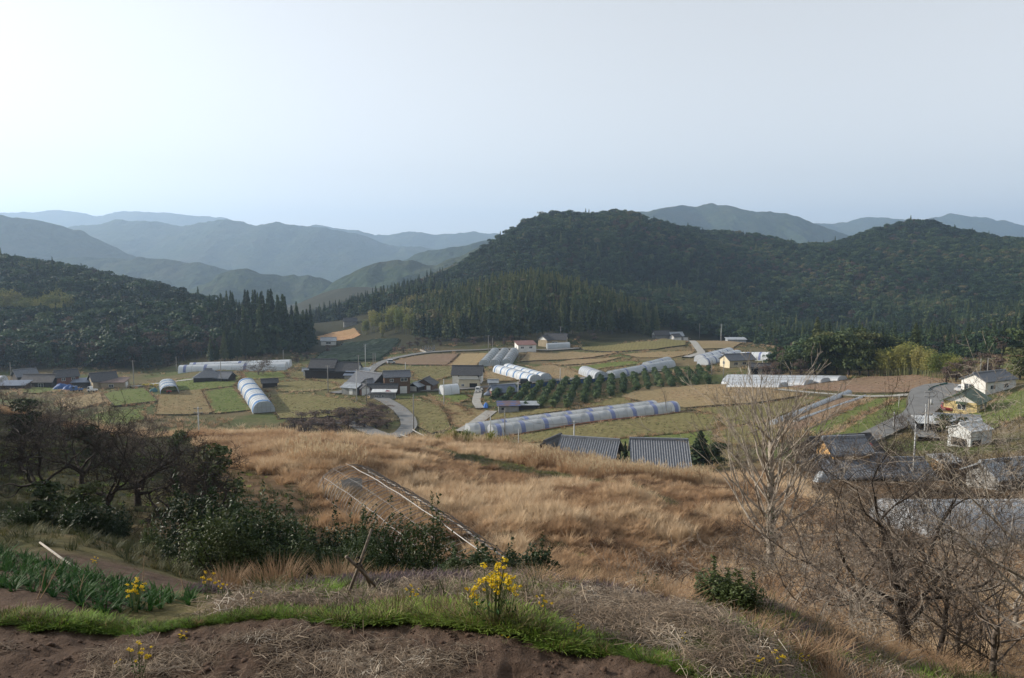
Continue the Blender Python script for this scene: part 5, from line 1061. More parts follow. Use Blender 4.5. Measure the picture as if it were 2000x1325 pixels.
# bush orchard in rows
OB = [sep_mesh(broad_mesh('orchard_bush', [LF_BUSH, BARKD], n=420, seed=90 + s, lobes=11, leaf=.08, flat=1.25, zlo=.18), ('crown', 'trunk')) for s in range(4)]
quad = pxpoly([(956, 778), (966, 800), (1110, 800), (1205, 772), (1290, 760), (1392, 752), (1386, 724), (1310, 726), (1180, 744), (1060, 754)])
d1 = np.array([.13, 1.0]); d1 /= np.linalg.norm(d1); d2 = np.array([1, .05]); d2 /= np.linalg.norm(d2); org = quad.mean(0); cand = []; rowof = []
for i in range(-30, 31):
    for j in range(-30, 31): rowof.append(i); cand.append(org + d2 * (i * 4.0 + .2 * rng.normal()) + d1 * (j * 2.7 + .2 * rng.normal()))
cand = np.array(cand); rowof = np.array(rowof); m_ = inside(cand, quad); cand, rowof = cand[m_], rowof[m_]; od = np.argsort(cand[:, 1])[:298]; cand, rowof = cand[od], rowof[od]; rseen = {}; rows_ = sorted(set(rowof.tolist()))
for i, c in enumerate(cand):
    rk = int(rowof[i]); rseen[rk] = rseen.get(rk, 0) + 1
    pair(OB[i % 4], 'orchard_bush', c[0], c[1], rng.uniform(2.3, 3.1), 'clipped orchard bush, %s row from the left, %s from the front' % (ordw(rows_.index(rk) + 1), ordw(rseen[rk])), 'bush', 'bushes in the orchard rows', rng.uniform(1.1, 1.35), dz=-.15)
print('orchard', len(cand), m_.sum())
# tea hedges on the slope
tq = pxpoly([(606, 711), (640, 685), (672, 671), (735, 665), (780, 665), (760, 690), (742, 705), (690, 708)]); ta = np.array([math.cos(R(38)), math.sin(R(38))]); tn_ = np.array([-ta[1], ta[0]]); tea = MB(); k = 0
TEAM = leafmat('tea_leaves', ((0, (.010, .024, .010)), (1, (.032, .055, .020))), source='rand', trans=.1, noise_scale=.8)
c0 = tq.mean(0)
for i in range(-40, 41):
    line = c0 + tn_ * (i * 1.9) + ta[None] * np.arange(-90, 90, 1.5)[:, None]; m_ = inside(line, tq)
    if m_.sum() < 3: continue
    l = line[m_]; z = T(l[:, 0], l[:, 1]) + .3; mb = MB(); prof = [(-.75, 0), (-.6, .75), (0, .95), (.6, .75), (.75, 0)]
    v = [(*(p_ + tn_ * (s + rng.normal() * .08)), zz + h_ * (1 + rng.normal() * .08)) for p_, zz in zip(l, z) for s, h_ in prof]; n_ = len(l)
    mb.add(v, [(a * 5 + b, (a + 1) * 5 + b, (a + 1) * 5 + b + 1, a * 5 + b + 1) for a in range(n_ - 1) for b in range(4)])
    tag(mb.build('tea_hedge', TEAM), 'long dark green tea hedge below the bamboo', 'hedge', 'tea hedges on the slope')

# ------------------------------------------------------------------ leafless trees
def bare_tree(name, x, y, H, seed, mat, label, dz=0, cat='tree', **kw):
    """trunk and branches as two parts"""
    r = np.random.default_rng(seed); root = thing(name, (x, y, Tz(x, y) + dz), 0, label, cat)
    trunk = kw.get('trunk', .28) * H; rad = kw.get('rad', .02) * H; lean = np.array(kw.get('lean', (0, 0))); limbs = kw.get('limbs', 4); depth = kw.get('depth', 4); spread = kw.get('spread', .62); up = kw.get('up', .08)
    tb = MB(); pts = [(0, 0, -.6)]; n = 6
    for i in range(1, n + 1): pts.append((lean[0] * trunk * i / n + r.normal() * .01 * H * .4, lean[1] * trunk * i / n + r.normal() * .01 * H * .4, trunk * i / n))
    tb.tube(pts, np.linspace(rad * 1.3, rad * .75, n + 1), 8, cap=True); tb.build('trunk', mat, root, smooth=True)
    br = MB(); P = np.array(pts)
    for k in range(limbs):
        t = kw.get('t0', .6) + (1 - kw.get('t0', .6)) * (k + 1) / limbs; i = min(int(t * n), n - 1); p = P[i] + (P[i + 1] - P[i]) * (t * n - i)
        a = 2.4 * k + r.uniform(-.4, .4); el = kw.get('el', .7) * r.uniform(.7, 1.3)
        ln = kw.get('ll', .42) * H * (kw.get('taper', 0) * (1 - t) + (1 - kw.get('taper', 0))) * r.uniform(.8, 1.15)
        branching(br, p, (math.cos(a), math.sin(a), el), ln, rad * kw.get('lr', .5), depth, r, spread=spread, up=up, seg=5, kids=kw.get('kids', (2, 4)), minr=kw.get('minr', .006), gnarl=kw.get('gnarl', .17), shrink=kw.get('shrink', .66))
    br.build('branches', kw.get('mat2', mat), root); return root
# tall tree with ivy on the right
gx_, gy_ = at(1505, 1125, 41)[0], 41
GK = bare_tree('ginkgo_tree', gx_, gy_, 8.9, 5, PALE, 'tall upright leafless tree with ivy on its trunk standing in the dry grass', trunk=.84, rad=.021, t0=.2, limbs=34, el=.98, ll=.55, taper=.5, lr=.37, depth=4, spread=.45, up=.10, kids=(2, 3), minr=.008, gnarl=.11, shrink=.6, lean=(-.03, 0))
r = np.random.default_rng(3); n_ = 700; zz = r.uniform(.5, 6.0, n_); aa = r.uniform(0, 6.28, n_); ra = (.22 - .02 * zz) * r.uniform(.8, 1.9, n_) * (.6 + .8 * vnoise(zz * 2, aa * 0, 5)); iv = MB()
add_leaves(iv, np.stack([np.cos(aa) * ra - .03 * zz, np.sin(aa) * ra, zz], 1), .06, None, .7, 4); iv.build('ivy', LF_GLOSS, GK)
# big spreading tree in the right foreground, with two stems leaning apart
xx, yy = at(1770, 1295, 17)[0], 17
bare_tree('persimmon_tree', xx, yy, 5.6, 11, BARKD, 'spreading leafless fruit tree with dark forked trunk, nearest on the right', trunk=.34, rad=.021, t0=.35, limbs=10, el=.9, ll=.40, lr=.42, depth=6, spread=.66, up=.05, kids=(2, 3), minr=.0025, gnarl=.2, shrink=.7, lean=(-.12, 0))
xx, yy = at(1830, 1310, 15.5)[0], 15.5
bare_tree('persimmon_tree', xx, yy, 3.6, 12, BARKD, 'slim dark-stemmed leafless tree just right of the forked fruit tree', trunk=.5, rad=.013, t0=.4, limbs=8, el=.7, ll=.42, lr=.45, depth=6, spread=.66, up=.06, kids=(2, 3), shrink=.7, minr=.0025, lean=(.15, .1))
xx, yy = at(2060, 1200, 14)[0], 14
bare_tree('chestnut_tree', xx, yy, 4.6, 13, BARK, 'leafless tree reaching pale twigs in from the right edge', trunk=.42, rad=.018, t0=.3, limbs=11, el=.55, ll=.44, lr=.4, depth=6, spread=.66, up=.04, kids=(2, 3), minr=.0025, mat2=PALE, shrink=.7)
xx, yy = at(1990, 1130, 22)[0], 22
bare_tree('chestnut_tree', xx, yy, 4.6, 17, PALE, 'pale twiggy leafless tree behind the one at the right edge', trunk=.3, rad=.016, t0=.3, limbs=9, el=.6, ll=.42, lr=.42, depth=6, spread=.66, up=.05, kids=(2, 3), minr=.003, shrink=.7)
xx, yy = at(1660, 1200, 24)[0], 24
bare_tree('fruit_tree', xx, yy, 4.4, 19, BARK, 'thin reddish leafless tree between the ivy tree and the forked fruit tree', trunk=.3, rad=.012, t0=.3, limbs=9, el=.9, ll=.38, lr=.42, depth=6, spread=.6, up=.1, kids=(2, 3), minr=.003, shrink=.7)
for i, (u_, Y_, h_, lab) in enumerate(((1560, 20, 3.6, 'slender leafless tree right of the ivy tree, left edge of the tangle'), (1620, 16, 3.4, 'leafless tree in front of the forked fruit tree, to its left'), (1700, 26, 4.6, 'leafless tree behind the forked fruit tree'), (1800, 30, 5.0, 'tall leafless tree before the big white tunnel, left one'), (1960, 33, 5.4, 'tall leafless tree before the big white tunnel, right one'), (1910, 18, 4.2, 'leafless tree between the slim dark one and the frame edge'), (1985, 11.5, 3.2, 'near leafless tree low at the right frame edge'), (1590, 36, 4.6, 'thin leafless tree between ivy tree and farmhouse'))):
    bare_tree('thicket_tree', (u_ - 1000) / F * Y_, Y_, h_, 700 + i, (PALE, BARK, BARK, PALE)[i % 4], lab, trunk=.3, rad=.014, t0=.25, limbs=10, el=.75, ll=.42, lr=.42, depth=6 if Y_ < 22 else 5, spread=.66, up=.05, kids=(2, 3), minr=.0028 if Y_ < 22 else .005, gnarl=.2, shrink=.7)
xx, yy = at(1390, 1165, 21)[0], 21
bare_tree('fruit_tree', xx, yy, 2.8, 14, BARKD, 'low gnarled leafless tree at the grass edge left of the ivy tree', trunk=.22, rad=.028, t0=.3, limbs=7, el=.55, ll=.5, lr=.55, depth=5, spread=.75, up=.04, kids=(2, 3), minr=.004, gnarl=.25)
xx, yy = at(1250, 1110, 26)[0], 26
for i, (u_, v_, Y_, h_) in enumerate(((1560, 1260, 13, 1.5), (1720, 1310, 11.5, 1.3), (1880, 1300, 12.5, 1.8), (1960, 1290, 12, 1.9), (1600, 1200, 19, 1.9), (1760, 1190, 21, 2.0), (1850, 1200, 20, 2.0), (1930, 1190, 20, 2.2), (1540, 1170, 24, 1.8), (1480, 1180, 22, 1.6), (1320, 1130, 24, 1.8))):
    bare_tree('bramble_bush', (u_ - 1000) / F * Y_, Y_, h_, 600 + i, (BARK, PALE, BARKD)[i % 3], 'tangled leafless bush in the thicket below the fruit trees', cat='bush', trunk=.12, rad=.012, t0=.1, limbs=12, el=.9, ll=.42, lr=.5, depth=4, spread=.7, up=.04, kids=(2, 3), minr=.003, gnarl=.22, shrink=.7)['group'] = 'thicket below the fruit trees'
bare_tree('sapling', xx, yy, 2.8, 15, PALE, 'thin pale leafless sapling in the dry grass beyond the straw bank', trunk=.2, rad=.008, t0=.2, limbs=9, el=1.2, ll=.5, lr=.6, depth=3, spread=.5, up=.1, minr=.005)
xx, yy = at(1945, 905, 72)[0], 72
bare_tree('cherry_tree', xx, yy, 8, 16, BARKD, 'dark wide-crowned leafless tree above the big white tunnel', trunk=.26, rad=.03, t0=.5, limbs=7, el=.6, ll=.5, lr=.6, depth=5, spread=.72, up=.05, kids=(2, 4), minr=.014, dz=-1.5)
for i, (u_, v_, Y_, h_, lab) in enumerate(((1720, 945, 86, 4.5, 'leafless garden tree before the ochre-gabled farmhouse'), (1600, 925, 92, 4.2, 'leafless tree at the left end of the ochre-gabled farmhouse'), (1750, 905, 104, 4.6, 'leafless tree at the right end of the ochre-gabled farmhouse'), (1880, 935, 96, 4.0, 'leafless tree before the ochre tin hut'), (1555, 905, 104, 4.5, 'leafless tree left of the black tiled roof'), (1765, 825, 140, 4.6, 'wide leafless tree by the carport on the east road'), (1460, 900, 100, 4, 'leafless tree behind the ivy tree'))):
    x = (u_ - 1000) / F * Y_; bare_tree('garden_tree', x, Y_, h_, 100 + i, BARK, lab, trunk=.2, rad=.02, t0=.3, limbs=7, el=.8, ll=.45, depth=4, spread=.68, kids=(3, 4), minr=.014)
# old orchard in the shaded hollow
for i, (u_, v_, Y_, h_, lab) in enumerate(((250, 995, 38, 4.8, 'gnarled dark leafless tree in the middle of the shaded hollow'), (360, 960, 45, 4.0, 'dark leafless tree left of the round bush in the hollow'), (140, 960, 44, 4.4, 'dark leafless tree on the left of the shaded hollow'), (395, 1010, 34, 3.2, 'low grey leafless tree before the round bush in the hollow'), (60, 985, 38, 4.2, 'dark leafless tree near the left edge of the hollow'), (55, 890, 62, 5.0, 'large brown leafless tree on the bank at the left'), (110, 880, 66, 4.6, 'brown leafless tree beside the largest one on the left bank'), (225, 905, 58, 4.6, 'twiggy leafless tree at the top of the shaded hollow'), (300, 905, 58, 4.0, 'leafless tree at the upper right of the shaded hollow'), (15, 800, 100, 4.5, 'small leafless tree on the far left bank'), (90, 0, 74, 5.2, 'brown leafless tree behind the largest on the left bank'), (175, 0, 70, 4.6, 'brown leafless tree between the bank and the hollow top'), (265, 0, 70, 4.0, 'brown twiggy tree at the far side of the hollow'), (335, 0, 50, 3.4, 'brown twiggy tree left of the round bush'), (190, 0, 33, 3.4, 'dark low tree in the lower hollow, left'), (320, 0, 30, 3.0, 'dark low tree in the lower hollow, right'), (20, 0, 50, 5.0, 'dark leafless tree at the left frame edge'))):
    x = (u_ - 1000) / F * Y_; bare_tree('plum_tree', x, Y_, h_, 200 + i, BARK if Y_ > 50 else BARKD, lab, trunk=.24, rad=.03, t0=.45, limbs=6, el=.5, ll=.42, lr=.6, depth=5, spread=.72, up=.06, kids=(2, 4), minr=.007, gnarl=.25)  # paler bark on the farther trees paints sun on their twigs
p = G(505, 733, 200); bare_tree('cherry_tree', p[0], p[1], 7.5, 31, BARK, 'wide umbrella-shaped leafless tree beside the long white tunnels', trunk=.22, rad=.03, t0=.6, limbs=8, el=.45, ll=.5, lr=.5, depth=4, spread=.7, up=.03, kids=(3, 4), minr=.025)

# ------------------------------------------------------------------ glossy evergreen shrubs
def shrub_mesh(name, n, leaf, seed, lobes=10, tall=1.0):
    r = np.random.default_rng(seed); mb = MB(); L = []
    for k in range(lobes):
        a = r.uniform(0, 6.283); d = r.uniform(0, .38); L.append((math.cos(a) * d, math.sin(a) * d, r.uniform(.3, .82) * tall, r.uniform(.12, .22)))
    L = np.array(L); k = r.integers(0, lobes, n); dv = r.normal(size=(n, 3)); dv /= np.linalg.norm(dv, axis=1)[:, None]; cen = L[k, :3] + dv * (L[k, 3] * r.uniform(.35, 1.1, n) ** .6)[:, None]; cen[:, 2] = np.abs(cen[:, 2])
    sp = n // 12; j = r.integers(0, lobes, sp); t = r.uniform(0, 1, sp); cen[:sp] = L[j, :3] + np.stack([.05 * np.sin(9. * j), .05 * np.cos(7. * j), .12 + .28 * t], 1) + r.normal(0, .012, (sp, 3))     # upright shoots
    add_leaves(mb, cen, leaf * r.uniform(.6, 1.2, n), dv * .5 + (0, 0, .4), .42, seed + 1, 0)
    for q_ in L: mb.tube([(q_[0] * .25, q_[1] * .25, -.05), (q_[0] * .6, q_[1] * .6, q_[2] * .5), q_[:3]], [.014, .009, .004], 4, 1)
    return sep_mesh(mb.mesh(name, [LF_GLOSS, BARKD]), ('foliage', 'stems'))
SH = [shrub_mesh('shrub', 5200, .021, 300 + s, 14) for s in range(3)]; SHL = [shrub_mesh('low_shrub', 3000, .03, 310 + s, 9, .8) for s in range(2)]
def shrub(ms, u, Y, h, lab, w=1.0, cat='shrub', group=None): x = (u - 1000) / F * Y; return pair(ms, 'evergreen_shrub', x, Y, h, lab, cat, group, w, dz=-.1)
for i, (u_, Y_, h_, w_) in enumerate(((395, 17.5, 2.5, .95), (455, 16.5, 2.3, 1.0), (520, 17.5, 2.4, 1.0), (590, 16.8, 2.2, 1.05), (650, 17.2, 2.4, 1.0), (725, 16.6, 2.3, .9), (800, 16.2, 2.35, .8), (560, 15.6, 1.7, 1.1), (690, 15.4, 1.6, 1.1), (430, 15.4, 1.7, 1.1))):
    shrub(SH[i % 3], u_, Y_, h_, 'leafy glossy evergreen shrub in the row before the bare hoop frame', w_, group='evergreen shrub row before the hoop frame')
for i, (u_, Y_, h_) in enumerate(((880, 15, 1.3), (930, 14.8, 1.25), (985, 15, 1.3), (1035, 15, 1.2))): shrub(SHL[i % 2], u_, Y_, h_, 'low dull evergreen bush where the hoop frame ends', 1.25, group='low bushes at the end of the hoop frame')
shrub(SHL[0], 1470, 11.2, .95, 'low dark green bush on the bank right of the flowers', 1.5)
shrub(SHL[1], 1430, 11.6, .7, 'smaller dark green bush beside the one on the right bank', 1.5)
shrub(SHL[1], 1290, 13.4, .75, 'small leafy bush at the foot of the gnarled low tree', 1.2)
for u_, Y_, h_, lab in ((400, 46, 3.3, 'round dark evergreen bush at the edge of the dry grass'), (435, 38, 1.8, 'small dark bush right of the low grey tree'), (135, 30, 1.8, 'dark bush at the left of the shaded hollow'), (195, 27, 1.6, 'dark bush near the middle of the shaded hollow'), (270, 21, 1.2, 'dark bush in the lower part of the hollow'), (310, 20, 1.1, 'dark bush left of the glossy shrub row'), (60, 26, 1.9, 'dark bush near the left edge of the hollow'), (30, 64, 4.0, 'dark evergreen on the bank at the left edge'), (170, 60, 2.8, 'dark evergreen behind the left orchard trees'), (330, 66, 2.4, 'dark evergreen at the top of the hollow'), (110, 17, 1.0, 'dull bush beside the leaning pole'), (140, 16.4, 1.1, 'dull bush right of the leaning pole'), (30, 17.5, .9, 'dull bush at the left edge above the leafy rows')):
    shrub(BR[0] if h_ > 1.7 else SHL[0], u_, Y_, h_, lab, 1.15)
# ================================================================== BARE HOOP FRAME
PW = surf('white_pipe', (.42, .41, .39), (.28, .27, .26), 3, .5, spec=.4); PG = surf('grey_pipe', (.26, .255, .25), (.15, .145, .14), 3, .55, spec=.4)
PG2 = surf('old_pipe', (.24, .22, .20), (.13, .12, .11), 3, .55, spec=.4)
A0 = np.array([(668 - 1000) / F * 51, 51.0]); A1 = np.array([.4, 29.5]); ax = (A1 - A0) / np.linalg.norm(A1 - A0); HL = np.linalg.norm(A1 - A0); yaw = math.atan2(-ax[0], ax[1])
root = thing('hoop_frame', (A0[0], A0[1], Tz(*A0)), yaw, 'bare steel hoop frame of a disused tunnel greenhouse running down the grassy slope', 'frame')
ts = np.linspace(0, HL, 44); gz_ = T(A0[0] + ax[0] * ts, A0[1] + ax[1] * ts) - Tz(*A0); gz_ = np.poly1d(np.polyfit(ts, gz_, 2))
t_ = np.linspace(0, math.pi, 17)
hm_ = MB().tube([(-2.05 * math.cos(a), 0, -.3 + 2.2 * math.sin(a) ** .75) for a in t_], .021, 5).mesh('hoop', PG2)
for i, t in enumerate(ts):
    o = link_obj('hoop', hm_, root, (rng.normal() * .04, t, gz_(t) + rng.normal() * .03)); o.rotation_euler = (rng.normal() * .015, rng.normal() * .015, 0)
rl = lambda x, z, r_, m_, a=0, b=HL: MB().tube([(x, t, gz_(t) + z + .03 * math.sin(t * 1.3)) for t in np.linspace(a, b, 14)], r_, 5).build('rail', m_, root)
rl(0, 1.92, .024, PW, 1.5, HL); rl(0, 1.9, .014, PG, 0, 3); rl(-1.5, 1.17, .018, PW); rl(1.5, 1.17, .016, PW); rl(-.85, 1.66, .012, PG); rl(.85, 1.66, .012, PG); rl(-2.0, .35, .014, PG); rl(2.0, .35, .014, PG)
MB().tube([(-1.75, 2.2, .9), (1.75, 2.2, 1.0)], .02, 5).build('tie_bar', PW, root)
e = MB(); e.add([(-.6, 1.6, .1), (.7, 1.7, .05), (.75, 1.6, 1.0), (0, 1.75, 1.15), (-.6, 1.65, .95)], [(0, 1, 2, 3, 4)]); e.build('torn_sheet', TIN, root)
for x in (-1.0, .95, 1.9): MB().tube([(x, 1.6, -.2), (x, 1.6, 1.4)], .025, 5).build('post', PG, root)

# ================================================================== NEAR FIELD
def fz(q):                                   # near-field surface incl. clods, as in the ground sheet
    x, y = q[:, 0], q[:, 1]; inf = np.clip((strip_y(x) + .16 - y) / .2, 0, 1) * (y > 0)
    return T(x, y) + inf * (fbm(x * 1.6, y * 1.6, 3, 31) * .16 + fbm(x * 7, y * 7, 3, 33) * .11)
def near(q, dz=0): return np.column_stack([q, fz(q) + dz])
q = rnd(4400, -6.6, 4.6, 5.0, 9.2); q = q[(q[:, 1] < strip_y(q[:, 0]) - .55)]; c = vnoise(q[:, 0] * 1.1, q[:, 1] * 1.1, 81); q = q[c + rng.uniform(-.2, .2, len(q)) > .50]
scatter('straw_litter', near(q, .02), STRAWS, np.clip(rng.normal(.40, .24, len(q)), 0, 1), rng.uniform(.35, .75, len(q)), tilt=rng.normal(0, .12, (len(q), 2)))
q = rnd(8500, -7, 9, 5.6, 14.2); d_ = q[:, 1] - strip_y(q[:, 0]); lim = np.interp(q[:, 0], [-7, -3.8, -2.5, 0, 2, 4, 9], [9.0, 9.2, 12.5, 13.0, 12.6, 11.5, 9.5])
q = q[(d_ > .4) & (q[:, 1] < lim + 1.2) & (q[:, 0] > -3.6)]; c = vnoise(q[:, 0] * .9, q[:, 1] * .9, 82); q = q[c > .30]
scatter('bank_straw', near(q, .02), STRAWS, np.clip(rng.normal(.42, .22, len(q)), 0, 1), rng.uniform(.4, .9, len(q)), tilt=rng.normal(0, .15, (len(q), 2)))
# clods of earth
def clod_mesh(seed):
    r = np.random.default_rng(seed); v = []; f = []
    import itertools
    t = (1 + 5 ** .5) / 2; base = np.array([(-1, t, 0), (1, t, 0), (-1, -t, 0), (1, -t, 0), (0, -1, t), (0, 1, t), (0, -1, -t), (0, 1, -t), (t, 0, -1), (t, 0, 1), (-t, 0, -1), (-t, 0, 1)], float); base /= np.linalg.norm(base, axis=1)[:, None]
    fc = np.array([(0, 11, 5), (0, 5, 1), (0, 1, 7), (0, 7, 10), (0, 10, 11), (1, 5, 9), (5, 11, 4), (11, 10, 2), (10, 7, 6), (7, 1, 8), (3, 9, 4), (3, 4, 2), (3, 2, 6), (3, 6, 8), (3, 8, 9), (4, 9, 5), (2, 4, 11), (6, 2, 10), (8, 6, 7), (9, 8, 1)])
    return fast_mesh('clod', base * r.uniform(.65, 1.25, (12, 1)) * np.array([1, .85, .5]), None, surf('clod_soil', (.135, .085, .06), (.07, .042, .03), 30, .95, .5), tris=fc)
CL = [clod_mesh(s) for s in range(5)]
q = rnd(5200, -6.6, 4.6, 4.8, 9.2); q = q[q[:, 1] < strip_y(q[:, 0]) - .15]; sz = np.clip(rng.lognormal(-4.2, .6, len(q)), .006, .05)
scatter('clods', near(q, 0), CL, rng.uniform(0, 1, len(q)), sz)
# green verge along the field edge
n_ = 6000; x = rng.uniform(-8.5, 4.2, n_); lush = vnoise(x * .8, x * 0 + 3, 83) * np.where(x < -3.2, .55, 1.0); q = np.column_stack([x, strip_y(x) + .02 + .45 * fbm(x * 2.2, x * 0, 3, 87) + np.abs(rng.normal(0, .13, n_)) * (.6 + 1.2 * lush)])
gap = vnoise(q[:, 0] * 3, q[:, 1] * 3, 88) > .2; q, lush = q[gap], lush[gap]; n_ = len(q)
CLOV = [tuft('verge_leaves', LF_GRASS, 46, .17, .11, 1.0, .017, s_, curl=.5, hv=.6) for s_ in (61, 62, 63)]
scatter('verge_grass', near(q, -.02), CLOV + WEEDS[:1] + [tuft('verge_dry', LF_GOLD, 24, .26, .08, .8, .006, 77)], np.clip(.35 + .6 * lush + rng.normal(0, .25, n_), 0, 1), (.28 + .55 * lush) * rng.uniform(.4, 1.3, n_), pick=np.where(rng.uniform(0, 1, n_) < .84, rng.integers(0, 3, n_), rng.integers(3, 5, n_)))
# weeds on the bank
q = rnd(3400, -6, 10, 5.8, 14.5); d_ = q[:, 1] - strip_y(q[:, 0]); c = vnoise(q[:, 0] * .7, q[:, 1] * .7, 84); q = q[(d_ > .5) & (c > .52) & (q[:, 0] > -3.4)]
scatter('bank_weeds', near(q, -.02), WEEDS + GRASSES, np.clip(rng.normal(.5, .25, len(q)), 0, 1), rng.uniform(.35, .9, len(q)))
q = np.concatenate([rnd(500, -4.4, -1.6, 10.4, 13.2), rnd(420, -1.5, 1.5, 10.6, 12.6), rnd(260, 1.5, 5, 9.5, 12)]); q = q[vnoise(q[:, 0] * .9, q[:, 1] * .9, 85) > .4]
scatter('purple_weeds', near(q, -.01), PURPS, np.clip(rng.normal(.55, .25, len(q)), 0, 1), rng.uniform(.5, 1.1, len(q)))
GOLDT = [tuft('bank_tuft', LF_GOLD, 60, .42, .12, .75, .008, s, curl=.8) for s in (21, 22)]
q = np.concatenate([rnd(900, .3, 9.5, 10.8, 15.0), rnd(220, 2.8, 9.0, 7.0, 11.5), rnd(160, -3.5, .3, 12.2, 14.2)]); d_ = q[:, 1] - strip_y(q[:, 0]); q = q[(d_ > .9) & (vnoise(q[:, 0] * .8, q[:, 1] * .8, 86) > .40)]
scatter('bank_dry_grass', near(q, -.02), GOLDT, np.clip(rng.normal(.5, .22, len(q)), 0, 1), rng.uniform(.35, .9, len(q)))
# big grass tussocks
LF_TUS = leafmat('tussock_blades', ((0, (.21, .135, .08)), (.5, (.37, .265, .165)), (1, (.28, .26, .11))), source='rand', trans=.3, rough=.8, noise_scale=6)
TU = [tuft('blades', LF_TUS, 620, .46, .26, .42, .009, s, curl=.8, hv=.5) for s in (31, 32)]
for u_, v_, h_, lab in ((540, -11.0, 1.0, 'domed tussock of dry grass left of the crossed poles'), (660, -11.5, .95, 'orange dry grass tussock behind the crossed poles'), (448, -11.2, .8, 'flattened dry tussock left of the domed one'), (1590, -9.2, .7, 'bristling pale tussock below the forked fruit tree'), (1300, -10.6, .7, 'reddish dry tussock at the crest of the straw bank'), (1180, -11.4, .7, 'dry grass tussock right of the tall yellow flowers')):
    p = ((u_ - 1000) / F * -v_ * 1.04, -v_); single(TU[int(u_) % 2], 'grass_tussock', p[0], p[1], h_, lab, 'tussock', dz=-.05)
# ------------------------------------------------------------------ leafy rows
SL = [tuft('leafy_plant', LF_STRAP, 13, .30, .04, .7, .036, s, curl=.9, hv=.35) for s in (41, 42, 43, 44)]
for k_, (a, b, wd_, nl) in enumerate((((-40, 1083), (352, 1188), .8, 4), ((-40, 1136), (250, 1198), .5, 3))):
    pa, pb = G(*a, 6)[:2], G(*b, 6)[:2]; d_ = (pb - pa) / np.linalg.norm(pb - pa); nn_ = np.array([-d_[1], d_[0]]); L = np.linalg.norm(pb - pa)
    for j in range(nl):
        for t in np.arange(0, L, .16):
            c = pa + d_ * (t + rng.normal() * .04) + nn_ * ((j - (nl - 1) / 2) * wd_ / nl + rng.normal() * .04)
            if c[1] < strip_y(c[0]) + .25: continue
            o = link_obj('leafy_plant', SL[rng.integers(4)], None, (c[0], c[1], Tz(*c) - .01)); s_ = rng.uniform(.42, .62); o.scale = (s_, s_, s_); o.rotation_euler = (0, 0, rng.uniform(0, 6.28))
            tag(o, 'strap-leaved green plant in the ' + ('farther' if k_ == 0 else 'nearer') + ' planted bed at the left', 'plant', 'plants in the ' + ('farther' if k_ == 0 else 'nearer') + ' leafy bed')
# ------------------------------------------------------------------ yellow rape flowers
YEL = leafmat('yellow_petals', ((0, (.62, .42, .012)), (1, (.80, .60, .03))), source='rand', trans=.3, rough=.6); STEM = leafmat('flower_stems', ((0, (.10, .14, .05)), (1, (.16, .20, .08))), source='rand', trans=.1)
def rape_parts(seed, ns):
    r = np.random.default_rng(seed); st = MB(); fl = MB(); lf = MB(); cl_ = []
    for k in range(ns):
        a = r.uniform(0, 6.28); d_ = r.uniform(.05, .26); h_ = r.uniform(.6, 1.0); b0 = np.array([math.cos(a) * .03, math.sin(a) * .03, 0]); tp = np.array([math.cos(a) * d_, math.sin(a) * d_, h_]); md = (b0 + tp) / 2 + (0, 0, .06)
        st.tube([b0, md, tp], [.008, .006, .004], 4); cl_.append(tp)
        if r.uniform() < .7: t2 = md + np.array([r.normal() * .09, r.normal() * .09, r.uniform(.12, .3)]); st.tube([md, t2], [.005, .003], 3); cl_.append(t2)
    for c in cl_:
        n = 16; dv = r.normal(size=(n, 3)); dv /= np.linalg.norm(dv, axis=1)[:, None]; add_leaves(fl, c + dv * r.uniform(.01, .05, (n, 1)) * np.array([1, 1, .8]), .017, dv, .9, seed + 5)
    n = 30; a = r.uniform(0, 6.28, n); z = r.uniform(.05, .5, n); rd = r.uniform(.03, .14, n); add_leaves(lf, np.stack([np.cos(a) * rd, np.sin(a) * rd, z], 1), .04, None, .4, seed + 9)
    return st.mesh('stems', STEM), fl.mesh('flowers', YEL), lf.mesh('leaves', LF_STRAP)
RP = {n: rape_parts(400 + n, n) for n in (2, 4, 7, 14)}
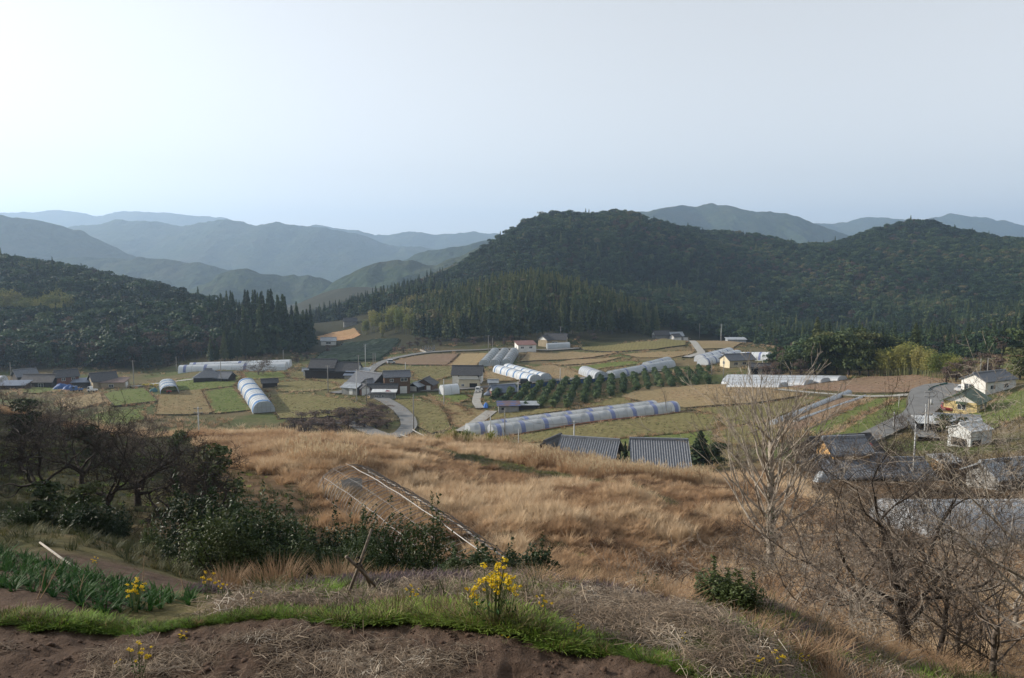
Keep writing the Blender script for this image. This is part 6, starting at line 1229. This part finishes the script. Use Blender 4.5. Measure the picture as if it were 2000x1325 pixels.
for u_, v_, h_, k, lab in ((262, 1196, .42, 14, 'bushy yellow-flowered rape plant among the leafy beds'), (408, 1170, .46, 4, 'yellow-flowered rape plant left of the domed tussock, taller'), (432, 1172, .34, 4, 'yellow-flowered rape plant left of the domed tussock, shorter'), (962, 1226, .78, 14, 'tallest and fullest clump of yellow rape flowers'), (930, 1216, .55, 4, 'rape plant with a few heads at the left of the tallest clump'), (996, 1216, .55, 7, 'rape plant at the right of the tallest clump'), (803, 1190, .30, 7, 'short yellow rape plant between the crossed poles and the tallest clump'), (1060, 1215, .40, 4, 'sparse rape plant standing alone right of the tallest clump'), (1132, 1250, .24, 4, 'small rape plant on the edge of the green verge'), (358, 1262, .22, 4, 'small rape plant standing alone on the bare straw field'), (272, 1330, .38, 7, 'rape plant at the bottom edge of the field'), (232, 1318, .2, 2, 'tiny rape seedling left of the one at the bottom edge'), (1520, 1322, .36, 4, 'rape plant with a tall head at the lower right'), (1482, 1316, .24, 4, 'short rape plant at the lower right, left of the tall head'), (1568, 1318, .28, 7, 'rape plant at the lower right, right of the tall head'), (1246, 1276, .14, 2, 'tiny flowering seedling at the end of the verge'), (506, 1186, .26, 2, 'thin rape plant beside the domed tussock'), (186, 1112, .26, 4, 'rape plant behind the leafy beds by the leaning pole'), (1335, 1262, .18, 2, 'tiny rape plant on the straw bank'), (1120, 1228, .2, 2, 'small rape seedling above the green verge'), (985, 1262, .16, 2, 'small yellow seedling on the ploughed soil below the verge')):
    p = G(u_, v_, 6)
    if p[1] > 12.5: p = np.array([(u_ - 1000) / F * 11.6 * 1.04, 11.6, Tz((u_ - 1000) / F * 11.6 * 1.04, 11.6)])
    r_ = thing('rape_plant', (p[0], p[1], p[2] - .02), rng.uniform(0, 6.28), lab, 'flower'); s_ = h_; r_.scale = (s_ * (1.5 if k == 14 else 1.2), s_ * 1.2, s_)
    for me in RP[k]: link_obj(me.name.split('.')[0], me, r_)
# ------------------------------------------------------------------ poles, stalks
OLDW = surf('weathered_pole', (.24, .20, .16), (.12, .10, .08), 9, .9, .4, stretch=(3, 3, .4)); DRY = surf('dry_stalk', (.34, .25, .15), (.22, .15, .09), 5, .9)
p = G(700, 1165, 6); k_ = p[1] / F
tri = thing('pole_tripod', (p[0], p[1], p[2]), 0, 'three weathered poles lashed together and crossed before the shrubs', 'poles')
def px(du, dv, dy=0): return (du * k_, dy, -dv * k_ * 1.02)
MB().tube([px(-22, 2, -.2), px(2, -62), px(24, -128, .2)], [.021, .02, .016], 6).build('pole', OLDW, tri, smooth=True)
MB().tube([px(-20, -88, -.1), px(2, -58), px(62, 18, .1)], [.023, .021, .02], 6).build('pole', OLDW, tri, smooth=True)
MB().tube([px(4, -62, .05), px(10, -30, .2), px(16, 2, .3)], [.02, .021, .023], 6).build('pole', OLDW, tri, smooth=True)
MB().tube([(.03 * math.cos(a) + px(2, -61)[0], .05 * math.sin(a), px(2, -61)[2] + .012 * a) for a in np.linspace(0, 12, 20)], .008, 4).build('rope', DARK, tri)
p0 = at(78, 1060, 12.9); p1 = at(190, 1132, 10.9); o = MB().tube([p0, (p0 + p1) / 2 + (0, 0, -.04), p1], [.017, .019, .021], 7).build('leaning_pole', surf('pale_pole', (.40, .37, .33), (.26, .24, .21), 6, .9, .3), smooth=True); tag(o, 'pale wooden pole leaning over the soil above the leafy beds', 'pole')
for u0, v0, u1, v1, Y_, lab in ((60, 1202, 122, 1090, 9.2, 'tall dry stalk leaning over the nearer leafy bed'), (62, 1200, 90, 1108, 9.15, 'shorter dry stalk crossing the tall one in the leafy bed'), (140, 1195, 164, 1122, 9.3, 'thin dry stalk between the two leafy beds'), (268, 1190, 282, 1085, 11, 'upright dry stem behind the bushy rape plant'), (355, 1180, 350, 1115, 10, 'reddish dry dock stalk at the end of the leafy bed'), (1392, 1262, 1398, 1190, 9.3, 'slender dry stem on the straw bank at the right'), (1246, 1262, 1288, 1190, 9.2, 'pale bent reed on the straw bank')):
    a, b = at(u0, v0, Y_), at(u1, v1, Y_ + .1); m_ = (a + b) / 2 + (.03, 0, .03); mb = MB(); mb.tube([a, m_, b], [.008, .006, .003], 4)
    for t in (.5, .65, .8): q_ = a + (b - a) * t; mb.tube([q_, q_ + (rng.normal() * .06, rng.normal() * .06, .12)], [.004, .002], 3)
    tag(mb.build('dry_stalk', DRY), lab, 'stalk')

# ================================================================== UTILITY POLES AND LINES
CONP = surf('concrete_pole', (.27, .26, .245), (.19, .18, .17), 1.5, .85); CONL = surf('pale_pole_metal', (.48, .49, .49), (.38, .39, .39), 1.5, .6)
TOPS = {}
def upole(u, vt, vb, label, Y=None, mat=CONP, arms=1, key=None, lean=0, trafo=False, r0=.16):
    p = G(u, vb, 100) if Y is None else np.array([(u - 1000) / F * Y * 1.003, Y, 0]); z = Tz(p[0], p[1]); top = at(u, vt, p[1])[2]; H = max(3, top - z)
    o = thing('utility_pole', (p[0], p[1], z), R(rng.uniform(-30, 30)), label, 'pole'); MB().tube([(0, 0, -.5), (0, 0, H * .5), (lean, 0, H)], [r0, r0 * .85, r0 * .62], 8).build('shaft', mat, o, smooth=True)
    for k in range(arms):
        zz = H - .35 - .7 * k; MB().box(-.8, .8, -.05, .05, zz, zz + .1).build('crossarm', PG, o)
        for x in (-.7, 0, .7): MB().tube([(x, 0, zz + .1), (x, 0, zz + .3)], [.05, .035], 5).build('insulator', PW, o)
    if trafo: MB().tube([(.35, 0, H * .7), (.35, 0, H * .7 + .9)], .26, 10).build('transformer', CONL, o, smooth=True)
    if key: TOPS[key] = np.array([p[0] + lean, p[1], z + H - .2])
    return o
for a in ((22, 708, 748, 'utility pole standing behind the long low farmhouse', None, CONP, 0, 'a'), (262, 704, 762, 'utility pole beside the beige house wing', None, CONP, 1, 'b'), (345, 697, 727, 'thin pole at the foot of the dark west wood', None, CONP, 0, 'c'), (432, 704, 746, 'utility pole right of the sunken hipped roof', None, CONP, 0, 'd'),
          (554, 684, 716, 'thin pole near the corner of the west wood', None, CONP, 0, None), (714, 672, 720, 'pale utility pole with two crossarms at the foot of the tea slope', None, CONL, 2, 'e'), (701, 694, 742, 'utility pole in front of the tea slope left of the pale one', None, CONP, 1, None), (641, 714, 770, 'utility pole in the field before the big dark farmhouse', None, CONP, 1, 'f'),
          (697, 722, 783, 'pale pole at the road junction by the grey workshop', None, CONL, 1, 'g'), (716, 740, 784, 'dark pole right of the junction by the white gable', None, CONP, 0, None), (729, 690, 716, 'short pole by the upper road, left of a pair', None, CONP, 0, None), (733, 690, 715, 'short pole by the upper road, right of a pair', None, CONP, 0, None),
          (808, 770, 842, 'dark pole beside the bending road', None, CONP, 0, 'h'), (867, 741, 792, 'pale pole in front of the white tunnel hut', None, CONL, 0, 'i'), (792, 708, 732, 'slim pole in the olive field behind the storehouse', None, CONL, 0, None), (954, 655, 692, 'utility pole behind the triple tunnels', None, CONP, 1, 'j'), (962, 660, 690, 'plain pole right of the one behind the triple tunnels', None, CONP, 0, None),
          (1095, 638, 668, 'utility pole above the farmhouse under the cedars', None, CONP, 1, None), (986, 798, 852, 'pole before the left end of the clear tunnels', None, CONP, 0, 'k'), (958, 814, 858, 'pale lamp pole at the end of the clear tunnels', None, CONL, 0, None), (1012, 745, 775, 'pole by the black car on the lane', None, CONL, 0, None), (1094, 720, 746, 'slim pole on the lane beside the brown terrace', None, CONL, 0, None),
          (1408, 633, 668, 'tall double-armed pole on the upper terrace', None, CONL, 2, 'l'), (1366, 632, 662, 'thin pole by the upper valley houses', None, CONP, 0, None), (1425, 641, 666, 'thin pole right of the double-armed one', None, CONP, 0, None), (1413, 698, 738, 'dark pole left of the cream house', None, CONP, 0, 'm'), (1390, 704, 732, 'shorter dark pole by the end of the bush orchard', None, CONP, 0, None), (1489, 692, 722, 'pale pole behind the open garage', None, CONL, 0, None),
          (1914, 700, 740, 'thin pole behind the white hall, left of a pair', None, CONP, 0, None), (1928, 700, 740, 'thin pole behind the white hall, right of a pair', None, CONP, 0, None), (1745, 805, 842, 'short pale pole on the verge of the east road', None, CONL, 0, None)):
    upole(a[0], a[1], a[2], a[3], a[4], a[5], a[6], a[7])
upole(1811, 764, 852, 'tall pole with transformer by the carport on the east road', None, CONP, 2, 'n', trafo=True, r0=.15); upole(1806, 790, 848, 'shorter pale pole touching the transformer pole', None, CONL, 0, None)
upole(1799, 828, 945, 'long pale pole rising before the ochre-gabled farmhouse garden', 94, CONL, 0, 'o', r0=.12)
upole(1123, 822, 885, 'utility pole behind the left tiled roof', 122, CONL, 1, 'p', r0=.13); upole(1013, 838, 880, 'short pale pole on the slope below the grass crest', 118, CONL, 0, None, r0=.08); upole(380, 795, 850, 'grey metal pole with arms below the large white tunnel', 130, CONL, 2, 'q', r0=.13); upole(655, 845, 872, 'pale signal pole on the slope left of the road bend', 125, CONL, 1, None, r0=.1); upole(1755, 782, 800, 'slim post at the corner of the green field', None, CONL, 0, None, r0=.07)
LINE = surf('cable', (.05, .05, .05), (.04, .04, .04), 1, .6)
for a, b, lab in (('b', 'c', 'cable from the beige house pole to the west wood'), ('b', 'd', 'cable from the beige house pole to the sunken roof pole'), ('d', 'f', 'cable crossing the fields to the big dark farmhouse'), ('f', 'e', 'cable rising to the foot of the tea slope'), ('f', 'g', 'cable to the junction by the grey workshop'), ('g', 'i', 'cable along the lane to the white tunnel hut'), ('e', 'j', 'cable along the upper road to the triple tunnels'), ('h', 'k', 'cable from the bending road to the clear tunnels'), ('k', 'p', 'cable in front of the clear tunnels'), ('i', 'j', 'cable up to the triple tunnels'), ('n', 'o', 'cable from the transformer pole to the long pale pole'), ('m', 'l', 'cable from the cream house to the upper terrace')):
    p0, p1 = TOPS[a], TOPS[b]; t = np.linspace(0, 1, 14)[:, None]; pts = p0 + (p1 - p0) * t; pts[:, 2] -= 4 * t[:, 0] * (1 - t[:, 0]) * .025 * np.linalg.norm(p1 - p0)
    tag(MB().tube(pts, .035, 3).build('power_line', LINE), lab, 'cable')
# ================================================================== VEHICLES
RUB = surf('tyre', (.02, .02, .02), (.015, .015, .015), 3, .9); LAMP = surf('lamp', (.6, .58, .5), (.5, .48, .4), 3, .3); REDL = surf('tail_lamp', (.4, .02, .015), (.3, .015, .01), 3, .3)
def paint(n, c):
    if n in MATS: return MATS[n]
    m, nt, bs = nodes(n); bs.inputs['Base Color'].default_value = (*c, 1); bs.inputs['Roughness'].default_value = .3; bs.inputs['Coat Weight'].default_value = .5; MATS[n] = m; return m
def wheels(o, xs, hw_, r_=.3):
    me = MB().tube([(0, -.1, 0), (0, .1, 0)], r_, 14).mesh('wheel', RUB)
    for x in xs:
        for y in (-hw_, hw_): link_obj('wheel', me, o, (x, y, r_))
def car(u, v, yaw, mat, label, L=3.9, W=1.62, H=1.5, Y=None, y0=100, van=False):
    p = G(u, v, y0) if Y is None else np.array([(u - 1000) / F * Y, Y, 0]); o = thing('car', (p[0], p[1], Tz(p[0], p[1]) + .46), R(yaw), label, 'car'); h = L / 2; w = W / 2
    MB().extrude_y([(-h, .28), (h, .28), (h, .62), (h * .93, .78), (h * .5, .86), (-h * .9, .9), (-h, .7)], -w, w).build('body', mat, o)
    prof = [(-h * .86, .88), (h * .48, .86), (h * (.3 if van else .12), H), (-h * (.8 if van else .62), H)]
    MB().extrude_y(prof, -w * .93, w * .93).build('cabin', mat, o)
    for s in (-1, 1): MB().extrude_y([(x * .9 - .02, .2 * H + z * .78 if i < 2 else z - .1) for i, (x, z) in enumerate(prof)], s * w * .94 - .01, s * w * .94 + .01).build('side_window', GLASS, o)
    e = .03; MB().add([(h * .47 + e, -w * .8, .9), (h * .47 + e, w * .8, .9), (prof[2][0] + e + .02, w * .74, H - .08), (prof[2][0] + e + .02, -w * .74, H - .08)], [(0, 1, 2, 3)]).build('windscreen', GLASS, o)
    MB().add([(-h * .86 - e, w * .8, .95), (-h * .86 - e, -w * .8, .95), (prof[3][0] - e - .02, -w * .74, H - .08), (prof[3][0] - e - .02, w * .74, H - .08)], [(0, 1, 2, 3)]).build('rear_window', GLASS, o)
    wheels(o, (-h * .62, h * .62), w - .08)
    for s in (-1, 1): MB().box(h - .05, h + .015, s * w * .7 - .14, s * w * .7 + .14, .55, .68).build('headlight', LAMP, o); MB().box(-h - .015, -h + .05, s * w * .8 - .1, s * w * .8 + .1, .6, .85).build('tail_light', REDL, o)
    return o
def kei_truck(u, v, yaw, mat, label, y0=100):
    p = G(u, v, y0); o = thing('mini_truck', (p[0], p[1], Tz(p[0], p[1]) + .46), R(yaw), label, 'truck')
    MB().extrude_y([(.45, .35), (1.65, .35), (1.68, .9), (1.35, 1.72), (.5, 1.75)], -.7, .7).build('cab', mat, o); MB().box(-1.6, .42, -.7, .7, .55, .66).build('bed', mat, o)
    for a in ((-1.6, .42, -.7, -.65), (-1.6, .42, .65, .7), (-1.6, -1.55, -.65, .65)): MB().box(*a, .66, .95).build('bed_side', mat, o)
    MB().add([(1.71, -.6, .98), (1.71, .6, .98), (1.42, .58, 1.62), (1.42, -.58, 1.62)], [(0, 1, 2, 3)]).build('windscreen', GLASS, o)
    for s in (-1, 1): MB().extrude_y([(.6, 1.0), (1.5, 1.0), (1.28, 1.6), (.6, 1.62)], s * .705 - .01, s * .705 + .01).build('side_window', GLASS, o); MB().box(1.6, 1.7, s * .5 - .12, s * .5 + .12, .6, .75).build('headlight', LAMP, o)
    wheels(o, (-1.0, 1.0), .62, .27); return o
WP = paint('white_paint', (.70, .70, .69)); BP = paint('blue_paint', (.05, .13, .32)); KP = paint('black_paint', (.015, .016, .02)); RP_ = paint('red_paint', (.30, .015, .02)); SP = paint('silver_paint', (.42, .43, .44))
kei_truck(181, 768, 165, WP, 'white mini truck parked left of the beige house wing'); kei_truck(152, 767, 175, BP, 'blue mini truck beside the blue tarpaulin'); kei_truck(936, 768, 250, WP, 'white mini truck coming down the lane below the white-roofed garage')
car(1026, 752, 8, KP, 'black minivan on the lane in front of the white tunnels', 4.4, 1.7, 1.75, van=True); car(1848, 806, 250, RP_, 'red hatchback parked at the yellow bungalow', 3.7, 1.6, 1.5); car(1879, 768, 210, SP, 'silver car parked before the white hall', 3.9, 1.6, 1.5); car(764, 712, 20, SP, 'small grey van on the upper road by the ploughed field', 3.6, 1.5, 1.7, van=True)
# ================================================================== ODDS AND ENDS
def tarp(u, v, w, d, h, mat, label, seed, Y=None):
    p = G(u, v, 100); n = 14; X, Yg = np.meshgrid(np.linspace(-1, 1, n), np.linspace(-1, 1, n)); r2 = np.clip(1 - X ** 2, 0, 1) ** .5 * np.clip(1 - Yg ** 2, 0, 1) ** .5
    Z = r2 * h * (.75 + .9 * fbm(X * 2.2 + seed, Yg * 2.2, 3, seed)) - .1; ix = np.arange(n * n).reshape(n, n); q_ = np.stack([ix[:-1, :-1], ix[:-1, 1:], ix[1:, 1:], ix[1:, :-1]], -1).reshape(-1, 4)
    o = link_obj('tarpaulin', fast_mesh('tarpaulin', np.stack([X * w / 2, Yg * d / 2, Z], -1).reshape(-1, 3), q_, mat), None, (p[0], p[1], Tz(p[0], p[1]) + .3)); tag(o, label, 'tarpaulin')
tarp(122, 762, 6.0, 3, 2.6, BLUEM, 'heap under a blue tarpaulin in front of the red-brown house', 3); tarp(137, 763, 4.5, 3, 2.2, BLUEM, 'second blue tarpaulin heap beside the blue truck', 5); tarp(752, 752, 3, 2, 2.6, BLUET, 'bright blue sheet between the storehouse and the broad roof', 7)
tarp(960, 772, 5, 3, 1.4, BLUEG, 'pale blue sheet heap at the corner of the bush orchard', 9); tarp(949, 796, 1.4, 5, 1.4, BLUET, 'bright blue sheet hanging below the corner of the orchard', 11); tarp(300, 766, 2.4, 2, 1.4, surf('teal_sheet', (.05, .16, .17), (.03, .1, .11), 2, .6), 'teal sheeted machine by the lane near the small tunnel', 13)
o = bpy.data.objects['tarpaulin'].copy(); COL.objects.link(o); o.data = o.data.copy(); o.data.materials.clear(); o.data.materials.append(TIN); o.location = ((1620 - 1000) / F * 84, 84, Tz((1620 - 1000) / F * 84, 84)); o.scale = (.28, .4, .6); tag(o, 'silver sheet heap among the bare bushes below the ochre-gabled farmhouse', 'tarpaulin')
# blue net along the orchard top
pts = [G(u_, v_, 100) for u_, v_ in ((1000, 763), (1040, 758), (1080, 753), (1120, 750), (1160, 747), (1190, 744))]
net = thing('net_fence', pts[0] + (0, 0, 0), 0, 'low blue net fence along the lane above the bush orchard', 'fence'); nb = MB()
for a, b in zip(pts[:-1], pts[1:]): a0, b0 = a - pts[0], b - pts[0]; nb.add([a0 + (0, 0, -.2), b0 + (0, 0, -.2), b0 + (0, 0, 1.3), a0 + (0, 0, 1.3)], [(0, 1, 2, 3)])
nb.build('net', BLUEM, net)
for a in pts: MB().tube([a - pts[0] + (0, -.05, -.3), a - pts[0] + (0, -.05, 1.4)], .04, 5).build('post', PG, net)
# green net beside the east road
pts = [G(u_, v_, 100) for u_, v_ in ((1812, 772), (1820, 766), (1835, 761), (1850, 757))]; net = thing('net_fence', pts[0], 0, 'green net fence curving round the wide end of the east road', 'fence'); nb = MB(); GN_ = surf('green_net', (.03, .13, .09), (.02, .09, .06), 2, .8)
for a, b in zip(pts[:-1], pts[1:]): a0, b0 = a - pts[0], b - pts[0]; nb.add([a0 + (0, 0, .2), b0 + (0, 0, .2), b0 + (0, 0, 1.3), a0 + (0, 0, 1.3)], [(0, 1, 2, 3)])
nb.build('net', GN_, net)
for a in pts: MB().tube([a - pts[0] + (0, -.05, 0), a - pts[0] + (0, -.05, 1.4)], .04, 5).build('post', PG, net)
# guardrails at the bend
for pp, lab in ((((806, 846), (812, 850), (820, 854), (828, 858)), 'white guardrail on the outer side of the road bend'), (((782, 856), (790, 859), (798, 861)), 'short white guardrail piece on the inner side of the road bend')):
    q_ = [G(u_, v_, 150) for u_, v_ in pp]; gr = thing('guardrail', q_[0], 0, lab, 'guardrail')
    MB().tube([a - q_[0] + (0, 0, .85) for a in q_], .1, 6).build('beam', PW, gr)
    for a in q_: MB().tube([a - q_[0] + (0, .1, -.3), a - q_[0] + (0, .1, .9)], .05, 6).build('post', PW, gr)
# red cultivator under the short tunnel
p = G(330, 771, 100); mc = thing('cultivator', (p[0], p[1], Tz(p[0], p[1]) + .45), R(20), 'red hand tractor under the short open tunnel', 'machine'); RM = paint('machine_red', (.35, .03, .02))
MB().extrude_y([(-.7, .4), (.8, .4), (.9, .8), (.2, 1.05), (-.7, .9)], -.35, .35).build('body', RM, mc); wheels(mc, (0,), .5, .38); MB().tube([(-.6, -.3, .8), (-1.5, -.3, 1.15)], .03, 5).build('handle', PG, mc); MB().tube([(-.6, .3, .8), (-1.5, .3, 1.15)], .03, 5).build('handle', PG, mc)
# small graveyard at the wood foot
GS = surf('gravestone', (.25, .25, .26), (.14, .14, .145), 4, .7); gm = MB().box(-.35, .35, -.35, .35, -.2, .3).box(-.24, .24, -.24, .24, .3, .5).box(-.16, .16, -.16, .16, .5, 1.5).mesh('gravestone', GS)
for i in range(14):
    p = G(826 + (i % 7) * 3.6 + rng.uniform(-1, 1), 682 + (i // 7) * 3.5, 300); o = link_obj('gravestone', gm, None, (p[0], p[1], p[2] - .05)); s_ = rng.uniform(.8, 1.4); o.scale = (s_, s_, s_); tag(o, 'grey stepped gravestone in the little graveyard at the wood foot', 'gravestone', 'gravestones at the wood foot')
q_ = [G(u_, v_, 300) for u_, v_ in ((820, 686), (832, 690), (845, 688))]; MBk = MB()
for a, b in zip(q_[:-1], q_[1:]): d_ = b - a; MBk.add([a + (0, 0, -.2), b + (0, 0, -.2), b + (0, 0, .9), a + (0, 0, .9), a + (0, .4, -.2), b + (0, .4, -.2), b + (0, .4, .9), a + (0, .4, .9)], [(0, 1, 2, 3), (7, 6, 5, 4), (3, 2, 6, 7), (0, 3, 7, 4), (1, 5, 6, 2)])
tag(MBk.build('kerb_wall', CONC), 'white kerb wall of the little graveyard', 'wall')
# long white net frames in the brown plot
for i, (a, b, lab) in enumerate((((1508, 832), (1658, 771), 'long pale net frame along the left side of the brown plot'), ((1552, 826), (1690, 777), 'thin white strip along the middle of the brown plot'))):
    tunnel('crop_tunnel', g(*a), g(*b), 1.5 if i == 0 else .7, .9 if i == 0 else .4, lab, FILMS if i == 0 else FILMW, (), step=3, cat='frame')
# blossoming plums
LF_PL = leafmat('plum_blossom', ((0, (.30, .09, .10)), (1, (.42, .17, .18))), source='rand', trans=.3); PL = sep_mesh(broad_mesh('plum', [LF_PL, BARKD], n=500, seed=500, lobes=9, leaf=.04), ('crown', 'trunk'))
p = G(761, 778, 100); pair(PL, 'plum_tree', p[0], p[1], 3.2, 'small red-blossomed plum beside the brown storehouse', 'tree', None, 1.2)
pair(PL, 'plum_tree', (1703 - 1000) / F * 103, 103, 4.4, 'pink-blossomed plum at the right end of the blue-grey tiles', 'tree', None, .8)
# sunlit rapeseed row by the lane
LF_Y2 = leafmat('rape_bloom', ((0, (.40, .34, .02)), (1, (.62, .50, .03))), source='rand', trans=.2); RB = sep_mesh(broad_mesh('rape_bush', [LF_Y2, BARKD], n=200, seed=510, lobes=8, leaf=.09), ('bloom', 'stems'))
for i, u_ in enumerate((281, 288, 295, 303, 312, 320)): p = G(u_, 755, 100); pair(RB, 'rape_bush', p[0], p[1], 1.5, 'yellow flowering rape bush in the row by the lane', 'bush', 'yellow rape row by the lane', 1.6)

# ================================================================== LABELS: number the members of small look-alike groups from the left
grp = {}
for o in COL.objects:
    if o.parent is None and 'group' in o.keys() and o['group'] not in ('bushes in the orchard rows',): grp.setdefault((o['group'], o['label']), []).append(o)
for (gname, lab), os_ in grp.items():
    if 1 < len(os_) <= 99:
        os_.sort(key=lambda o: o.location.x / max(o.location.y, 1) if o.type == 'EMPTY' or o.location.length > 1 else o.data.vertices[0].co.x / max(o.data.vertices[0].co.y, 1))
        for i, o in enumerate(os_): o['label'] = lab + ', ' + ('leftmost' if i == 0 else 'rightmost' if i == len(os_) - 1 else ordw(i + 1) + ' from the left')
# ------------------------------------------------------------------ haze: one box of even air round everything
hb = MB(); hb.box(-11500, 11500, -9600, 11000, CZ - 190, CZ + 620)
hm = bpy.data.materials.new('haze'); hm.use_nodes = True; hm.node_tree.nodes.clear()
ho = hm.node_tree.nodes.new('ShaderNodeOutputMaterial'); pv = hm.node_tree.nodes.new('ShaderNodeVolumePrincipled')
pv.inputs['Color'].default_value = (.53, .73, 1.0, 1); pv.inputs['Density'].default_value = HAZE; pv.inputs['Anisotropy'].default_value = .35
hm.node_tree.links.new(pv.outputs[0], ho.inputs['Volume'])
tag(hb.build('haze', hm), kind='stuff')
print('SCENE objects', len(bpy.data.objects))
